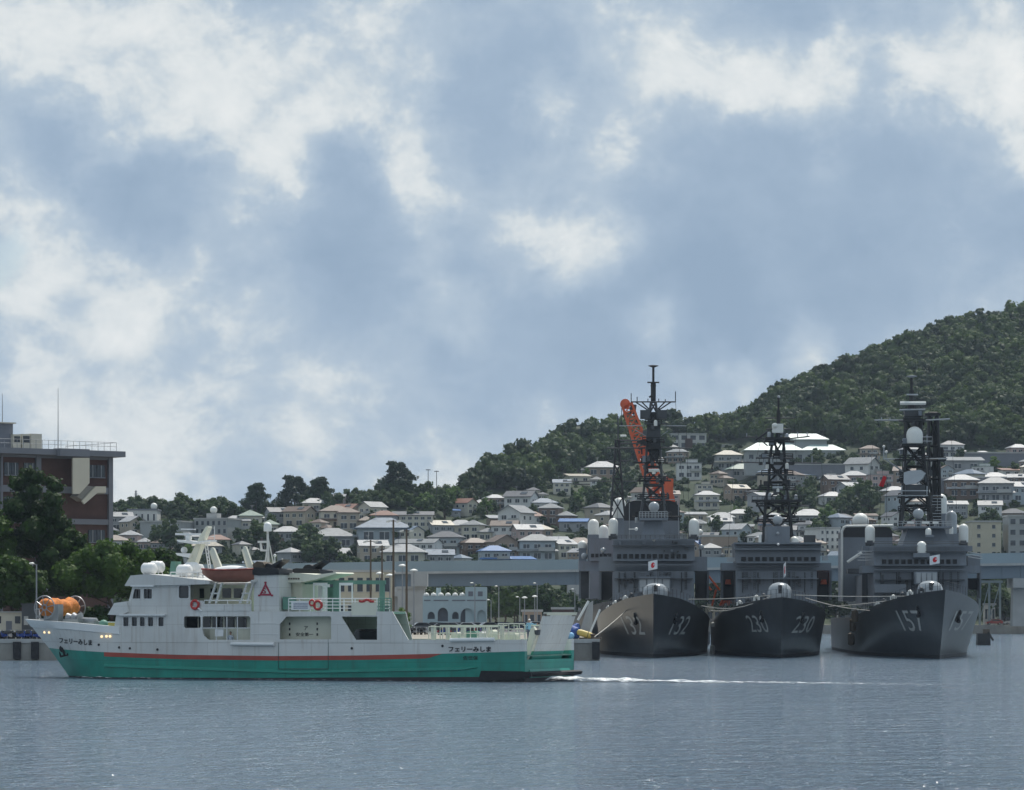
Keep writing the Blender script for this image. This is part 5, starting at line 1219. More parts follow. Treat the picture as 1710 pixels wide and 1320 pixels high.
# vehicle and cargo on the car deck
def van(loc, rz, col, label, parent=None, L=4.6, W=1.75, H=1.95, name='van', cat='van', group=None):
    t = empty(name, loc, rz, label, cat, group); b = MB()
    prof = [(-L / 2, .35), (-L / 2, .85), (-L / 2 + .15, 1.0), (-L / 2 + .9, 1.12), (-L / 2 + 1.5, H - .08), (-L / 2 + 1.8, H), (L / 2 - .25, H), (L / 2 - .02, 1.0), (L / 2, .35)]
    b.plate(prof, [], lambda u, v, q: (u, q, v), -W / 2, W / 2); bo = b.build('body', 'car_any', t); bo.color = (*col, 1)
    for sy in (-1, 1):
        g = MB(); g.plate([(-L / 2 + 1.15, 1.12), (-L / 2 + 1.62, H - .16), (L / 2 - .4, H - .16), (L / 2 - .2, 1.12)], [], lambda u, v, q: (u, q, v), sy * W / 2 - .02, sy * (W / 2 + .012)); g.build('side_window', 'glass_dark', t)
        for x in (-L / 2 + .85, L / 2 - .8):
            w = MB(); w.rev((x, sy * (W / 2 - .1), .33), [(.1, -.11), (.31, -.11), (.33, 0), (.31, .11), (.1, .11)], 14, 'y'); wo = w.build('wheel', 'tyre', t, 50)
            w = MB(); w.rev((x, sy * (W / 2 + .015), .33), [(.05, -.03), (.19, -.02), (.19, .02), (.05, .03)], 10, 'y'); w.build('rim', 'steel_grey', wo, 50)
        l = MB(); l.box(-L / 2 - .02, -L / 2 + .1, sy * .72 - .15, sy * .72 + .15, .72, .88); l.build('headlight', 'white_paint', t)
    g = MB(); g.hexa([(-L / 2 + .92, -W / 2 + .1, 1.13), (-L / 2 + .92, W / 2 - .1, 1.13), (-L / 2 + .98, W / 2 - .1, 1.13), (-L / 2 + .98, -W / 2 + .1, 1.13), (-L / 2 + 1.46, -W / 2 + .15, H - .12), (-L / 2 + 1.46, W / 2 - .15, H - .12), (-L / 2 + 1.56, W / 2 - .15, H - .12), (-L / 2 + 1.56, -W / 2 + .15, H - .12)]); g.build('windscreen', 'glass_dark', t)
    return t
def ferry_local(px, n, z):
    s, _ = fs(px, 1060, n); return fworld(s, n, z)
van(ferry_local(617, -1.4, 2.05), -TH, (.012, .012, .014), 'black van parked on the car deck of the ferry')
cr = empty('crate', ferry_local(608, -HB + .9, 2.05), -TH, 'pale yellow slatted crate on the car deck beside the black van', 'crate')
m = MB(); m.taper(-.62, .62, -.4, .4, .08, -.68, .68, -.45, .45, .95); m.build('bin', 'yellow_paint', cr)
for k_ in range(8):
    m = MB(); m.box(-.6 + .16 * k_, -.52 + .16 * k_, -.49, -.43, .12, .86); m.build('slat', 'yellow_paint', cr)
m = MB(); m.box(-.72, .72, -.5, .5, .92, 1.02); m.build('lid', 'ferry_cream', cr)
person(ferry_local(385, -HB + .62, 2.05), -TH, (.55, .60, .66), (.03, .035, .05), 'passenger in white shirt and dark trousers standing in the ferry side opening', 'stand')
person(ferry_local(322, -HB + .62, 2.05), -TH, (.10, .11, .14), (.04, .04, .05), 'passenger in dark jacket behind the rounded ferry window', 'rail')
m = MB(); q = fs(884, 1060, -.6)[0]; m.box(q - .8, min(q + .8, ST - .4), -1.6, .6, 2.05, 3.05); m.build('stern_platform', 'ferry_cream', ferry)
person(ferry_local(884, -.6, 3.05), -TH + .3, (.25, .48, .62), (.05, .07, .12), 'crewman in light blue shirt and white helmet by the stern ramp', 'reach', 'white_paint')

# ---------------------------------------------------------------- foam of the wake
def foam_mat():
    m = bpy.data.materials.new('foam'); m.use_nodes = True; nt = m.node_tree; N = nt.nodes; L = nt.links; b = N['Principled BSDF']
    b.inputs['Base Color'].default_value = (.72, .75, .76, 1); b.inputs['Roughness'].default_value = .7
    ge = N.new('ShaderNodeNewGeometry'); nz = N.new('ShaderNodeTexNoise'); nz.inputs['Scale'].default_value = 1.5; nz.inputs['Detail'].default_value = 6; nz.inputs['Roughness'].default_value = .65; L.new(ge.outputs['Position'], nz.inputs['Vector'])
    at = N.new('ShaderNodeAttribute'); at.attribute_name = 'cover'
    ad = N.new('ShaderNodeMath'); ad.operation = 'ADD'; L.new(nz.outputs['Fac'], ad.inputs[0]); L.new(at.outputs['Fac'], ad.inputs[1])
    mr = N.new('ShaderNodeMapRange'); L.new(ad.outputs[0], mr.inputs[0]); mr.inputs[1].default_value, mr.inputs[2].default_value = .98, 1.22
    tr = N.new('ShaderNodeBsdfTransparent'); mx = N.new('ShaderNodeMixShader'); L.new(mr.outputs[0], mx.inputs[0]); L.new(tr.outputs[0], mx.inputs[1]); L.new(b.outputs[0], mx.inputs[2]); L.new(mx.outputs[0], N['Material Output'].inputs[0])
    MAT['foam'] = m
foam_mat()
def foam(name, path, label):
    """path = [(x, y, half width, cover, height)]: a low lumpy sheet of broken water"""
    mb = MB(); cov = []; K = 9; n = len(path)
    for i, (x, y, w, c, h) in enumerate(path):
        a = path[max(0, i - 1)]; b = path[min(n - 1, i + 1)]; t = Vector((b[0] - a[0], b[1] - a[1], 0)).normalized(); nn = Vector((-t.y, t.x, 0))
        for j in range(K):
            q = -1 + 2 * j / (K - 1); p = Vector((x, y, .012)) + nn * (q * w); e = (1 - q * q); nzv = mnoise.noise(Vector((p.x * .7, p.y * .7, 1.3)))
            p.z = .012 + max(0.0, h * e * (.6 + 1.0 * nzv)); mb.v.append(tuple(p)); cov.append(c * (e ** .6))
    mb.f = [(i * K + j, i * K + j + 1, (i + 1) * K + j + 1, (i + 1) * K + j) for i in range(n - 1) for j in range(K - 1)]
    me = mb.mesh(name, 80); a = me.attributes.new('cover', 'FLOAT', 'POINT'); a.data.foreach_set('value', cov); return tag(put(name, me, 'foam'), label, 'foam', kind='stuff')
wp = []
for k_ in range(90):
    t = k_ / 89; s = ST + .5 + 62 * t; p = fworld(s, .8 * math.sin(t * 9)); wp.append((p.x, p.y, 4.0 + 4.2 * t, lerp_tab([(0, .74), (.06, .66), (.22, .58), (.45, .48), (.7, .38), (1, .24)], t), lerp_tab([(0, .45), (.08, .28), (.2, .10), (.4, .06), (1, .02)], t)))
foam('wake_foam', wp, 'white churned wake trailing behind the ferry stern')
bp_ = []
for k_ in range(60):
    t = k_ / 59; s = s0(0) - .2 + (ST - s0(0)) * t; p = fworld(s, -hull_hb(s, 0) - .35 - .5 * t); bp_.append((p.x, p.y, .30 + .25 * t, lerp_tab([(0, .45), (.06, .62), (.2, .55), (.5, .48), (.52, .66), (.56, .5), (1, .52)], t), lerp_tab([(0, .05), (.05, .22), (.2, .12), (1, .08)], t)))
foam('bow_foam', bp_, 'thin white bow wave running along the ferry waterline')
# ---------------------------------------------------------------- warships lying bow-on
SHIP_A = R(2.36)
class Ship:
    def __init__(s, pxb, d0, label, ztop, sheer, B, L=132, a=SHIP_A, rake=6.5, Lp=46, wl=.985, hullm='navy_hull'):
        s.a, s.B, s.L, s.rake, s.Lp, s.wl = a, B, L, rake, Lp, wl
        s.ox, s.oy = gx(pxb, d0), d0; s.ztop = ztop; s.sheer = sheer
        s.root = empty('warship', (s.ox, s.oy, 0), -a, label, 'warship', None)
        s.hull(hullm)
    def pt(s, px, py, l):
        u = (px - CX) / FPX; sa, ca = math.sin(s.a), math.cos(s.a)
        d = (l + s.ox * sa + s.oy * ca) / (u * sa + ca)
        return Vector(((u * d - s.ox) * ca - (d - s.oy) * sa, l, CAMH - (py - HY) / FPX * d))
    def world(s, b, l, z): sa, ca = math.sin(s.a), math.cos(s.a); return Vector((s.ox + b * ca + l * sa, s.oy - b * sa + l * ca, z))
    def zd(s, l): return lerp_tab(s.sheer, l)
    def stem(s, z): return s.rake * max(0.0, 1 - z / s.ztop) ** 1.1 if z > 0 else s.rake - z * .8
    def hb(s, l, z):
        a = s.stem(z); t = (l - a) / (s.Lp - a + (0 if z > 0 else 0)); t = max(0.0, min(1.0, t)); tw = max(0.0, min(1.0, (l - a) / (s.Lp * 1.12)))
        up = max(0.0, min(1.0, z / s.zd(l))) ** 1.15
        deck = 1 - (1 - t) ** 2.3; w = math.sin(tw * math.pi / 2) ** 1.15 * s.wl
        taper = 1 - .25 * max(0, (l - s.L * .7) / (s.L * .3)) ** 2
        return s.B * (deck * up + w * (1 - up)) * taper
    def band(s, name, m, f0, f1, rows, off=0.0):
        ls = [0, .006, .015, .03, .05, .075, .10, .14, .18, .22, .27, .32, .38, .45, .55, .65, .78, .9, 1.0]; mb = MB(); k = rows + 1
        for side in (-1, 1):
            g = []
            for t in ls:
                lref = t * s.L; z0, z1 = f0(lref), f1(lref)
                for j in range(k):
                    z = z0 + (z1 - z0) * j / rows; l = s.stem(z) + t * (s.L - s.stem(z)); g.append(Vector((side * (s.hb(l, z) + off), l, z)))
            mb.add(g, [(i * k + j, (i + 1) * k + j, (i + 1) * k + j + 1, i * k + j + 1) for i in range(len(ls) - 1) for j in range(rows)])
        a, b = f0(s.L), f1(s.L); w0, w1 = s.hb(s.L, a), s.hb(s.L, b); mb.add([(-w0, s.L, a), (w0, s.L, a), (w1, s.L, b), (-w1, s.L, b)], [(0, 1, 2, 3)])
        return mb.build(name, m, s.root, 30)
    def hull(s, hullm):
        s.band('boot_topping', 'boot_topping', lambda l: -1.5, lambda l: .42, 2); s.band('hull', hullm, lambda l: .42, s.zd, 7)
        mb = MB(); ls = [.02 + k * .98 / 40 for k in range(41)]; e = []
        for t in ls: l = t * s.L; z = s.zd(l) - .06; e.append((s.hb(l, z) - .06, l, z))
        v = [(-b, l, z) for b, l, z in e] + [(b, l, z) for b, l, z in e]; n = len(e)
        mb.add(v, [(i, i + 1, n + i + 1, n + i) for i in range(n - 1)]); mb.build('weather_deck', 'navy_dark', s.root, fix=False)
        rl = MB(); 
        for side in (-1, 1):
            prev = None
            for k in range(22):
                l = .6 + k * 1.75; z = s.zd(l); b = side * (s.hb(l, z) - .12); rl.tube((b, l, z - .05), (b, l, z + 1.0), .028, n=4)
                if prev:
                    for h in (.5, 1.0): rl.tube((prev[0], prev[1], prev[2] + h), (b, l, z + h), .016, n=3)
                prev = (b, l, z)
        rl.build('guard_rail', 'mast_grey', s.root)
    def b(s, name, px0, px1, py0, py1, l0, l1, m='navy_light', par=None, slope=0.0, side=0.0, smooth=None):
        """box whose front face fills the pixel rectangle at distance l0 behind the bow; slope leans the front back, side narrows the top"""
        a, c = s.pt(px0, py1, l0), s.pt(px1, py0, l0); mb = MB()
        mb.taper(a.x, c.x, l0, l1, a.z, a.x + side, c.x - side, l0 + slope, l1, c.z); return mb.build(name, m, par or s.root, smooth)
    def capsule(s, name, px0, px1, py0, py1, l, m='radome', par=None):
        a, c = s.pt(px0, py1, l), s.pt(px1, py0, l); mb = MB(); r = (c.x - a.x) / 2; mb.capsule((a.x + r, l, a.z), r, max(c.z - a.z, r * 1.05), 18); return mb.build(name, m, par or s.root, 50)
    def ball(s, name, px, py, r, l, m='radome', par=None, sz=1.0):
        q = s.pt(px, py, l); mb = MB(); mb.sphere(q, r * (l + s.oy) / FPX, 18, 10, sz); return mb.build(name, m, par or s.root, 60)
    def disc(s, name, px0, px1, py, l, h=3, m='mast_grey', par=None):
        a, c = s.pt(px0, py, l), s.pt(px1, py, l); mb = MB(); r = (c.x - a.x) / 2; hh = h * (l + s.oy) / FPX; mb.rev(((a.x + c.x) / 2, l, a.z), [(r * .25, -hh), (r * .9, -hh * .3), (r, 0), (r * .6, hh * .25)], 16); return mb.build(name, m, par or s.root, 50)
    def line(s, mb, p, q, r, l0, l1=None, n=5): mb.tube(s.pt(*p, l0), s.pt(*q, l0 if l1 is None else l1), r, n=n)
    def lines(s, name, segs, r, l, m='mast_grey', par=None):
        mb = MB()
        for a, b_, c, d in segs: s.line(mb, (a, b_), (c, d), r, l)
        return mb.build(name, m, par or s.root)
    def lattice(s, name, levels, l, r, m, par=None):
        """levels = [(px centre, py, half width px)] from the foot up; four legs with crossed bracing"""
        mb = MB(); R4 = []
        for (pc, py, hw) in levels:
            c = s.pt(pc, py, l); w = hw * (l + s.oy) / FPX; R4.append([Vector((c.x + i * w, l + j * w, c.z)) for i, j in ((-1, -1), (1, -1), (1, 1), (-1, 1))])
        for A, B_ in zip(R4, R4[1:]):
            for i in range(4):
                mb.tube(A[i], B_[i], r, n=5); mb.tube(B_[i], B_[(i + 1) % 4], r * .7, n=4); mb.tube(A[i], B_[(i + 1) % 4], r * .55, n=4); mb.tube(A[(i + 1) % 4], B_[i], r * .55, n=4)
        return mb.build(name, m, par or s.root)
    def windows(s, px0, px1, py0, py1, n, l, gap=.3, skip=()):
        for k in range(n):
            if k in skip: continue
            w = (px1 - px0) / n; a = px0 + w * k + w * gap / 2; s.b('bridge_window', a, a + w * (1 - gap), py0, py1, l - .10, l + .1, 'bridge_glass')
    def on_hull(s, px, py):
        lo, hi = .02, s.Lp * .98
        for _ in range(40):
            m = (lo + hi) / 2; q = s.pt(px, py, m)
            if abs(q.x) > s.hb(m, q.z): lo = m
            else: hi = m
        return hi, s.pt(px, py, hi)
    def number(s, txt, pxa, pxb, y0, y1, m='navy_number'):
        """pennant number painted on the flare; pixel box gives its place, the plating gives its shape"""
        ym = (y0 + y1) / 2; la, qa = s.on_hull(pxa, ym); lb, qb = s.on_hull(pxb, ym); side = 1 if qa.x + qb.x > 0 else -1
        ztop = s.pt(0, y0, (la + lb) / 2).z; zbot = s.pt(0, y1, (la + lb) / 2).z
        def f(u, v):
            l = la + (lb - la) * u; z = zbot + (ztop - zbot) * v; return (side * (s.hb(l, z) + .03), l, z)
        lettering('pennant_number', txt, f, m, s.root, .0)
    def anchor(s, px, py, r):
        l, q = s.on_hull(px, py); side = 1 if q.x > 0 else -1; k = r * s.oy / FPX; mb = MB(); x = q.x + side * .1
        mb.rev((x, l, q.z + k * .7), [(k * .5, -.25), (k * .55, .2), (k * .3, .35)], 10, 'x'); mb.tube((x, l, q.z + k * .7), (x - side * .05, l - .1, q.z - k * .8), k * .28, k * .22, 8)
        for e in (-1, 1): mb.tube((x, l, q.z - k * .8), (x + side * .05, l + e * k * 1.1, q.z - k * .2), k * .28, k * .1, 7)
        mb.sphere((x, l, q.z - k * .75), k * .42, 8, 6); return mb.build('anchor', 'rubber', s.root, 50)
    def gun(s, px0, px1, py0, py1, l, m='gun_grey'):
        a, c = s.pt(px0, py1, l), s.pt(px1, py0, l); r = (c.x - a.x) / 2; h = c.z - a.z; cx_ = (a.x + c.x) / 2; mb = MB()
        mb.rev((cx_, l, a.z - .4), [(r * .96, 0), (r, .4 + h * .05), (r * .97, .4 + h * .35), (r * .84, .4 + h * .68), (r * .58, .4 + h * .9), (r * .2, .4 + h), (.02, .4 + h * 1.01)], 24); o = mb.build('gun_turret', m, s.root, 60)
        g = MB(); g.tube((cx_, l - r * .8, a.z + h * .45), (cx_, l - r - 3.2, a.z + h * .75), .16, .10, 10); g.build('gun_barrel', 'navy_dark', o, 50)
        g = MB(); g.box(cx_ - .22, cx_ + .22, l - r * 1.0, l - r * .6, a.z + h * .2, a.z + h * .8); g.build('barrel_slot', 'navy_dark', o)
        mb = MB(); mb.tube((cx_, l, a.z - 2.2), (cx_, l, a.z - .3), r * 1.02, n=20); mb.build('gun_ring', 'navy_light', s.root, 50)
    def ciws(s, px0, px1, py0, py1, l):
        o = s.capsule('close_in_weapon_dome', px0, px1, py0, py1, l); w = px1 - px0
        s.b('dome_mount', px0 + 1, px1 - 1, py1, py1 + 7, l - .5, l + .5, 'navy_dark', o); s.b('gun_cradle', px0 + w * .2, px1 - w * .2, py1 - 3, py1 + 3, l - .9, l - .4, 'navy_dark', o)
    def jack(s, px0, px1, py0, py1, ystaff, px_staff, label):
        q = s.pt(px_staff, ystaff, .9); z = s.zd(.9); mb = MB(); mb.tube((q.x, .9, z - .1), (q.x, .9, q.z), .04, .03, 6); mb.build('jackstaff', 'mast_grey', s.root)
        a, c = s.pt(px0, py1, .9), s.pt(px1, py0, .9); W_, H_ = c.x - a.x, c.z - a.z; f = MB(); n, k = 12, 8; w = s.world(a.x, .9, 0)
        right = px_staff > (px0 + px1) / 2
        fn = lambda u, v: ((u if not right else u) * W_, .16 * math.sin(u * 6.5 + v) , v * H_ * .82 + (u if right else 1 - u) * H_ * .18)
        f.add([fn(i / n, j / k) for i in range(n + 1) for j in range(k + 1)], [(i * (k + 1) + j, (i + 1) * (k + 1) + j, (i + 1) * (k + 1) + j + 1, i * (k + 1) + j + 1) for i in range(n) for j in range(k)])
        t = empty('naval_jack', (w.x, w.y, a.z), -s.a, label, 'flag', 'jacks at the warship bows'); f.build('cloth', 'flag_white', t, 80, fix=False)
        for sd_ in (-.02, .02):
            dsc = MB(); vs_ = [(.5, .5)] + [(.5 + .21 * math.cos(2 * math.pi * i / 20), .5 + .30 * math.sin(2 * math.pi * i / 20)) for i in range(20)]
            dsc.add([(p[0], p[1] + sd_, p[2]) for p in [fn(*q_) for q_ in vs_]], [(0, 1 + i, 1 + (i + 1) % 20) for i in range(20)]); dsc.build('sun_disc', 'flag_red', t, fix=False)

# --- 132 -----------------------------------------------------------------------------------
A = Ship(1091, 394.0, 'grey destroyer numbered 132 with wide black-topped funnel, moored along the quay', 7.5, [(0, 7.5), (10, 7.0), (22, 5.9), (35, 4.7), (50, 4.2), (140, 4.2)], 7.25)
A.number('132', 1042, 1073, 1029, 1060); A.number('132', 1122, 1149, 1029, 1060); A.anchor(1063, 1034, 9); A.anchor(1126, 1033, 9)
A.gun(1073.5, 1115.5, 974, 992, 20)
A.b('lower_superstructure', 1023, 1160, 954, 1010, 34, 70, side=.1)
A.b('hangar_front', 1066, 1120, 963, 990, 33.4, 34, 'navy_light')
for k in range(4): A.b('door_panel', 1068 + 13 * k, 1079 + 13 * k, 966, 988, 33.3, 33.45, 'gun_grey')
A.b('bridge_wing_deck', 1000, 1181, 937, 954, 37, 44); A.b('bridge', 1024, 1160, 900, 937, 36, 50, slope=.5); A.windows(1029, 1148, 925.5, 933, 12, 35.98, .34)
for k in range(0): A.b('window_visor', 1029.5 + 9.9 * k, 1037.5 + 9.9 * k, 923.5, 925, 35.7, 36.2, 'navy_dark')
for a, b_ in ((1003, 1022.5), (1160.5, 1181)):
    A.b('boat_bay_shade', a, b_, 954.5, 1003, 46, 47, 'navy_dark')  # dark panel: shade of the boat recess put into its colour
A.b('side_pillar', 1000, 1004, 954, 1002, 44, 47); A.b('side_pillar', 1180.5, 1184, 954, 1002, 44, 47)
A.b('wing_rail', 1000, 1023, 930, 937, 37.0, 37.1, 'navy_light'); A.b('wing_rail', 1160, 1181, 930, 937, 37.0, 37.1, 'navy_light')
A.lines('signal_lamps', [(1007, 922, 1007, 937), (1170, 918, 1170, 937), (1012, 926, 1018, 926)], .12, 39)
A.ball('signal_lamp', 1007, 919, 4.2, 39, 'gun_grey'); A.ball('signal_lamp', 1171, 914, 4.6, 39, 'gun_grey'); A.ball('wing_peloruses', 1092, 902.5, 2.2, 36.2, 'white_paint')
A.lines('bridge_top_rail', [(1030, 894, 1158, 894), (1030, 897, 1158, 897)] + [(1030 + 8 * k, 894, 1030 + 8 * k, 900) for k in range(17)], .035, 36.8)
A.b('director_tower', 1070, 1112, 868, 900, 42, 47, side=.5, slope=.6); A.b('director_platform', 1067, 1115.5, 865, 869, 41, 47.5)
A.lines('platform_rail', [(1067.5, y_, 1115, y_) for y_ in (855, 858.5, 862)] + [(1067.5 + 5.3 * k, 855, 1067.5 + 5.3 * k, 866) for k in range(10)], .04, 41.1, 'gun_grey')
A.ball('fire_control_radome', 1092, 847, 9, 43, 'gun_grey'); A.lines('director_post', [(1092, 856, 1092, 866)], .35, 43)
A.lines('yard_light', [(1050, 884, 1062, 884)], .05, 40, 'radome'); A.ball('satellite_ball', 1062.5, 884, 3, 40)
f = MB(); a, c = A.pt(1042, 901, 62), A.pt(1135, 836, 62)
def funnel_mb(a, c, l0, l1, z0, z1, ch): 
    m_ = MB(); pr = [(a.x, z0), (c.x, z0), (c.x, z1 - ch), (c.x - ch * .5, z1 - ch * .25), (c.x - ch * 1.4, z1), (a.x + ch * 1.4, z1), (a.x + ch * .5, z1 - ch * .25), (a.x, z1 - ch)]; m_.plate(pr, [], lambda u, v, t: (u, t, v), l0, l1); return m_
zm = A.pt(0, 871, 62).z
m = MB(); m.box(a.x, c.x, 62, 74, A.pt(0, 935, 62).z, zm); fu = m.build('funnel', 'navy_light', A.root)
funnel_mb(a, c, 62, 74, zm, c.z, 1.0).build('funnel_cap', 'ferry_black', fu)
A.lines('funnel_rail', [(1050, 834.5, 1068, 834.5), (1112, 834.5, 1130, 834.5), (1051, 840, 1051, 900), (1133, 840, 1133, 900)], .05, 61.7, 'gun_grey')
A.ciws(1016, 1032, 865.5, 895, 46); A.ciws(1150, 1167.5, 866, 896, 46); A.ball('satellite_ball', 1169, 889, 5, 48)
# mast
A.lattice('lattice_mast', [(1091, 866, 21), (1091, 838, 18), (1091, 810, 15), (1091, 780, 13), (1091, 749, 11), (1091, 712, 9), (1091, 690, 6), (1091, 672, 4)], 52, .17, 'mast_grey')
A.b('mast_platform', 1074, 1108, 808, 811.5, 50, 54, 'mast_black'); A.b('mast_platform', 1079, 1104, 746, 750, 50.5, 53.5, 'mast_black'); A.b('mast_platform', 1080, 1103, 709, 713, 50.5, 53.5, 'mast_black')
A.b('mast_cabin', 1081, 1103, 713, 746, 51, 53, 'mast_grey'); A.b('radar_hood', 1084, 1100, 750, 768, 51.2, 52.8, 'mast_black'); A.b('radar_trunk', 1085, 1098, 690, 709, 51.4, 52.6, 'mast_black', side=.15)
A.lines('yardarm', [(1054, 671.5, 1128, 671.5), (1062, 672, 1086, 688), (1072, 672, 1086, 686), (1110, 672, 1096, 686), (1120, 672, 1096, 688)], .09, 52, 'mast_black')
A.lines('whip_aerial', [(1054, 657, 1054, 672), (1064, 663, 1064, 672), (1082, 666, 1082, 672), (1100, 666, 1100, 672), (1111, 667, 1111, 672), (1128, 654, 1128, 672)], .06, 52, 'mast_black')
A.lines('yardarm', [(1034, 711.5, 1079, 711.5), (1103, 711.5, 1146, 711.5), (1060, 718, 1078, 728), (1104, 728, 1115, 720)], .06, 52, 'gun_grey')
A.lines('yardarm', [(1014, 749, 1079, 748.5), (1104, 748, 1153, 749), (1036, 736, 1078, 736), (1036, 741, 1078, 741)], .10, 52, 'mast_grey')
m = MB(); A.line(m, (1091, 672), (1091, 612), .16, 52, n=7); A.line(m, (1091, 672), (1091, 640), .34, 52, n=7); A.line(m, (1081, 639), (1101, 639), .10, 52); A.line(m, (1084, 664), (1090, 660), .12, 52); m.build('top_mast', 'mast_black', A.root)
A.disc('mast_head_array', 1082, 1100, 611, 52, 3, 'mast_black'); A.disc('mast_collar', 1086, 1096, 644, 52, 5, 'mast_black')
for a_, b_ in ((1069, 1085), (1097.5, 1114)): A.b('electronic_warfare_pod', a_, b_, 685, 699, 51, 53, 'mast_grey')
A.lines('navigation_radar', [(1083, 786, 1101, 786)], .22, 50.5, 'radame' if False else 'radome'); A.lines('radar_pedestal', [(1092, 787, 1092, 792)], .25, 50.5, 'radome')
A.lines('mast_stay', [(1054, 672, 1040, 836), (1128, 672, 1142, 836), (1034, 712, 1030, 900), (1146, 712, 1152, 900)], .022, 52, 'mast_black')
A.jack(1082.5, 1098, 935, 953.5, 930, 1098.5, 'white flag with red disc flying over the bow of ship 132')
# orange rescue davit on her port side
A.lines('rescue_davit', [(1183, 962, 1202, 986), (1180, 977, 1188, 986), (1189, 1012, 1196, 985), (1202, 1012, 1213, 990), (1205, 1012, 1222, 993), (1216, 1012, 1222, 990)], .14, 50, 'crane_orange')
A.b('rescue_boat', 1206, 1222, 994, 1008, 50, 53, 'crane_orange', side=.2)
for k in range(7):
    l = 11 + 3.2 * k; z = A.zd(l); m = MB(); q = (-(A.hb(l, z) - .7), l, z); m.tube((q[0] - .22, l, z - .1), (q[0] - .22, l, z + .55), .13, n=8); m.tube((q[0] + .22, l, z - .1), (q[0] + .22, l, z + .55), .13, n=8); m.sphere((q[0], l, z + .55), .24, 8, 5); m.build('bollard', 'radome' if k % 2 else 'mast_grey', A.root, 50)

# --- the ship lying astern of her -----------------------------------------------------------
D = Ship(1036, 545.0, 'grey warship with white radomes moored astern of ship 132, mostly hidden behind it', 7.5, [(0, 7.5), (12, 6.8), (30, 5.2), (140, 4.6)], 6.9, L=120, a=0.0)
D.b('lower_superstructure', 985, 1080, 954, 1000, 36, 70); D.b('bridge_wing_deck', 967, 1102, 937, 954, 38, 46); D.b('bridge', 985, 1085, 899, 937, 37, 50)
D.windows(986, 1022, 925, 931, 5, 36.98); D.b('boat_bay_shade', 970, 985, 954.5, 1000, 45, 46, 'navy_dark'); D.b('side_tower', 982, 1000, 893, 937, 40, 45); D.b('side_pillar', 967, 970, 954, 1000, 45, 46)  # the recess under the wing gets its shade from a dark panel
D.capsule('satellite_radome', 982, 1000, 867, 897, 41); D.capsule('satellite_radome', 1024, 1045, 831, 866, 60); D.b('radome_tower', 1027, 1044, 866, 900, 58, 62); D.capsule('satellite_radome', 1000, 1016, 877, 899, 39)
D.capsule('satellite_radome', 965, 980.5, 903, 916, 47); D.b('radome_mount', 967, 979, 916, 938, 45, 48); D.ball('satellite_ball', 976, 929, 5.5, 42, 'gun_grey')
D.lattice('lattice_mast', [(1032, 870, 13), (1031, 830, 9), (1031, 800, 7), (1031, 776, 5), (1031, 735, 3)], 55, .16, 'mast_black')
D.lines('yardarm', [(940, 804, 1072, 804), (958, 809, 985, 809), (1014, 748, 1050, 748), (1010, 770, 1050, 770)], .09, 55, 'mast_grey'); D.lines('pole_mast', [(1032, 695, 1032, 740)], .12, 55, 'mast_grey'); D.lines('navigation_radar', [(1036, 728, 1046, 728)], .2, 55, 'radome')

# --- 230 -----------------------------------------------------------------------------------
B_ = Ship(1307, 392.0, 'grey destroyer escort numbered 230 with slender lattice mast, moored in the middle', 7.1, [(0, 7.1), (10, 6.7), (22, 5.9), (35, 5.0), (50, 4.5), (120, 4.4)], 7.0, L=109)
B_.number('230', 1250, 1281, 1028, 1056); B_.number('230', 1326, 1357, 1029, 1057); B_.anchor(1274, 1030, 9); B_.anchor(1338, 1032, 9)
B_.gun(1281, 1323, 973, 996, 19)
B_.b('lower_superstructure', 1229, 1364, 953, 1008, 32, 64); B_.b('bridge_wing_deck', 1205, 1388, 940.5, 953, 35, 42); B_.b('bridge', 1229, 1369, 909, 941, 34, 48, slope=.3, side=-.2); B_.b('bridge_roof', 1226, 1372, 906, 909, 33.6, 48.5)
B_.windows(1236, 1364, 930.5, 937, 11, 33.98, .34)
B_.b('boat_bay_shade', 1207, 1228.5, 953.5, 1003, 44, 45, 'navy_dark'); B_.b('boat_bay_shade', 1364.5, 1386, 953.5, 1003, 44, 45, 'navy_dark'); B_.b('side_pillar', 1204, 1208, 953, 1002, 42, 45); B_.b('side_pillar', 1385, 1389, 953, 1002, 42, 45)  # dark panels stand for the shade in both side recesses
for px in (1216, 1376): B_.b('orange_float', px - 5, px + 5, 968, 976, 42, 44, 'crane_orange', side=.1)
B_.ball('wing_lamp', 1299.5, 909.5, 2.2, 33.5, 'white_paint'); B_.b('wing_locker', 1214, 1229, 931, 938, 35, 36, 'gun_grey'); B_.b('wing_locker', 1374, 1383, 929, 936, 35, 36, 'gun_grey')
B_.b('director_deck', 1279, 1319, 879, 907, 40, 45); B_.ball('deck_lamp', 1299, 891, 3, 39.8, 'gun_grey'); B_.capsule('life_raft', 1319, 1334, 896, 908, 41, 'radome'); B_.lines('white_post', [(1269, 893, 1269, 906)], .18, 39, 'radome'); B_.b('raft_rack', 1343, 1362, 894, 906, 43, 45, 'mast_grey')
B_.ball('fire_control_radome', 1298.5, 868.5, 8.4, 42, 'gun_grey'); B_.lines('director_post', [(1298.5, 876, 1298.5, 880)], .35, 42)
B_.lattice('lattice_mast', [(1299, 905, 24), (1298, 862, 21), (1298, 838, 19), (1298, 806, 14), (1298, 774, 13), (1299, 735, 9)], 50, .17, 'mast_black')
B_.b('mast_platform', 1256, 1339, 834.5, 838, 48, 52, 'mast_black'); B_.b('mast_platform', 1268, 1327, 771.5, 775.5, 48.5, 51.5, 'mast_black'); B_.b('mast_platform', 1279, 1318, 730, 734.5, 48.5, 51.5, 'mast_black')
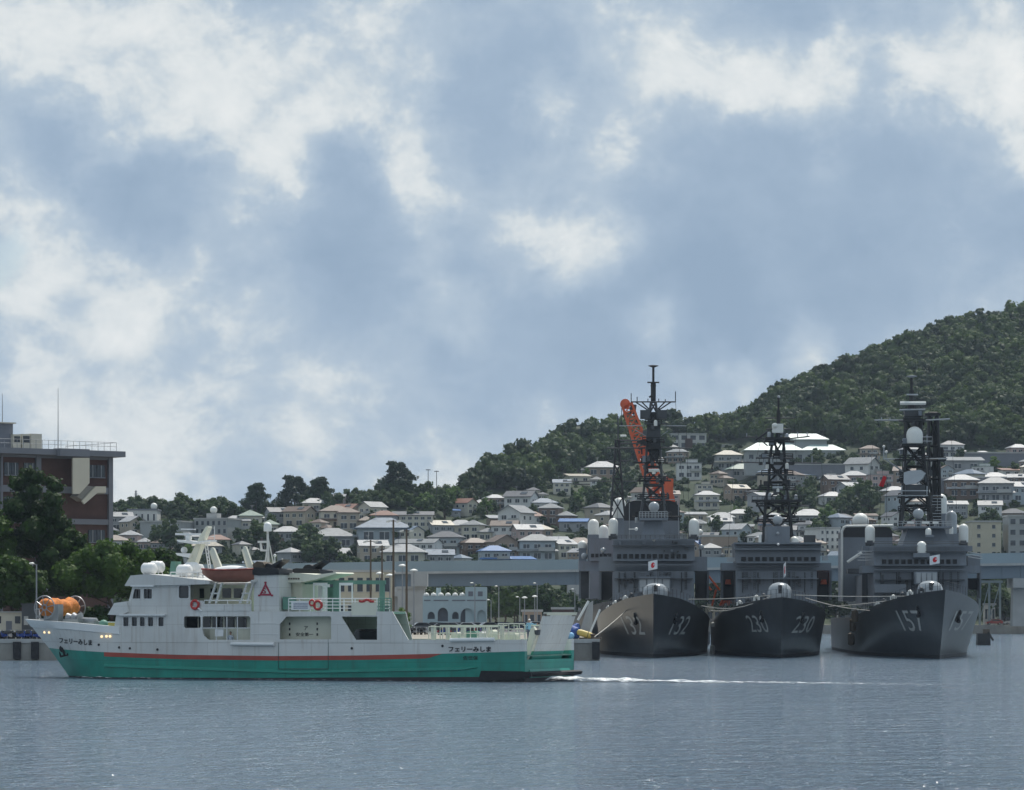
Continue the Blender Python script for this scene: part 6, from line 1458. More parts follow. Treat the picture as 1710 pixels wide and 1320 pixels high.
B_.lines('platform_rail', [(1256, 829, 1339, 829)] + [(1256 + 8.3 * k, 829, 1256 + 8.3 * k, 836) for k in range(11)] + [(1268, 766, 1327, 766)] + [(1268 + 7.3 * k, 766, 1268 + 7.3 * k, 773) for k in range(9)], .035, 48, 'mast_black')
B_.lines('platform_strut', [(1262, 838, 1280, 868), (1334, 838, 1318, 868), (1284, 720, 1262, 735), (1312, 775, 1290, 800), (1284, 775, 1306, 800)], .13, 50, 'mast_black')
B_.lines('yardarm', [(1247, 729.5, 1280, 733), (1318, 733, 1352, 729), (1262, 728, 1282, 745), (1226, 771.5, 1268, 773), (1327, 773, 1372, 774), (1278, 698.5, 1326, 698.5), (1279, 717, 1320, 717)], .09, 50, 'mast_grey')
B_.lines('aerial', [(1247, 724, 1247, 730), (1228, 765, 1228, 772), (1241, 766, 1241, 773), (1254, 765, 1254, 773), (1340, 766, 1340, 774), (1356, 762, 1356, 774), (1332, 722, 1332, 731), (1348, 722, 1348, 730)], .07, 50, 'gun_grey')
B_.b('radar_housing', 1290, 1308, 708, 723, 49, 51, 'radome'); B_.ball('radar_horn', 1294, 711, 4.5, 49, 'radome'); B_.lines('radar_stalk', [(1299, 723, 1299, 731)], .3, 50, 'mast_grey')
m = MB(); B_.line(m, (1300, 708), (1300, 664), .14, 50, n=7); B_.line(m, (1300, 708), (1300, 686), .26, 50, n=7); m.build('top_mast', 'mast_black', B_.root); B_.ball('mast_head_lamp', 1300.5, 663, 2.5, 50, 'gun_grey')
B_.lines('navigation_radar', [(1290, 815, 1307, 815)], .2, 48.4, 'gun_grey'); B_.lines('radar_pedestal', [(1299, 815, 1299, 822)], .2, 48.4, 'radome')
B_.lines('mast_stay', [(1226, 772, 1215, 930), (1372, 774, 1382, 930), (1278, 699, 1262, 772), (1326, 699, 1330, 772)], .02, 50, 'mast_black')
for px, py in ((1285, 826), (1272, 830), (1289, 766), (1276, 768), (1329, 828)): B_.capsule('sensor_pod', px - 3, px + 3, py - 2, py + 9, 48.6, 'gun_grey')
B_.jack(1308.5, 1312.5, 938, 966, 932, 1312.8, 'furled white flag hanging limp over the bow of ship 230')
f = MB(); a = B_.pt(1266, 907, 60); c = B_.pt(1334, 884, 60); f.taper(a.x, c.x, 60, 70, a.z - 3, a.x + .6, c.x - .6, 60.4, 69.5, c.z - .6); f.build('funnel', 'navy_light', B_.root)

# --- 157 -----------------------------------------------------------------------------------
C_ = Ship(1579, 384.0, 'grey destroyer numbered 157 with white radome on its mast, outermost of the moored ships', 7.9, [(0, 7.9), (8, 7.5), (20, 6.6), (34, 5.4), (50, 4.7), (140, 4.6)], 7.35, L=136, rake=8.0)
C_.number('157', 1503, 1541, 1020, 1054); C_.number('157', 1590, 1619, 1021, 1053); C_.anchor(1535, 1022, 9); C_.anchor(1599, 1030, 10)
C_.gun(1531, 1575, 970, 990, 18)
C_.b('lower_superstructure', 1460, 1616, 957, 1012, 33, 72); C_.b('magazine_house', 1461, 1513, 976, 990, 30, 33); C_.b('launcher', 1529, 1566, 955, 976, 29, 33, 'navy_light', slope=.5)
for k in range(4): C_.b('launcher_cell', 1530.5 + 8.9 * k, 1537.5 + 8.9 * k, 957, 974, 28.9, 29.1, 'gun_grey')
C_.b('bridge_wing_deck', 1440, 1637, 945, 957, 36, 43); C_.b('bridge', 1459, 1614, 911, 945, 35, 52, slope=.5)
C_.windows(1471, 1600, 934.5, 942, 12, 34.98, .34); C_.b('boat_bay_shade', 1440, 1459.5, 957.5, 1006, 46, 47, 'navy_dark'); C_.b('boat_bay_shade', 1616.5, 1635, 966, 985, 46, 47, 'navy_dark'); C_.b('side_pillar', 1636, 1638.5, 945, 1000, 43, 47)  # recess shade painted as dark panels on either side
C_.b('bridge_side_block', 1616, 1637, 928, 946, 40, 48, 'navy_light'); C_.lines('wing_rails', [(1616, 922 + 4 * k, 1640, 926 + 4 * k) for k in range(3)] + [(1432, 921 + 5 * k, 1459, 921 + 5 * k) for k in range(4)], .06, 38, 'gun_grey')
C_.b('upper_bridge', 1507, 1588, 882, 911, 40, 50, side=.8, slope=1.0); C_.b('director_platform', 1500, 1590, 879, 882.5, 39, 50)
C_.lines('platform_rail', [(1500, 871, 1590, 871), (1500, 875, 1590, 875)] + [(1500 + 7.5 * k, 871, 1500 + 7.5 * k, 880) for k in range(13)], .04, 39, 'gun_grey')
for a_, b2 in ((1515, 1526), (1540, 1552), (1558, 1567)): C_.b('float_light', a_, b2, 871.5, 875, 38.7, 39.3, 'radome')
C_.ball('fire_control_radome', 1533.5, 858.5, 9.2, 42, 'gun_grey'); C_.lines('director_post', [(1533.5, 867, 1533.5, 880)], .4, 42)
C_.capsule('satellite_radome', 1531, 1547, 904, 924, 34.6); C_.b('radome_mount', 1525, 1553, 924, 931, 34, 35.2); C_.capsule('satellite_radome', 1545, 1555.5, 882, 894, 38.5); C_.b('radome_mount', 1546, 1560, 893.5, 897, 38, 39.5)
C_.ciws(1444.5, 1461, 877, 906, 46); C_.ciws(1601, 1617, 875, 906, 46); C_.b('weapon_platform', 1441, 1466, 912, 921, 44, 48); C_.b('weapon_platform', 1597, 1624, 912, 921, 44, 48)
# big offset funnel with white rim and lidded top
a, c = C_.pt(1406, 1004, 72), C_.pt(1492, 879, 72); zm = C_.pt(0, 899, 72).z
m = MB(); m.box(a.x + .15, c.x - .15, 72, 84, a.z, zm); fu = m.build('funnel', 'navy_light', C_.root); funnel_mb(a + Vector((.15, 0, 0)), c - Vector((.15, 0, 0)), 72, 84, zm, c.z - .12, .6).build('funnel_cap', 'ferry_black', fu)
m = MB(); m.path([C_.pt(1406, 1000, 71.9), C_.pt(1406, 888, 71.9), C_.pt(1408, 882, 71.9), C_.pt(1413, 879, 71.9), C_.pt(1491, 878, 71.9)], .16, 8); m.build('funnel_rim', 'radome', fu, 60)
C_.ball('satellite_ball', 1437, 871, 14, 78); C_.lines('exhaust_boom', [(1415, 939, 1439, 923)], .2, 68, 'radome'); C_.b('torpedo_rack', 1416, 1442, 950, 958, 66, 70, 'navy_dark')
C_.b('aft_domes_house', 1560, 1604, 890, 912, 62, 75)
C_.capsule('satellite_radome', 1562, 1581, 825, 860, 66); C_.capsule('satellite_radome', 1579, 1598, 853, 892, 60, 'gun_grey'); C_.b('radome_tower', 1565, 1580, 858, 892, 64, 68); C_.capsule('life_raft', 1585, 1592, 880, 892, 55)
# fore mast and the pole mast behind it
C_.lattice('lattice_mast', [(1530, 880, 26), (1529, 845, 22), (1528, 812, 19), (1527, 780, 17), (1526, 744, 14), (1525, 704, 12)], 48, .19, 'mast_black')
C_.b('mast_platform', 1506, 1548, 741, 745, 46, 50, 'mast_black'); C_.capsule('mast_radome', 1513.5, 1541, 712.5, 741, 46.5); C_.lines('radome_rail', [(1508, 733, 1513, 733), (1541, 730, 1556, 730), (1541, 737, 1556, 737), (1548, 726, 1548, 740)], .05, 46, 'gun_grey')
C_.b('mast_platform', 1510, 1546, 700, 704, 46.5, 49.5, 'mast_black'); C_.b('mast_cabin', 1513, 1537, 686, 700, 47, 49, 'mast_grey', side=-.2); C_.lines('radar_bar', [(1503, 673.5, 1546, 673.5)], .24, 47, 'radome'); C_.lines('radar_bar', [(1514, 659.5, 1533, 659.5), (1502, 685, 1545, 684)], .11, 47, 'gun_grey')
m = MB(); C_.line(m, (1522, 700), (1522, 630), .18, 48, n=7); C_.line(m, (1523, 700), (1523, 675), .55, 48, n=7); C_.line(m, (1522, 672), (1522, 652), .30, 48, n=7); m.build('top_mast', 'mast_black', C_.root); C_.disc('mast_head_array', 1513, 1532, 628.5, 48, 3, 'gun_grey')
C_.lines('yardarm', [(1460, 702, 1510, 702), (1546, 702, 1586, 700), (1475, 767, 1510, 767), (1546, 767, 1582, 766), (1480, 768, 1508, 788)], .10, 48, 'gun_grey')
C_.lines('aerial', [(1472, 697, 1472, 703), (1486, 698, 1486, 703), (1476, 744, 1476, 768), (1480, 752, 1480, 768), (1468, 762, 1468, 768)], .08, 48, 'gun_grey'); C_.ball('aerial_lamp', 1476, 746, 2.4, 48); C_.ball('aerial_lamp', 1480, 755, 2.6, 48)
q0 = [C_.pt(x, y_, 45.2) for x, y_ in ((1510, 789), (1519, 786), (1538, 784.5), (1545, 790), (1540, 800), (1530, 808), (1512, 810), (1509, 806))]
m = MB(); n = len(q0); m.add([p + Vector((0, .9 * (p.z - q0[6].z) / 2, 0)) for p in q0] + [p + Vector((.2, .45 + .9 * (p.z - q0[6].z) / 2, 0)) for p in q0], [tuple(range(n)), tuple(range(2 * n - 1, n - 1, -1))] + [(i, (i + 1) % n, n + (i + 1) % n, n + i) for i in range(n)]); m.build('air_search_radar', 'gun_grey', C_.root)
C_.b('radar_turntable', 1512, 1545, 810, 826, 45.4, 49, 'mast_grey'); C_.lines('radar_struts', [(1506, 826, 1506, 812), (1548, 826, 1548, 812), (1500, 828, 1550, 828), (1500, 820, 1550, 820)], .07, 45, 'gun_grey')
C_.lattice('aft_mast', [(1560, 880, 9), (1560, 800, 8.5), (1559, 745, 8), (1558, 690, 7)], 58, .2, 'mast_black'); m = MB(); a = C_.pt(1556, 870, 58.6); c = C_.pt(1565, 712, 58.6); m.taper(a.x, c.x, 58.2, 59.6, a.z, a.x + .15, c.x - .15, 58.3, 59.5, c.z); m.build('exhaust_trunk', 'mast_black', C_.root)
C_.b('mast_platform', 1545, 1580, 763, 770, 57, 60, 'mast_black'); C_.b('mast_house', 1560, 1576, 747, 763, 57.5, 59.5, 'mast_black'); C_.b('mast_platform', 1545, 1571, 690, 694, 57, 60, 'mast_black')
C_.lines('mast_stay', [(1460, 702, 1448, 880), (1460, 702, 1510, 702), (1475, 767, 1468, 880), (1586, 700, 1600, 880)], .02, 48, 'mast_black')
C_.lines('ladder_rungs', [(1556, 828 + 5 * k, 1572, 828 + 5 * k) for k in range(9)], .05, 57, 'gun_grey')
C_.jack(1552.5, 1570, 926, 944, 921, 1569.8, 'white flag with red disc flying over the bow of ship 157')
w = C_.pt(1474, 809, 50); t = empty('signal_flag', C_.world(w.x, 50, w.z), -SHIP_A, 'small red signal flag hoisted left of the mast of ship 157', 'flag'); m = MB(); m.add([(-.5, 0, -.2), (.1, .15, -.35), (.55, 0, .9), (.1, .1, 1.1)], [(0, 1, 2, 3)]); m.build('cloth', 'flag_red', t, fix=False)
m = MB(); m.tube((.5, 0, -4.5), (.5, 0, 1.2), .03, n=5); m.build('halyard', 'mast_grey', t)
for S_, ls in ((C_, (9, 13, 16, 20, 25, 29)), (B_, (9, 12, 16, 21))):
    for i, l in enumerate(ls):
        z = S_.zd(l); m = MB(); x = -(S_.hb(l, z) - .8); m.tube((x - .25, l, z - .1), (x - .25, l, z + .6), .14, n=8); m.tube((x + .25, l, z - .1), (x + .25, l, z + .6), .14, n=8); m.sphere((x, l, z + .6), .26, 8, 5); m.build('bollard', 'radome' if i % 2 else 'mast_grey', S_.root, 50)

# extra deck clutter shared by the three ships: vents, lockers, hatches, cable reels on the bridge fronts
rng = random.Random(77)
for S_, x0, x1, ys in ((A, 1026, 1158, (958, 906, 915)), (B_, 1232, 1362, (958, 914, 922)), (C_, 1463, 1612, (961, 918, 926))):
    for k in range(16):
        px = rng.uniform(x0 + 4, x1 - 8); py = rng.choice(ys) + rng.uniform(-3, 8); l = 33.6 if py > 950 else 34.6
        if S_ is not B_ and py < 950: l += 1.0
        S_.b(rng.choice(['locker', 'vent_box', 'cable_box']), px, px + rng.uniform(2, 6), py, py + rng.uniform(2, 6), l, l + 1.2, rng.choice(['navy_light', 'mast_grey', 'navy_dark']))
    for k in range(5): S_.lines('pipe_run', [(x0 + 8 + k * 26, 956, x0 + 8 + k * 26, 990)], .06, 31.9 if S_ is B_ else (33.9 if S_ is A else 32.9), 'mast_grey')

# stepped ledges, rails and mast fittings
for S_, x0, x1, lv, l in ((A, 1024, 1160, (900, 911, 943, 966), 35.8), (B_, 1229, 1369, (917, 946, 966), 33.8), (C_, 1459, 1614, (911, 921, 951, 968), 34.8)):
    for i, y_ in enumerate(lv):
        e = (3 if y_ < 940 else 0); S_.b('deck_ledge', x0 - e + i, x1 + e - i, y_, y_ + 1.3, l - .55 + (0 if y_ < 940 else -2.2), l + .3, 'navy_dark' if i % 2 else 'navy_light')
    for y_ in (lv[0] - 6, lv[0] - 3): S_.lines('deck_rail', [(x0, y_, x1, y_)], .03, l + .4, 'mast_grey')
    for k in range(8):
        px = x0 + 6 + rng.random() * (x1 - x0 - 14); S_.lines('ladder', [(px, 955, px, 985), (px + 2.5, 955, px + 2.5, 985)] + [(px, 957 + 3 * j, px + 2.5, 957 + 3 * j) for j in range(9)], .03, l - 2.3, 'mast_grey')
    for k in range(6):
        px = x0 + 5 + rng.random() * (x1 - x0 - 12); S_.b('hatch', px, px + 4.5, 963 + rng.uniform(-3, 6), 975 + rng.uniform(-3, 6), l - 2.25, l - 1.9, rng.choice(['navy_dark', 'mast_grey']))
for S_, l, levels in ((A, 52, [(1091, 860, 30), (1091, 830, 26), (1091, 800, 24), (1091, 770, 20), (1091, 735, 18), (1091, 705, 14)]), (B_, 50, [(1299, 868, 34), (1298, 842, 34), (1298, 815, 30), (1298, 790, 26), (1298, 762, 26), (1299, 735, 20)]), (C_, 48, [(1530, 850, 30), (1529, 828, 28), (1528, 800, 26), (1527, 765, 24), (1526, 735, 16), (1525, 700, 16)])):
    for (pc, py, hw) in levels:
        for k in range(9):
            px = pc + rng.uniform(-hw, hw); y_ = py + rng.uniform(-12, 10); q = rng.random(); ll = l + rng.uniform(-1.6, 1.6)
            if q < .45: S_.b('mast_box', px - rng.uniform(1.5, 5), px + rng.uniform(1.5, 5), y_ - rng.uniform(2, 6), y_ + rng.uniform(2, 6), ll - .5, ll + .5, rng.choice(['mast_black', 'mast_grey', 'navy_light']))
            elif q < .65: S_.capsule('sensor_pod', px - 3, px + 3, y_ - 5, y_ + 5, ll, rng.choice(['gun_grey', 'mast_grey', 'radome']))
            else: S_.lines('aerial', [(px, y_ - rng.uniform(5, 13), px, y_)], .10, ll, 'mast_black')
        S_.lines('small_yard', [(pc - hw * rng.uniform(1.0, 1.7), py + 3, pc + hw * rng.uniform(1.0, 1.7), py + 3)], .12, l - 1.4, rng.choice(['mast_black', 'mast_grey']))
        S_.lines('mast_rail', [(pc - hw, py - 4, pc + hw, py - 4), (pc - hw, py - 4, pc - hw, py + 3), (pc + hw, py - 4, pc + hw, py + 3), (pc - hw, py - .5, pc + hw, py - .5)], .065, l - 1.5, 'mast_black')

# ---------------------------------------------------------------- mooring lines, fenders between the hulls
def rope(pts, label):
    m = MB(); q = []
    for (a, b) in zip(pts, pts[1:]):
        for k in range(8): q.append(a[0].lerp(b[0], k / 8) - Vector((0, 0, a[1] * math.sin(math.pi * k / 8))))
    q.append(pts[-1][0]); m.path(q, .055, 5); return tag(m.build('mooring_line', 'rope'), label, 'rope', 'mooring lines between the warships')
def sp(S_, px, py, l): p = S_.pt(px, py, l); return S_.world(p.x, p.y, p.z)
rope([(sp(A, 1150, 1001, 16), .15), (sp(B_, 1288, 994.5, 6), 0)], 'upper mooring line stretched from ship 132 to ship 230')
rope([(sp(A, 1172, 1012, 22), .8), (sp(B_, 1286, 997, 7), 0)], 'sagging lower mooring line from ship 132 to ship 230')
rope([(sp(A, 1187, 1020, 30), .5), (sp(B_, 1260, 1003, 12), 0)], 'short slack mooring line between ships 132 and 230')
rope([(sp(B_, 1326, 994, 6), .1), (sp(C_, 1512, 996, 13), 0)], 'upper mooring line stretched from ship 230 to ship 157')
rope([(sp(B_, 1345, 999, 10), .25), (sp(C_, 1452, 1020, 28), 0)], 'mooring line sloping down from ship 230 to ship 157')
rope([(sp(B_, 1384, 1013, 28), .1), (sp(C_, 1480, 1004, 20), 0)], 'mooring line rising from ship 230 to ship 157')
rope([(sp(A, 1049, 1017, 14), .1), (P(990, 1066, 381.5), 0)], 'mooring line running down the bow of ship 132 to the quay')
for S_, px, y0, y1, l, lb in ((A, 1190, 1077, 1100, 46, 'tall white fender at the waterline between ships 132 and 230'), (A, 1190.5, 1039, 1047, 46, 'small white fender hanging between ships 132 and 230')):
    q = S_.pt(px, y1, l); h = S_.pt(px, y0, l).z - q.z; t = empty('fender', S_.world(q.x, q.y, q.z), 0, lb, 'fender'); m = MB(); m.capsule((0, 0, 0), .32, h, 12); m.build('body', 'radome', t, 50); m = MB(); m.tube((0, 0, h), (0, 0, h + 1.2), .03); m.build('lanyard', 'rope', t)
for i, (px, py, l) in enumerate(((1400, 1045, 44), (1394, 1068, 48), (1402, 1030, 40))):
    q = C_.pt(px, py, l); t = empty('fender', C_.world(-C_.B - .45, l, q.z - .8), 0, ('rust brown fender low against ship 157', 'rust brown fender at the waterline against ship 157', 'rust brown fender high against ship 157')[i], 'fender'); m = MB(); m.rev((0, 0, 0), [(.1, 0), (.42, .15), (.45, .8), (.42, 1.5), (.1, 1.65)], 12); m.build('body', 'pole_brown', t, 50); m = MB(); m.tube((0, 0, 1.6), (.2, 0, 3.2), .03); m.build('lanyard', 'rope', t)

# ---------------------------------------------------------------- orange crane standing behind the ships
def crane():
    d = 570.0; q = P(1092, 1053, d); q.z = QZ; q.x = min(q.x, 60)
    t = empty('harbour_crane', (q.x, d, 0), 0, 'orange harbour crane with raised telescopic boom behind ship 132', 'crane'); L_ = lambda px, py: Vector((gx(px, d) - q.x, 0, gz(py, d)))
    m = MB(); m.box(-9, 9, -6, 6, -1, 2.2); m.build('pontoon', 'navy_dark', t)
    m = MB(); m.box(-5, 5.5, -2.5, 2.5, 2.2, 7.0); m.taper(-3, 4, -2, 2, 7, -2.2, 3.2, -1.6, 1.6, 12.5); bd = m.build('machinery_house', 'crane_orange', t)
    m = MB(); a, b = L_(1112, 905), L_(1114, 800); m.bar(a, b, 2.2, 2.0); m.build('mast', 'crane_orange', t)
    m = MB(); m.bar(L_(1104, 905), L_(1111, 796), .5, .5); m.bar(L_(1125, 838), L_(1112, 796), .6, .6); m.bar(L_(1102, 840), L_(1127, 840), .5, .5); m.build('a_frame', 'crane_orange', t)
    p0, p1, p2 = L_(1104, 842), L_(1073, 740), L_(1047, 676); ax = (p2 - p0).normalized(); nx = Vector((ax.z, 0, -ax.x)); m = MB(); prev = None
    for k in range(15):
        f = k / 14; c = p0.lerp(p2, f); w = 1.35 - .55 * f; ring = [c + nx * (w * i) + Vector((0, w * j, 0)) for i, j in ((-1, -1), (1, -1), (1, 1), (-1, 1))]
        if prev:
            for i in range(4): m.bar(prev[i], ring[i], .34, .34); m.bar(prev[i], ring[(i + 1) % 4], .2, .2)
        for i in range(4): m.bar(ring[i], ring[(i + 1) % 4], .2, .2)
        prev = ring
    m.bar(p0, p0.lerp(p2, .55), 1.0, .8); bm = m.build('boom', 'crane_orange', t)
    m = MB(); m.rev(L_(1044, 675), [(.2, -.5), (.85, -.4), (.85, .4), (.2, .5)], 14, 'y'); m.bar(L_(1047, 676), L_(1041, 682), .5, .5); m.build('boom_head', 'crane_orange', bm); m = MB(); m.bar(L_(1058, 676), L_(1056, 692), 1.0, 1.0); m.build('jib_winch', 'navy_dark', bm)
    m = MB(); m.tube(L_(1038, 682), L_(1038, 706), .06); m.build('hoist_cable', 'mast_black', t); m = MB(); m.bar(L_(1038, 706), L_(1038, 711), .5, .4); m.build('hook_block', 'mast_black', t)
    m = MB(); m.tube(L_(1050, 678), L_(1112, 796), .07); m.build('luffing_stay', 'mast_black', t)
crane()
# ---------------------------------------------------------------- undergrowth between the houses (one mass)
rng = random.Random(8); sh = []
for k in range(3400):
    px = rng.uniform(-200, 1900); y_ = rng.uniform(lerp_tab(YTOWN, px) - 2, 956) if k % 4 else rng.uniform(956, 1036)
    sh.append((on_hill(px, y_) + Vector((0, 0, -.5)), rng.uniform(.20, .48) if k % 4 else rng.uniform(.4, .8), rng.random() * 6.28, rng.randrange(3)))
CROWNS_S = [m.copy() for m in CROWNS[:3]]
for m in CROWNS_S: m.materials.clear()
scatter_object('garden_shrubs', sh, CROWNS_S, 'leaf_town', 'dark green garden shrubs and hedges filling the gaps between the hillside houses', 'shrubs')

# ---------------------------------------------------------------- street trees below the viaduct
RT = [crown_mesh('crown', 500 + i, 1300, 3.0, 2.9, .62, 10, .43) for i in range(3)]
def rt_proto(i):
    t = empty('street_tree'); trunk_mb(3.2, .26, 70 + i, 1.4, 5).build('trunk', 'bark', t, 60); c = put('crown', RT[i], 'leaf_town', t); c.location = (0, 0, 1.9); return t
RP = [rt_proto(i) for i in range(3)]
def street_tree(x, d, sc, where):
    c = copy_tree(RP[rng.randrange(3)]); c.location = (x, d, QZ); c.rotation_euler = (0, 0, rng.random() * 6.28); c.scale = (sc, sc, sc * rng.uniform(.9, 1.15))
    tag(c, '%s green street tree %s, %s' % ('low' if sc < 1.0 else 'middling' if sc < 1.15 else 'tall' if sc < 1.3 else 'tallest', where, landmark(x / d * FPX + CX)), 'tree', 'street trees below the viaduct')
for k in range(58):
    px = -160 + k * 34 + rng.uniform(-9, 9); d = rng.uniform(874, 889); street_tree(gx(px, d), d, rng.uniform(.95, 1.45), 'beyond the viaduct piers')
for k in range(16):
    px = 716 + k * 16 + rng.uniform(-5, 5); d = rng.uniform(770, 835); street_tree(gx(px, d), d, rng.uniform(.95, 1.25), 'in the dense clump near the viaduct')
for k in range(14):
    px = 170 + k * 32; d = rng.uniform(780, 840); street_tree(gx(px, d), d, rng.uniform(.9, 1.3), 'in front of the viaduct')
for p in RP: drop(p)
# young willow-like tree by the car park
wl_ = crown_mesh('crown', 640, 1800, 1.6, 2.0, .34, 8, .45, droop=.3, aspect=.4)
make_tree('young_tree', P(672, 1058, 500), 2.0, .09, wl_, .3, 'leaf_bright', 'young light green feathery tree at the edge of the car park', None, 0, 1.0, .7, 5)

# ---------------------------------------------------------------- office building at the left
class Frame:
    def __init__(s, ox, oy, rot): s.ox, s.oy, s.c, s.s = ox, oy, math.cos(rot), math.sin(rot); s.rot = rot
    def pt(s, px, py, n=0.0):
        u = (px - CX) / FPX; d = (n - s.ox * s.s + s.oy * s.c) / (s.c - u * s.s)
        return Vector(((u * d - s.ox) * s.c + (d - s.oy) * s.s, n, CAMH - (py - HY) / FPX * d))
    def poly(s, mb, pl, t0, t1, plane=0.0, holes=()):
        cv = lambda l: [(lambda q: (q.x, q.z))(s.pt(a, b, plane)) for a, b in l]
        return mb.plate(cv(pl), [cv(h) for h in holes], lambda u, v, t: (u, plane + t, v), t0, t1)
def office():
    F = Frame(gx(188, 436), 436.0, R(38)); t = empty('office_building', (F.ox, F.oy, 0), F.rot, 'brown brick and grey office building with outside stair behind the left trees', 'building')
    z = lambda py: F.pt(188, py).z
    X0 = F.pt(-170, 800).x
    w = MB(); w.box(X0, 0, .25, 14, QZ - .2, z(764)); w.build('brick_wall', 'brick_brown', t)
    r_ = MB(); r_.box(X0 - 1, 1.15, -1.3, 15, z(764), z(754.5)); rf = r_.build('roof_slab', 'facade_grey', t)
    r_ = MB(); r_.box(F.pt(86, 760).x, F.pt(135, 760).x, -2.2, -1.32, z(766), z(753.5)); r_.build('stair_canopy', 'facade_grey', t)
    for a, b in ((181, 188), (60, 68), (1, 4), (-60, -52)):
        m = MB(); m.box(F.pt(a, 800).x, F.pt(b, 800).x, -.15, .4, QZ - .2, z(764.2)); m.build('pilaster', 'facade_grey', t)
    for y0, y1 in ((764.3, 769), (815, 826), (868, 877), (924, 933), (980, 989)):
        m = MB(); m.box(X0, -.35, -.05, .3, z(y1), z(y0)); m.build('floor_band', 'facade_grey', t)
    for row in (778, 834, 886, 940):
        for a, b in ((8, 20), (20.5, 32), (41, 50), (50.5, 60), (149, 162), (163, 176), (-46, -30), (-26, -10)):
            if row == 834 and a > 140: continue
            m = MB(); m.box(F.pt(a, row).x, F.pt(b, row).x, .12, .3, z(row + 20), z(row)); w = m.build('window', 'glass_house', t)
            fr = MB(); xa, xb = F.pt(a, row).x, F.pt(b, row).x; fr.box((xa + xb) / 2 - .05, (xa + xb) / 2 + .05, .06, .2, z(row + 20), z(row)); fr.build('mullion', 'steel_grey', w); fr = MB(); fr.box(xa - .05, xb + .05, -.02, .2, z(row + 21.5), z(row + 20)); fr.build('sill', 'facade_grey', w)
    m = MB(); F.poly(m, [(107, 766), (134.5, 766), (134.5, 808), (118, 826), (107, 826)], -2.2, -1.9); m.build('stair_wall', 'facade_cream', t)
    m = MB(); F.poly(m, [(145, 813.5), (162, 813.5), (162, 824), (148, 824), (126, 843), (122, 838)], -2.2, -1.9); m.build('stair_parapet', 'facade_cream', t)
    m = MB(); F.poly(m, [(134, 812), (146, 814), (128, 838), (116, 830)], -1.8, 0); m.build('stair_flight', 'concrete', t)
    m = MB(); F.poly(m, [(145, 823), (162, 823), (162, 826), (145, 826)], -2.0, .2); m.build('landing', 'concrete', t)
    rl = MB(); zr = z(754.5)
    xs = [X0 + (.2 - X0) * k / 34 for k in range(35)]
    for x in xs: rl.tube((x, -.6, zr - .02), (x, -.6, zr + 1.15), .03, n=5)
    for h in (.6, 1.12): rl.tube((X0, -.6, zr + h), (.2, -.6, zr + h), .03, n=5)
    rl.tube((.2, -.6, zr + 1.12), (.2, 12, zr + 1.12), .03, n=5); rl.tube((.2, 12, zr), (.2, 12, zr + 1.12), .03, n=5); rl.build('roof_rail', 'steel_grey', t)
    for a, b, y0, nm in ((18, 31, 727, 'air_conditioner'), (33, 47, 726, 'air_conditioner'), (48, 66, 725, 'roof_tank')):
        xa, xb = F.pt(a, 740, 3).x, F.pt(b, 740, 3).x; m = MB(); m.box(xa, xb, 2.4, 4.4, zr - .02, z(y0) - .2); o = m.build(nm, 'facade_cream', t)
        if nm != 'roof_tank': m = MB(); m.box(xa + .15, xb - .15, 2.34, 2.42, zr + .9, z(y0) - .45); m.build('grille', 'glass_dark', o)
    xa, xb = F.pt(-60, 740, 4).x, F.pt(15, 740, 4).x; m = MB(); m.box(xa, xb, 3, 8, zr - .02, z(712)); m.build('penthouse', 'facade_grey', t); m = MB(); m.box(xa - .3, xb + .3, 2.7, 8.3, z(712), z(710)); m.build('penthouse_roof', 'facade_cream', t)
    for px, y0, y1, n_ in ((97, 648, 754, -.2), (4, 657, 712, 4.5)):
        q = F.pt(px, y1, n_); q2 = F.pt(px, y0, n_); m = MB(); m.tube((q.x, n_, q.z - .3), (q.x, n_, q2.z), .07, .025, 6); m.box(q.x - .5, q.x + .5, n_ - .4, n_ + .4, q.z - .2, q.z + .35); m.build('aerial_mast', 'steel_grey', t)
office()

# ---------------------------------------------------------------- big trees on the quay at the left
def near_crown(seed, n, rx, rz, leaf=.46, lobes=26, lr=.27): return crown_mesh('crown', seed, n, rx, rz, leaf, lobes, lr)
for (px, d, rx, rz, ztop_, seed, lb) in ((62, 404, 6.3, 6.2, 782, 11, 'tall broad tree with bright green top in front of the brown office building'),
                                         (185, 395, 6.8, 3.6, 902, 12, 'wide spreading tree with layered light green foliage beside the ferry wheelhouse'),
                                         (118, 402, 5.0, 4.4, 884, 13, 'dark green tree filling the gap between the two large quay trees'),
                                         (-22, 400, 5.4, 5.0, 850, 14, 'dark tree cut by the left edge, next to the tallest tree'),
                                         (262, 402, 4.6, 3.0, 916, 15, 'rounded tree just behind the ferry wheelhouse roof'),
                                         (20, 392, 4.6, 3.4, 930, 16, 'low dark tree behind the small hut'), (-110, 404, 6.0, 5.5, 800, 17, 'tall tree out at the far left of the quay')):
    zt_ = gz(ztop_, d); cme = near_crown(seed, 12000, rx, rz); cz = zt_ - sorted(v.co.z for v in cme.vertices)[-40]
    t = empty('quay_tree', (gx(px, d), d, QZ), seed * 1.1, lb, 'tree', 'large trees on the quay'); th = max(2.0, cz - QZ + rz * .9)
    trunk_mb(th, .32, seed, rx * .5, 7).build('trunk', 'bark', t, 60); c = put('crown', cme, 'leaf_near', t); c.location = (0, 0, max(cz - QZ, .8))
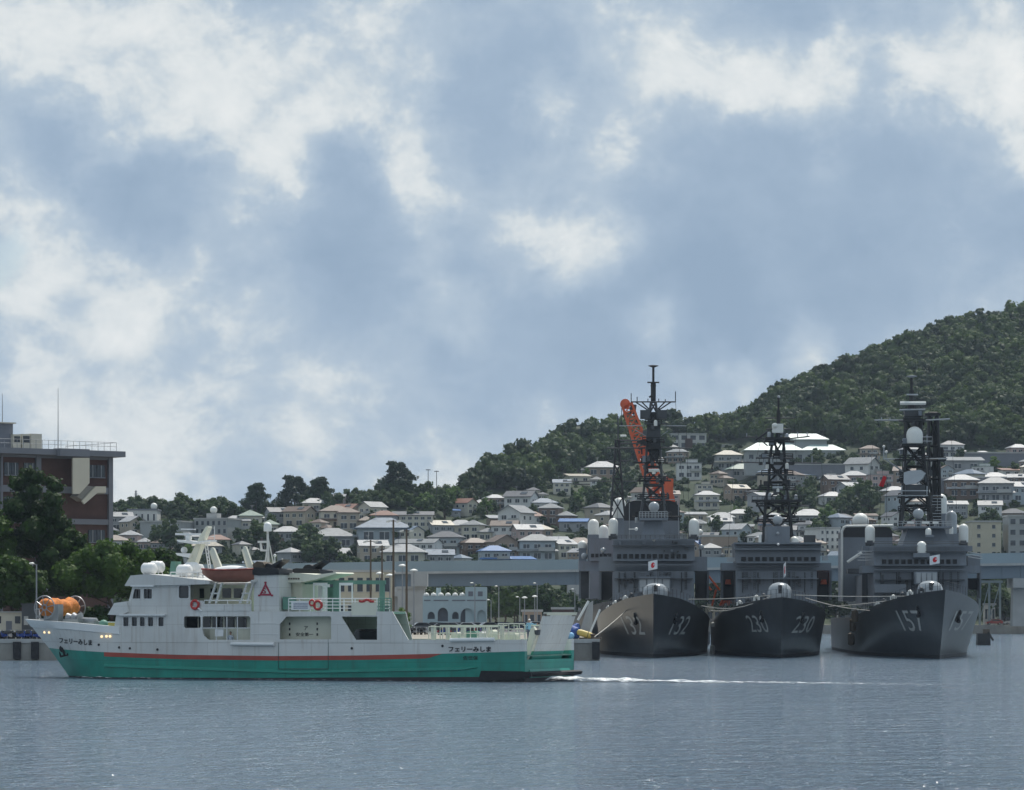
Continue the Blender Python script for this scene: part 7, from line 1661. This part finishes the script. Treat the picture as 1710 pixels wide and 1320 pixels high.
# understorey hedge behind the hut and bikes
hd = [(Vector((gx(px, 396) , 396 + rng.uniform(-2, 5), QZ - .3)), rng.uniform(.55, .95), rng.random() * 6, rng.randrange(3)) for px in range(-150, 330, 16) for _ in range(2)]
CROWNS_H = [crown_mesh('crown', 700 + i, 1500, 2.6, 2.4, .32, 9, .42) for i in range(3)]
scatter_object('hedge', hd, CROWNS_H, 'leaf_near', 'dark continuous hedge at the foot of the quay trees', 'hedge')

# ---------------------------------------------------------------- arcade building, beige hall and stair tower
def arch(a, b, y0, y1, n=10):
    c, r_ = (a + b) / 2, (b - a) / 2; ry = min((y1 - y0) * .75, r_ * 1.2); return [(a, y1)] + [(c - r_ * math.cos(math.pi * k / n), y0 + ry - ry * math.sin(math.pi * k / n)) for k in range(n + 1)] + [(b, y1)]
def arcade():
    F = Frame(gx(760, 600), 600.0, 0.0); t = empty('arcade_building', (F.ox, F.oy, 0), 0, 'pale blue-grey harbour building with a row of dark arches and stub tower', 'building')
    A_ = [arch(714, 726, 1022, 1034), arch(731, 748, 1015, 1038), arch(755, 766, 1022, 1034), arch(769, 792, 1016, 1040), arch(797, 811, 1019, 1040)]
    m = MB(); F.poly(m, [(706, 1053), (706, 995), (777, 995), (777, 980.5), (813, 980.5), (813, 1053)], 0, .5, holes=A_); m.build('arcade_wall', 'arcade_blue', t)
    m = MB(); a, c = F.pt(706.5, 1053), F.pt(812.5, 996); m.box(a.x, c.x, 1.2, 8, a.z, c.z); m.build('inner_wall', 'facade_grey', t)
    a, c = F.pt(777, 1000), F.pt(813, 980.5); m = MB(); m.box(a.x, c.x, .5, 6, F.pt(0, 1053).z, c.z - .02); m.build('tower', 'arcade_blue', t)
    for k in range(6):
        q = F.pt(712 + k * 12, 995); m = MB(); m.rev((q.x, .3, q.z), [(.5, 0), (.5, .15), (.38, .4), (.02, .55)], 12); m.build('parapet_cap', 'radome', t, 50)
    for a_, b_ in ((708, 719), (724, 749), (755, 777), (780, 812)):
        m = MB(); F.poly(m, rect(a_, b_, 1002, 1004), -.06, 0); m.build('string_course', 'facade_grey', t)
    q = F.pt(732, 995); m = MB(); m.tube((q.x, 2, q.z), (q.x, 2, q.z + 1.4), .45, n=10); m.build('chimney', 'arcade_blue', t, 50)
    for a_, b_ in ((782, 790), (798, 806)):
        m = MB(); F.poly(m, rect(a_, b_, 988, 996), -.05, .02); m.build('tower_panel', 'facade_grey', t)
arcade()
def far_block(name, px0, px1, y0, d, depth, m_, label, wins=(0, 0), cat='building'):
    foot = HY + (CAMH - QZ) * FPX / d
    return block(name, px0, px1, y0, foot, depth, m_, label, wins[0], wins[1], 0, d=d, cat=cat)
far_block('beige_hall', 532, 655, 956, 720, 12, 'wall_cream_far', 'plain beige hall with pale green roof edge behind the ferry afterdeck', (2, 8))
far_block('store_shed', 360, 470, 962, 700, 10, 'wall_grey_far', 'low grey store shed behind the ferry funnel', (1, 6))
t, w, h = far_block('stair_tower', 664, 709, 984, 650, 5, 'concrete_light', 'plain grey concrete stair tower under the viaduct', (0, 0)); m = MB(); m.box(w * .0, w * .62, -1.2, 3, h + .5, h + 2.9); m.build('tower_head', 'concrete_light', t)
far_block('pump_house', 872, 905, 1022, 760, 6, 'tan_block', 'low reddish brown pump house under the trees right of the arcade', (1, 3))
far_block('pump_house', 922, 958, 1018, 765, 6, 'brick_brown', 'dark brick pump house beside the quay gangway', (1, 3))
t, w, h = far_block('guard_cabin', 1644, 1662, 1011, 884, 2.5, 'wall_white_far', 'small white guard cabin on the far right quay', (1, 3))
far_block('net_shed', 1668, 1712, 1018, 886, 4, 'wall_grey_far', 'low grey net shed on the far right quay', (1, 4))
far_block('depot', 1400, 1470, 985, 882, 5, 'wall_grey_far', 'grey depot on the far quay between ships 230 and 157', (2, 5))
far_block('depot', 1180, 1215, 990, 882, 5, 'wall_cream_far', 'cream depot on the far quay between ships 132 and 230', (2, 3))
# steel frame gantry on the right quay
t = empty('steel_gantry', (gx(1660, 880), 880, QZ), 0, 'blue-grey steel gantry frame on the far right quay', 'gantry'); S = 880 / FPX
for x in (-24, -8, 10): m = MB(); m.box(x * S - .25, x * S + .25, -.25, .25, 0, 70 * S); m.build('post', 'viaduct_blue', t)
m = MB(); m.box(-26 * S, 14 * S, -.3, .3, 70 * S, 74 * S); m.build('beam', 'viaduct_blue', t)
for k, (a, b) in enumerate(((-24, -8), (-8, 10))): m = MB(); m.bar((a * S, 0, 1), (b * S, 0, 68 * S), .2, .2); m.build('brace', 'viaduct_blue', t)

# ---------------------------------------------------------------- lamp posts
def lamp(px, ytop_, d, label, head='arm', m_='steel_grey', group='harbour lamp posts', r=.075, name='lamp_post'):
    H = gz(ytop_, d) - QZ; t = empty(name, (gx(px, d), d, QZ), 0, label, 'lamp post', group); m = MB(); m.tube((0, 0, -.1), (0, 0, H), r * 1.5, r, 8); m.box(-.2, .2, -.2, .2, -.1, .25); m.build('pole', m_, t, 50)
    if head == 'arm':
        m = MB(); m.tube((0, 0, H - .05), (-.5, 0, H + .15), .05, n=6); m.build('arm', m_, t); m = MB(); m.sphere((-.55, 0, H + .12), .32, 10, 6, .4); m.build('lamp_head', 'radome', t, 60)
    elif head == 'mushroom':
        m = MB(); m.rev((0, 0, H - .1), [(.1, 0), (.62, .1), (.58, .25), (.2, .42), (.02, .45)], 14); m.build('lamp_head', 'radome', t, 50)
    elif head == 'twin':
        m = MB(); m.tube((-.7, 0, H - .2), (.7, 0, H - .2), .06, n=6); m.build('arm', m_, t)
        for s_ in (-.7, .7): m = MB(); m.hexa([(s_ - .3, -.3, H - .45), (s_ + .3, -.3, H - .3), (s_ + .3, .3, H - .3), (s_ - .3, .3, H - .45), (s_ - .3, -.3, H - .2), (s_ + .3, -.3, H - .05), (s_ + .3, .3, H - .05), (s_ - .3, .3, H - .2)]); m.build('lamp_head', 'radome', t)
    return t
lamp(61, 943, 386, 'slim grey lamp post standing by the hut and parked scooters on the left quay')
for px, y_, d in ((619, 902, 470), (638, 911, 476)): lamp(px, y_, d, 'tall dark pole with twin floodlights rising behind the ferry afterdeck', 'twin', 'pole_brown', 'floodlight poles', .11)
for px, y_, d in ((657, 868, 482), (679, 884, 488)): lamp(px, y_, d, 'tall brown pole with floodlights beside the stair tower', 'twin', 'pole_brown', 'floodlight poles', .13)
for px, y_, d in ((672, 946, 520), (691, 954, 520), (651, 962, 525), (634, 959, 525)): lamp(px, y_, d, 'mushroom-headed white lamp standing by the car park', 'mushroom', 'steel_grey', 'mushroom lamps')
for px, y_, d, k in ((820, 1003, 640, 0), (833, 980, 700, 0), (868, 998, 720, 0), (876, 999, 725, 1), (893, 997, 725, 1), (897, 975, 730, 0), (793, 975, 590, 0), (960, 985, 760, 0)): lamp(px, y_, d, 'thin grey street lamp on the quay road by the trees right of the arcade', 'mushroom' if k else 'arm', 'steel_grey', 'street lamps on the quay road')

# ---------------------------------------------------------------- parked cars and scooters
def car_proto():
    t = empty('car'); L_, W_ = 4.3, 1.7; b = MB()
    b.plate([(-L_ / 2, .32), (-L_ / 2 - .02, .62), (-L_ / 2 + .1, .82), (-1.05, .95), (-.45, 1.40), (-.2, 1.47), (1.05, 1.45), (1.35, 1.36), (L_ / 2 - .1, .98), (L_ / 2, .9), (L_ / 2, .34)], [], lambda u, v, q: (u, q, v), -W_ / 2, W_ / 2); b.build('body', 'car_any', t)
    for sy in (-1, 1):
        g = MB(); g.plate([(-.92, .97), (-.38, 1.37), (1.0, 1.37), (1.55, .99)], [], lambda u, v, q: (u, q, v), sy * W_ / 2 - .02, sy * (W_ / 2 + .012)); g.build('side_window', 'glass_dark', t)
        for x in (-1.35, 1.3): w = MB(); w.rev((x, sy * (W_ / 2 - .1), .31), [(.1, -.11), (.29, -.11), (.31, 0), (.29, .11), (.1, .11)], 14, 'y'); wo = w.build('wheel', 'tyre', t, 50); w = MB(); w.rev((x, sy * (W_ / 2 + .015), .31), [(.04, -.03), (.18, -.02), (.18, .02), (.04, .03)], 10, 'y'); w.build('rim', 'steel_grey', wo, 50)
        l = MB(); l.box(-L_ / 2 - .03, -L_ / 2 + .12, sy * .6 - .18, sy * .6 + .18, .6, .74); l.build('headlight', 'white_paint', t)
        l = MB(); l.box(L_ / 2 - .1, L_ / 2 + .02, sy * .62 - .16, sy * .62 + .16, .66, .86); l.build('tail_light', 'red_paint', t)
    g = MB(); g.hexa([(-1.03, -.72, .96), (-1.03, .72, .96), (-.97, .72, .93), (-.97, -.72, .93), (-.46, -.62, 1.40), (-.46, .62, 1.40), (-.40, .62, 1.36), (-.40, -.62, 1.36)]); g.build('windscreen', 'glass_dark', t); return t
CP = car_proto()
CC = {'white': (.62, .62, .62), 'silver': (.36, .37, .38), 'black': (.015, .015, .017), 'dark blue': (.02, .035, .09), 'grey': (.13, .135, .14), 'red': (.28, .03, .03)}
def car(px, d, rz, col, where):
    c = copy_tree(CP); c.location = (gx(px, d), d, QZ + .012 if -32 < gx(px, d) < 6 and 505 < d < 640 else QZ + .004); c.rotation_euler = (0, 0, rz); c.children[0]
    for ch in c.children:
        if ch.name.startswith('body'): ch.color = (*CC[col], 1)
    tag(c, '%s car parked %s' % (col, where), 'car', 'cars parked on the quay')
for px, d, rz, col, w in ((748, 556, .2, 'silver', 'in the front row before the big arch'), (776, 552, .1, 'white', 'in the front row before the big arch'), (812, 560, .3, 'grey', 'in the front row before the big arch'), (838, 566, .1, 'dark blue', 'at the right end of the front row'), (722, 560, 0, 'black', 'at the left end of the front row'),
                          (735, 540, .1, 'black', 'nearest the quay railing'), (700, 545, .2, 'grey', 'nearest the quay railing'), (790, 575, .2, 'white', 'in the row close to the arcade arches'), (760, 578, 0, 'silver', 'in the row close to the arcade arches'), (828, 580, .1, 'black', 'in the row close to the arcade arches'), (864, 600, 0, 'dark blue', 'by the street lamps right of the arcade'), (890, 610, .2, 'white', 'by the street lamps right of the arcade'), (915, 600, 0, 'silver', 'by the quay gangway'), (600, 560, .1, 'white', 'behind the ferry car deck opening'), (575, 556, 0, 'silver', 'behind the ferry car deck opening')): car(px, d, rz, col, w)
for px, d, rz, col, w in ((1690, 884, 0, 'white', 'on the far right quay'), (1660, 880, .1, 'red', 'on the far right quay'), (1704, 879, .1, 'grey', 'on the far right quay')):
    car(px, d, rz, col, w)
drop(CP)
def scooter_proto():
    t = empty('scooter'); b = MB(); b.plate([(-.75, .42), (-.62, .62), (-.15, .70), (-.05, .45), (.22, .36), (.38, .45), (.52, .95), (.60, .95), (.56, .40), (.30, .24), (-.30, .24), (-.72, .34)], [], lambda u, v, q: (u, q, v), -.17, .17); b.build('body', 'car_any', t)
    for x in (-.55, .66): w = MB(); w.rev((x, 0, .24), [(.08, -.06), (.22, -.06), (.24, 0), (.22, .06), (.08, .06)], 14, 'y'); w.build('wheel', 'tyre', t, 50)
    s_ = MB(); s_.taper(-.72, -.02, -.15, .15, .66, -.66, -.08, -.12, .12, .80); s_.build('seat', 'rubber', t)
    h = MB(); h.tube((.54, 0, .9), (.48, 0, 1.05), .03); h.tube((.46, -.32, 1.06), (.46, .32, 1.06), .022); h.build('handlebar', 'steel_grey', t)
    f = MB(); f.tube((.60, 0, .7), (.66, 0, .24), .035); f.build('fork', 'steel_grey', t); l = MB(); l.sphere((.60, 0, .92), .085, 8, 6); l.build('headlight', 'radome', t, 60)
    m = MB(); m.box(-.98, -.66, -.18, .18, .72, .98); m.build('top_box', 'mast_grey', t); return t
SP_ = scooter_proto()
SC = {'black': (.015, .015, .016), 'white': (.6, .6, .6), 'blue': (.03, .07, .30), 'silver': (.32, .33, .34), 'red': (.34, .03, .03), 'dark grey': (.06, .06, .065)}
def scooter(px, d, rz, col, where):
    c = copy_tree(SP_); c.location = (gx(px, d), d, QZ + (.012 if d > 505 else .004)); c.rotation_euler = (0, 0, rz)
    for ch in c.children:
        if ch.name.startswith('body'): ch.color = (*SC[col], 1)
    tag(c, '%s scooter parked %s' % (col, where), 'scooter', 'scooters parked on the quay')
rng = random.Random(4)
for k in range(14): scooter(-6 + 6.2 * k, 382.5 + rng.uniform(-.5, 1.5), rng.uniform(.9, 2.2), rng.choice(['black', 'white', 'blue', 'silver', 'black', 'dark grey', 'blue']), 'along the quay edge below the lamp post')
for k in range(9): scooter(676 + 4.4 * k, 468 + rng.uniform(-3, 3), rng.uniform(1.0, 2.0), rng.choice(['black', 'dark grey', 'silver', 'black']), 'in the cluster beside the feathery young tree')
for k in range(15): scooter(735 + 4.7 * k, 462 + rng.uniform(-2, 3), rng.uniform(1.0, 2.0), rng.choice(['black', 'blue', 'red', 'silver', 'white']), 'in the row seen through the ferry stern railing')
drop(SP_)

# ---------------------------------------------------------------- hut, tarpaulins, float and gangway on the quay
t = empty('quay_hut', (gx(8, 390), 390, QZ), 0, 'small cream hut with flat roof at the left edge of the quay', 'hut'); S = 390 / FPX
m = MB(); m.box(-45 * S, 30 * S, 0, 2.6, 0, 44 * S); m.build('wall', 'facade_cream', t); m = MB(); m.box(-46 * S, 31 * S, -.2, 2.8, 44 * S, 46 * S); m.build('roof', 'concrete_light', t)
for a, b in ((-10, -6), (17, 26)): m = MB(); m.box(a * S, b * S, -.05, .05, 26 * S, 38 * S); m.build('window', 'glass_dark', t)
m = MB(); m.box(2 * S, 12 * S, -.04, .05, 0, 30 * S); m.build('door', 'facade_grey', t)
t = empty('equipment_box', (gx(50, 388), 388, QZ), 0, 'dark grey equipment container beside the small hut', 'container'); m = MB(); m.box(-.85, .95, -.6, .9, 0, 3.9); m.build('case', 'navy_dark', t); m = MB(); m.box(-.95, 1.05, -.7, 1.0, 3.9, 4.05); m.build('lid', 'mast_grey', t); m = MB(); m.box(-.6, -.1, -.66, -.6, 1.6, 2.6); m.build('panel', 'concrete_light', t)
QD = 381.5
t = empty('gangway', (gx(975, QD), QD, QZ), 0, 'raised grey gangway with pale side beams on the quay end', 'gangway'); S = QD / FPX
for a, y0, b, y1 in ((-10, 1036, 8, 1004), (9, 1060, 27, 1018)):
    m = MB(); m.bar((a * S, 0, max(0.0, gz(y0, QD) - QZ)), (b * S, .5, gz(y1, QD) - QZ), .18, .22); m.build('side_beam', 'radome', t)
m = MB(); m.add([(-6 * S, .7, gz(1052, QD) - QZ), (14 * S, .7, gz(1060, QD) - QZ), (16 * S, .9, gz(1003, QD) - QZ), (8 * S, .9, gz(1008, QD) - QZ)], [(0, 1, 2, 3)]); m.add([(-6 * S, .9, gz(1052, QD) - QZ), (14 * S, .9, gz(1060, QD) - QZ), (16 * S, 1.1, gz(1003, QD) - QZ), (8 * S, 1.1, gz(1008, QD) - QZ)], [(0, 1, 2, 3)]); m.build('tread_plate', 'concrete_light', t)
m = MB(); m.box(-8 * S, 30 * S, -.1, 1.4, 0, .22); m.build('base_frame', 'pole_brown', t)
t = empty('tarpaulin_bundle', (gx(957, 380.5), 380.5, QZ), 0, 'dark blue tarpaulin bundle on the quay end', 'tarpaulin'); m = MB(); m.sphere((0, .3, .75), .85, 10, 7, 1.0); m.sphere((.35, .5, 1.25), .5, 9, 6, 1.2); m.sphere((-.3, .4, .5), .7, 9, 6, .9)
m.v = [(x + .12 * math.sin(7 * z + 3 * y), y, max(z, .0)) for x, y, z in m.v]; m.build('cloth', 'blue_tarp', t, 30)
t = empty('float_bag', (gx(953, 379.7), 379.7, QZ), 0, 'light blue round float lying against the blue tarpaulin', 'float'); m = MB(); m.sphere((0, 0, .42), .42, 12, 8); m.build('ball', 'light_blue', t, 60); m = MB(); m.tube((0, 0, .8), (0, 0, .95), .08); m.build('eye', 'rubber', t)
t = empty('yellow_float', (gx(977, 379.8), 379.8, QZ + .62), 0, 'long yellow float resting slanted on the quay end', 'float'); m = MB(); m.rev((0, 0, 0), [(.05, -.95), (.3, -.85), (.38, -.5), (.38, .5), (.3, .85), (.05, .95)], 14, 'x'); o = m.build('cylinder', 'yellow_paint', t, 50); t.rotation_euler = (0, .30, 0); m = MB(); m.torus((.3, 0, 0), .385, .03, 'x', 16, 5); m.build('strap', 'rubber', o, 60)
for k, (px, w_) in enumerate(((940, .9), (990, .6))):
    t = empty('bollard', (gx(px, 379.5), 379.5, QZ), 0, ('brown mooring bollard left of the blue tarpaulin', 'brown mooring bollard at the quay corner')[k], 'bollard'); m = MB(); m.rev((0, 0, 0), [(.3, 0), (.2, .12), (.18, .4), (.32, .5), (.3, .62), (.05, .68)], 12); m.build('post', 'pole_brown', t, 50); m = MB(); m.rev((0, 0, 0), [(.42, 0), (.42, .06), (.3, .08)], 12); m.build('flange', 'pole_brown', t, 50)
# dark mooring dolphin off the far quay
t = empty('mooring_dolphin', (gx(1645, 560), 560, 0), 0, 'dark brown mooring pontoon with slanting spar right of ship 157', 'pontoon'); S = 560 / FPX
m = MB(); m.taper(-14 * S, 8 * S, -1.2, 1.2, -.6, -13 * S, 7 * S, -1.1, 1.1, 20 * S); m.build('body', 'mast_black', t); m = MB(); m.bar((4 * S, -.5, 22 * S), (13 * S, -.5, 8 * S), .3, .3); m.build('spar', 'mast_black', t); m = MB(); m.box(-3 * S, 7 * S, -.6, .6, 20 * S, 27 * S); m.build('housing', 'pole_brown', t)

# ---------------------------------------------------------------- summer haze over the harbour
def haze():
    m = bpy.data.materials.new('haze'); m.use_nodes = True; nt = m.node_tree; N = nt.nodes; N.remove(N['Principled BSDF'])
    v = N.new('ShaderNodeVolumePrincipled'); v.inputs['Color'].default_value = (.66, .80, .97, 1); v.inputs['Density'].default_value = HAZE; v.inputs['Anisotropy'].default_value = .2
    nt.links.new(v.outputs[0], N['Material Output'].inputs['Volume']); MAT['haze'] = m
    b = MB(); b.box(-3200, 3200, -250, 3700, -4.5, 260); o = b.build('haze', 'haze'); tag(o, 'thin bluish summer haze over the harbour and hills', 'haze', kind='stuff'); o.display_type = 'WIRE'
HAZE = .00006
haze()
print('SCENE BUILT', len(bpy.data.objects))
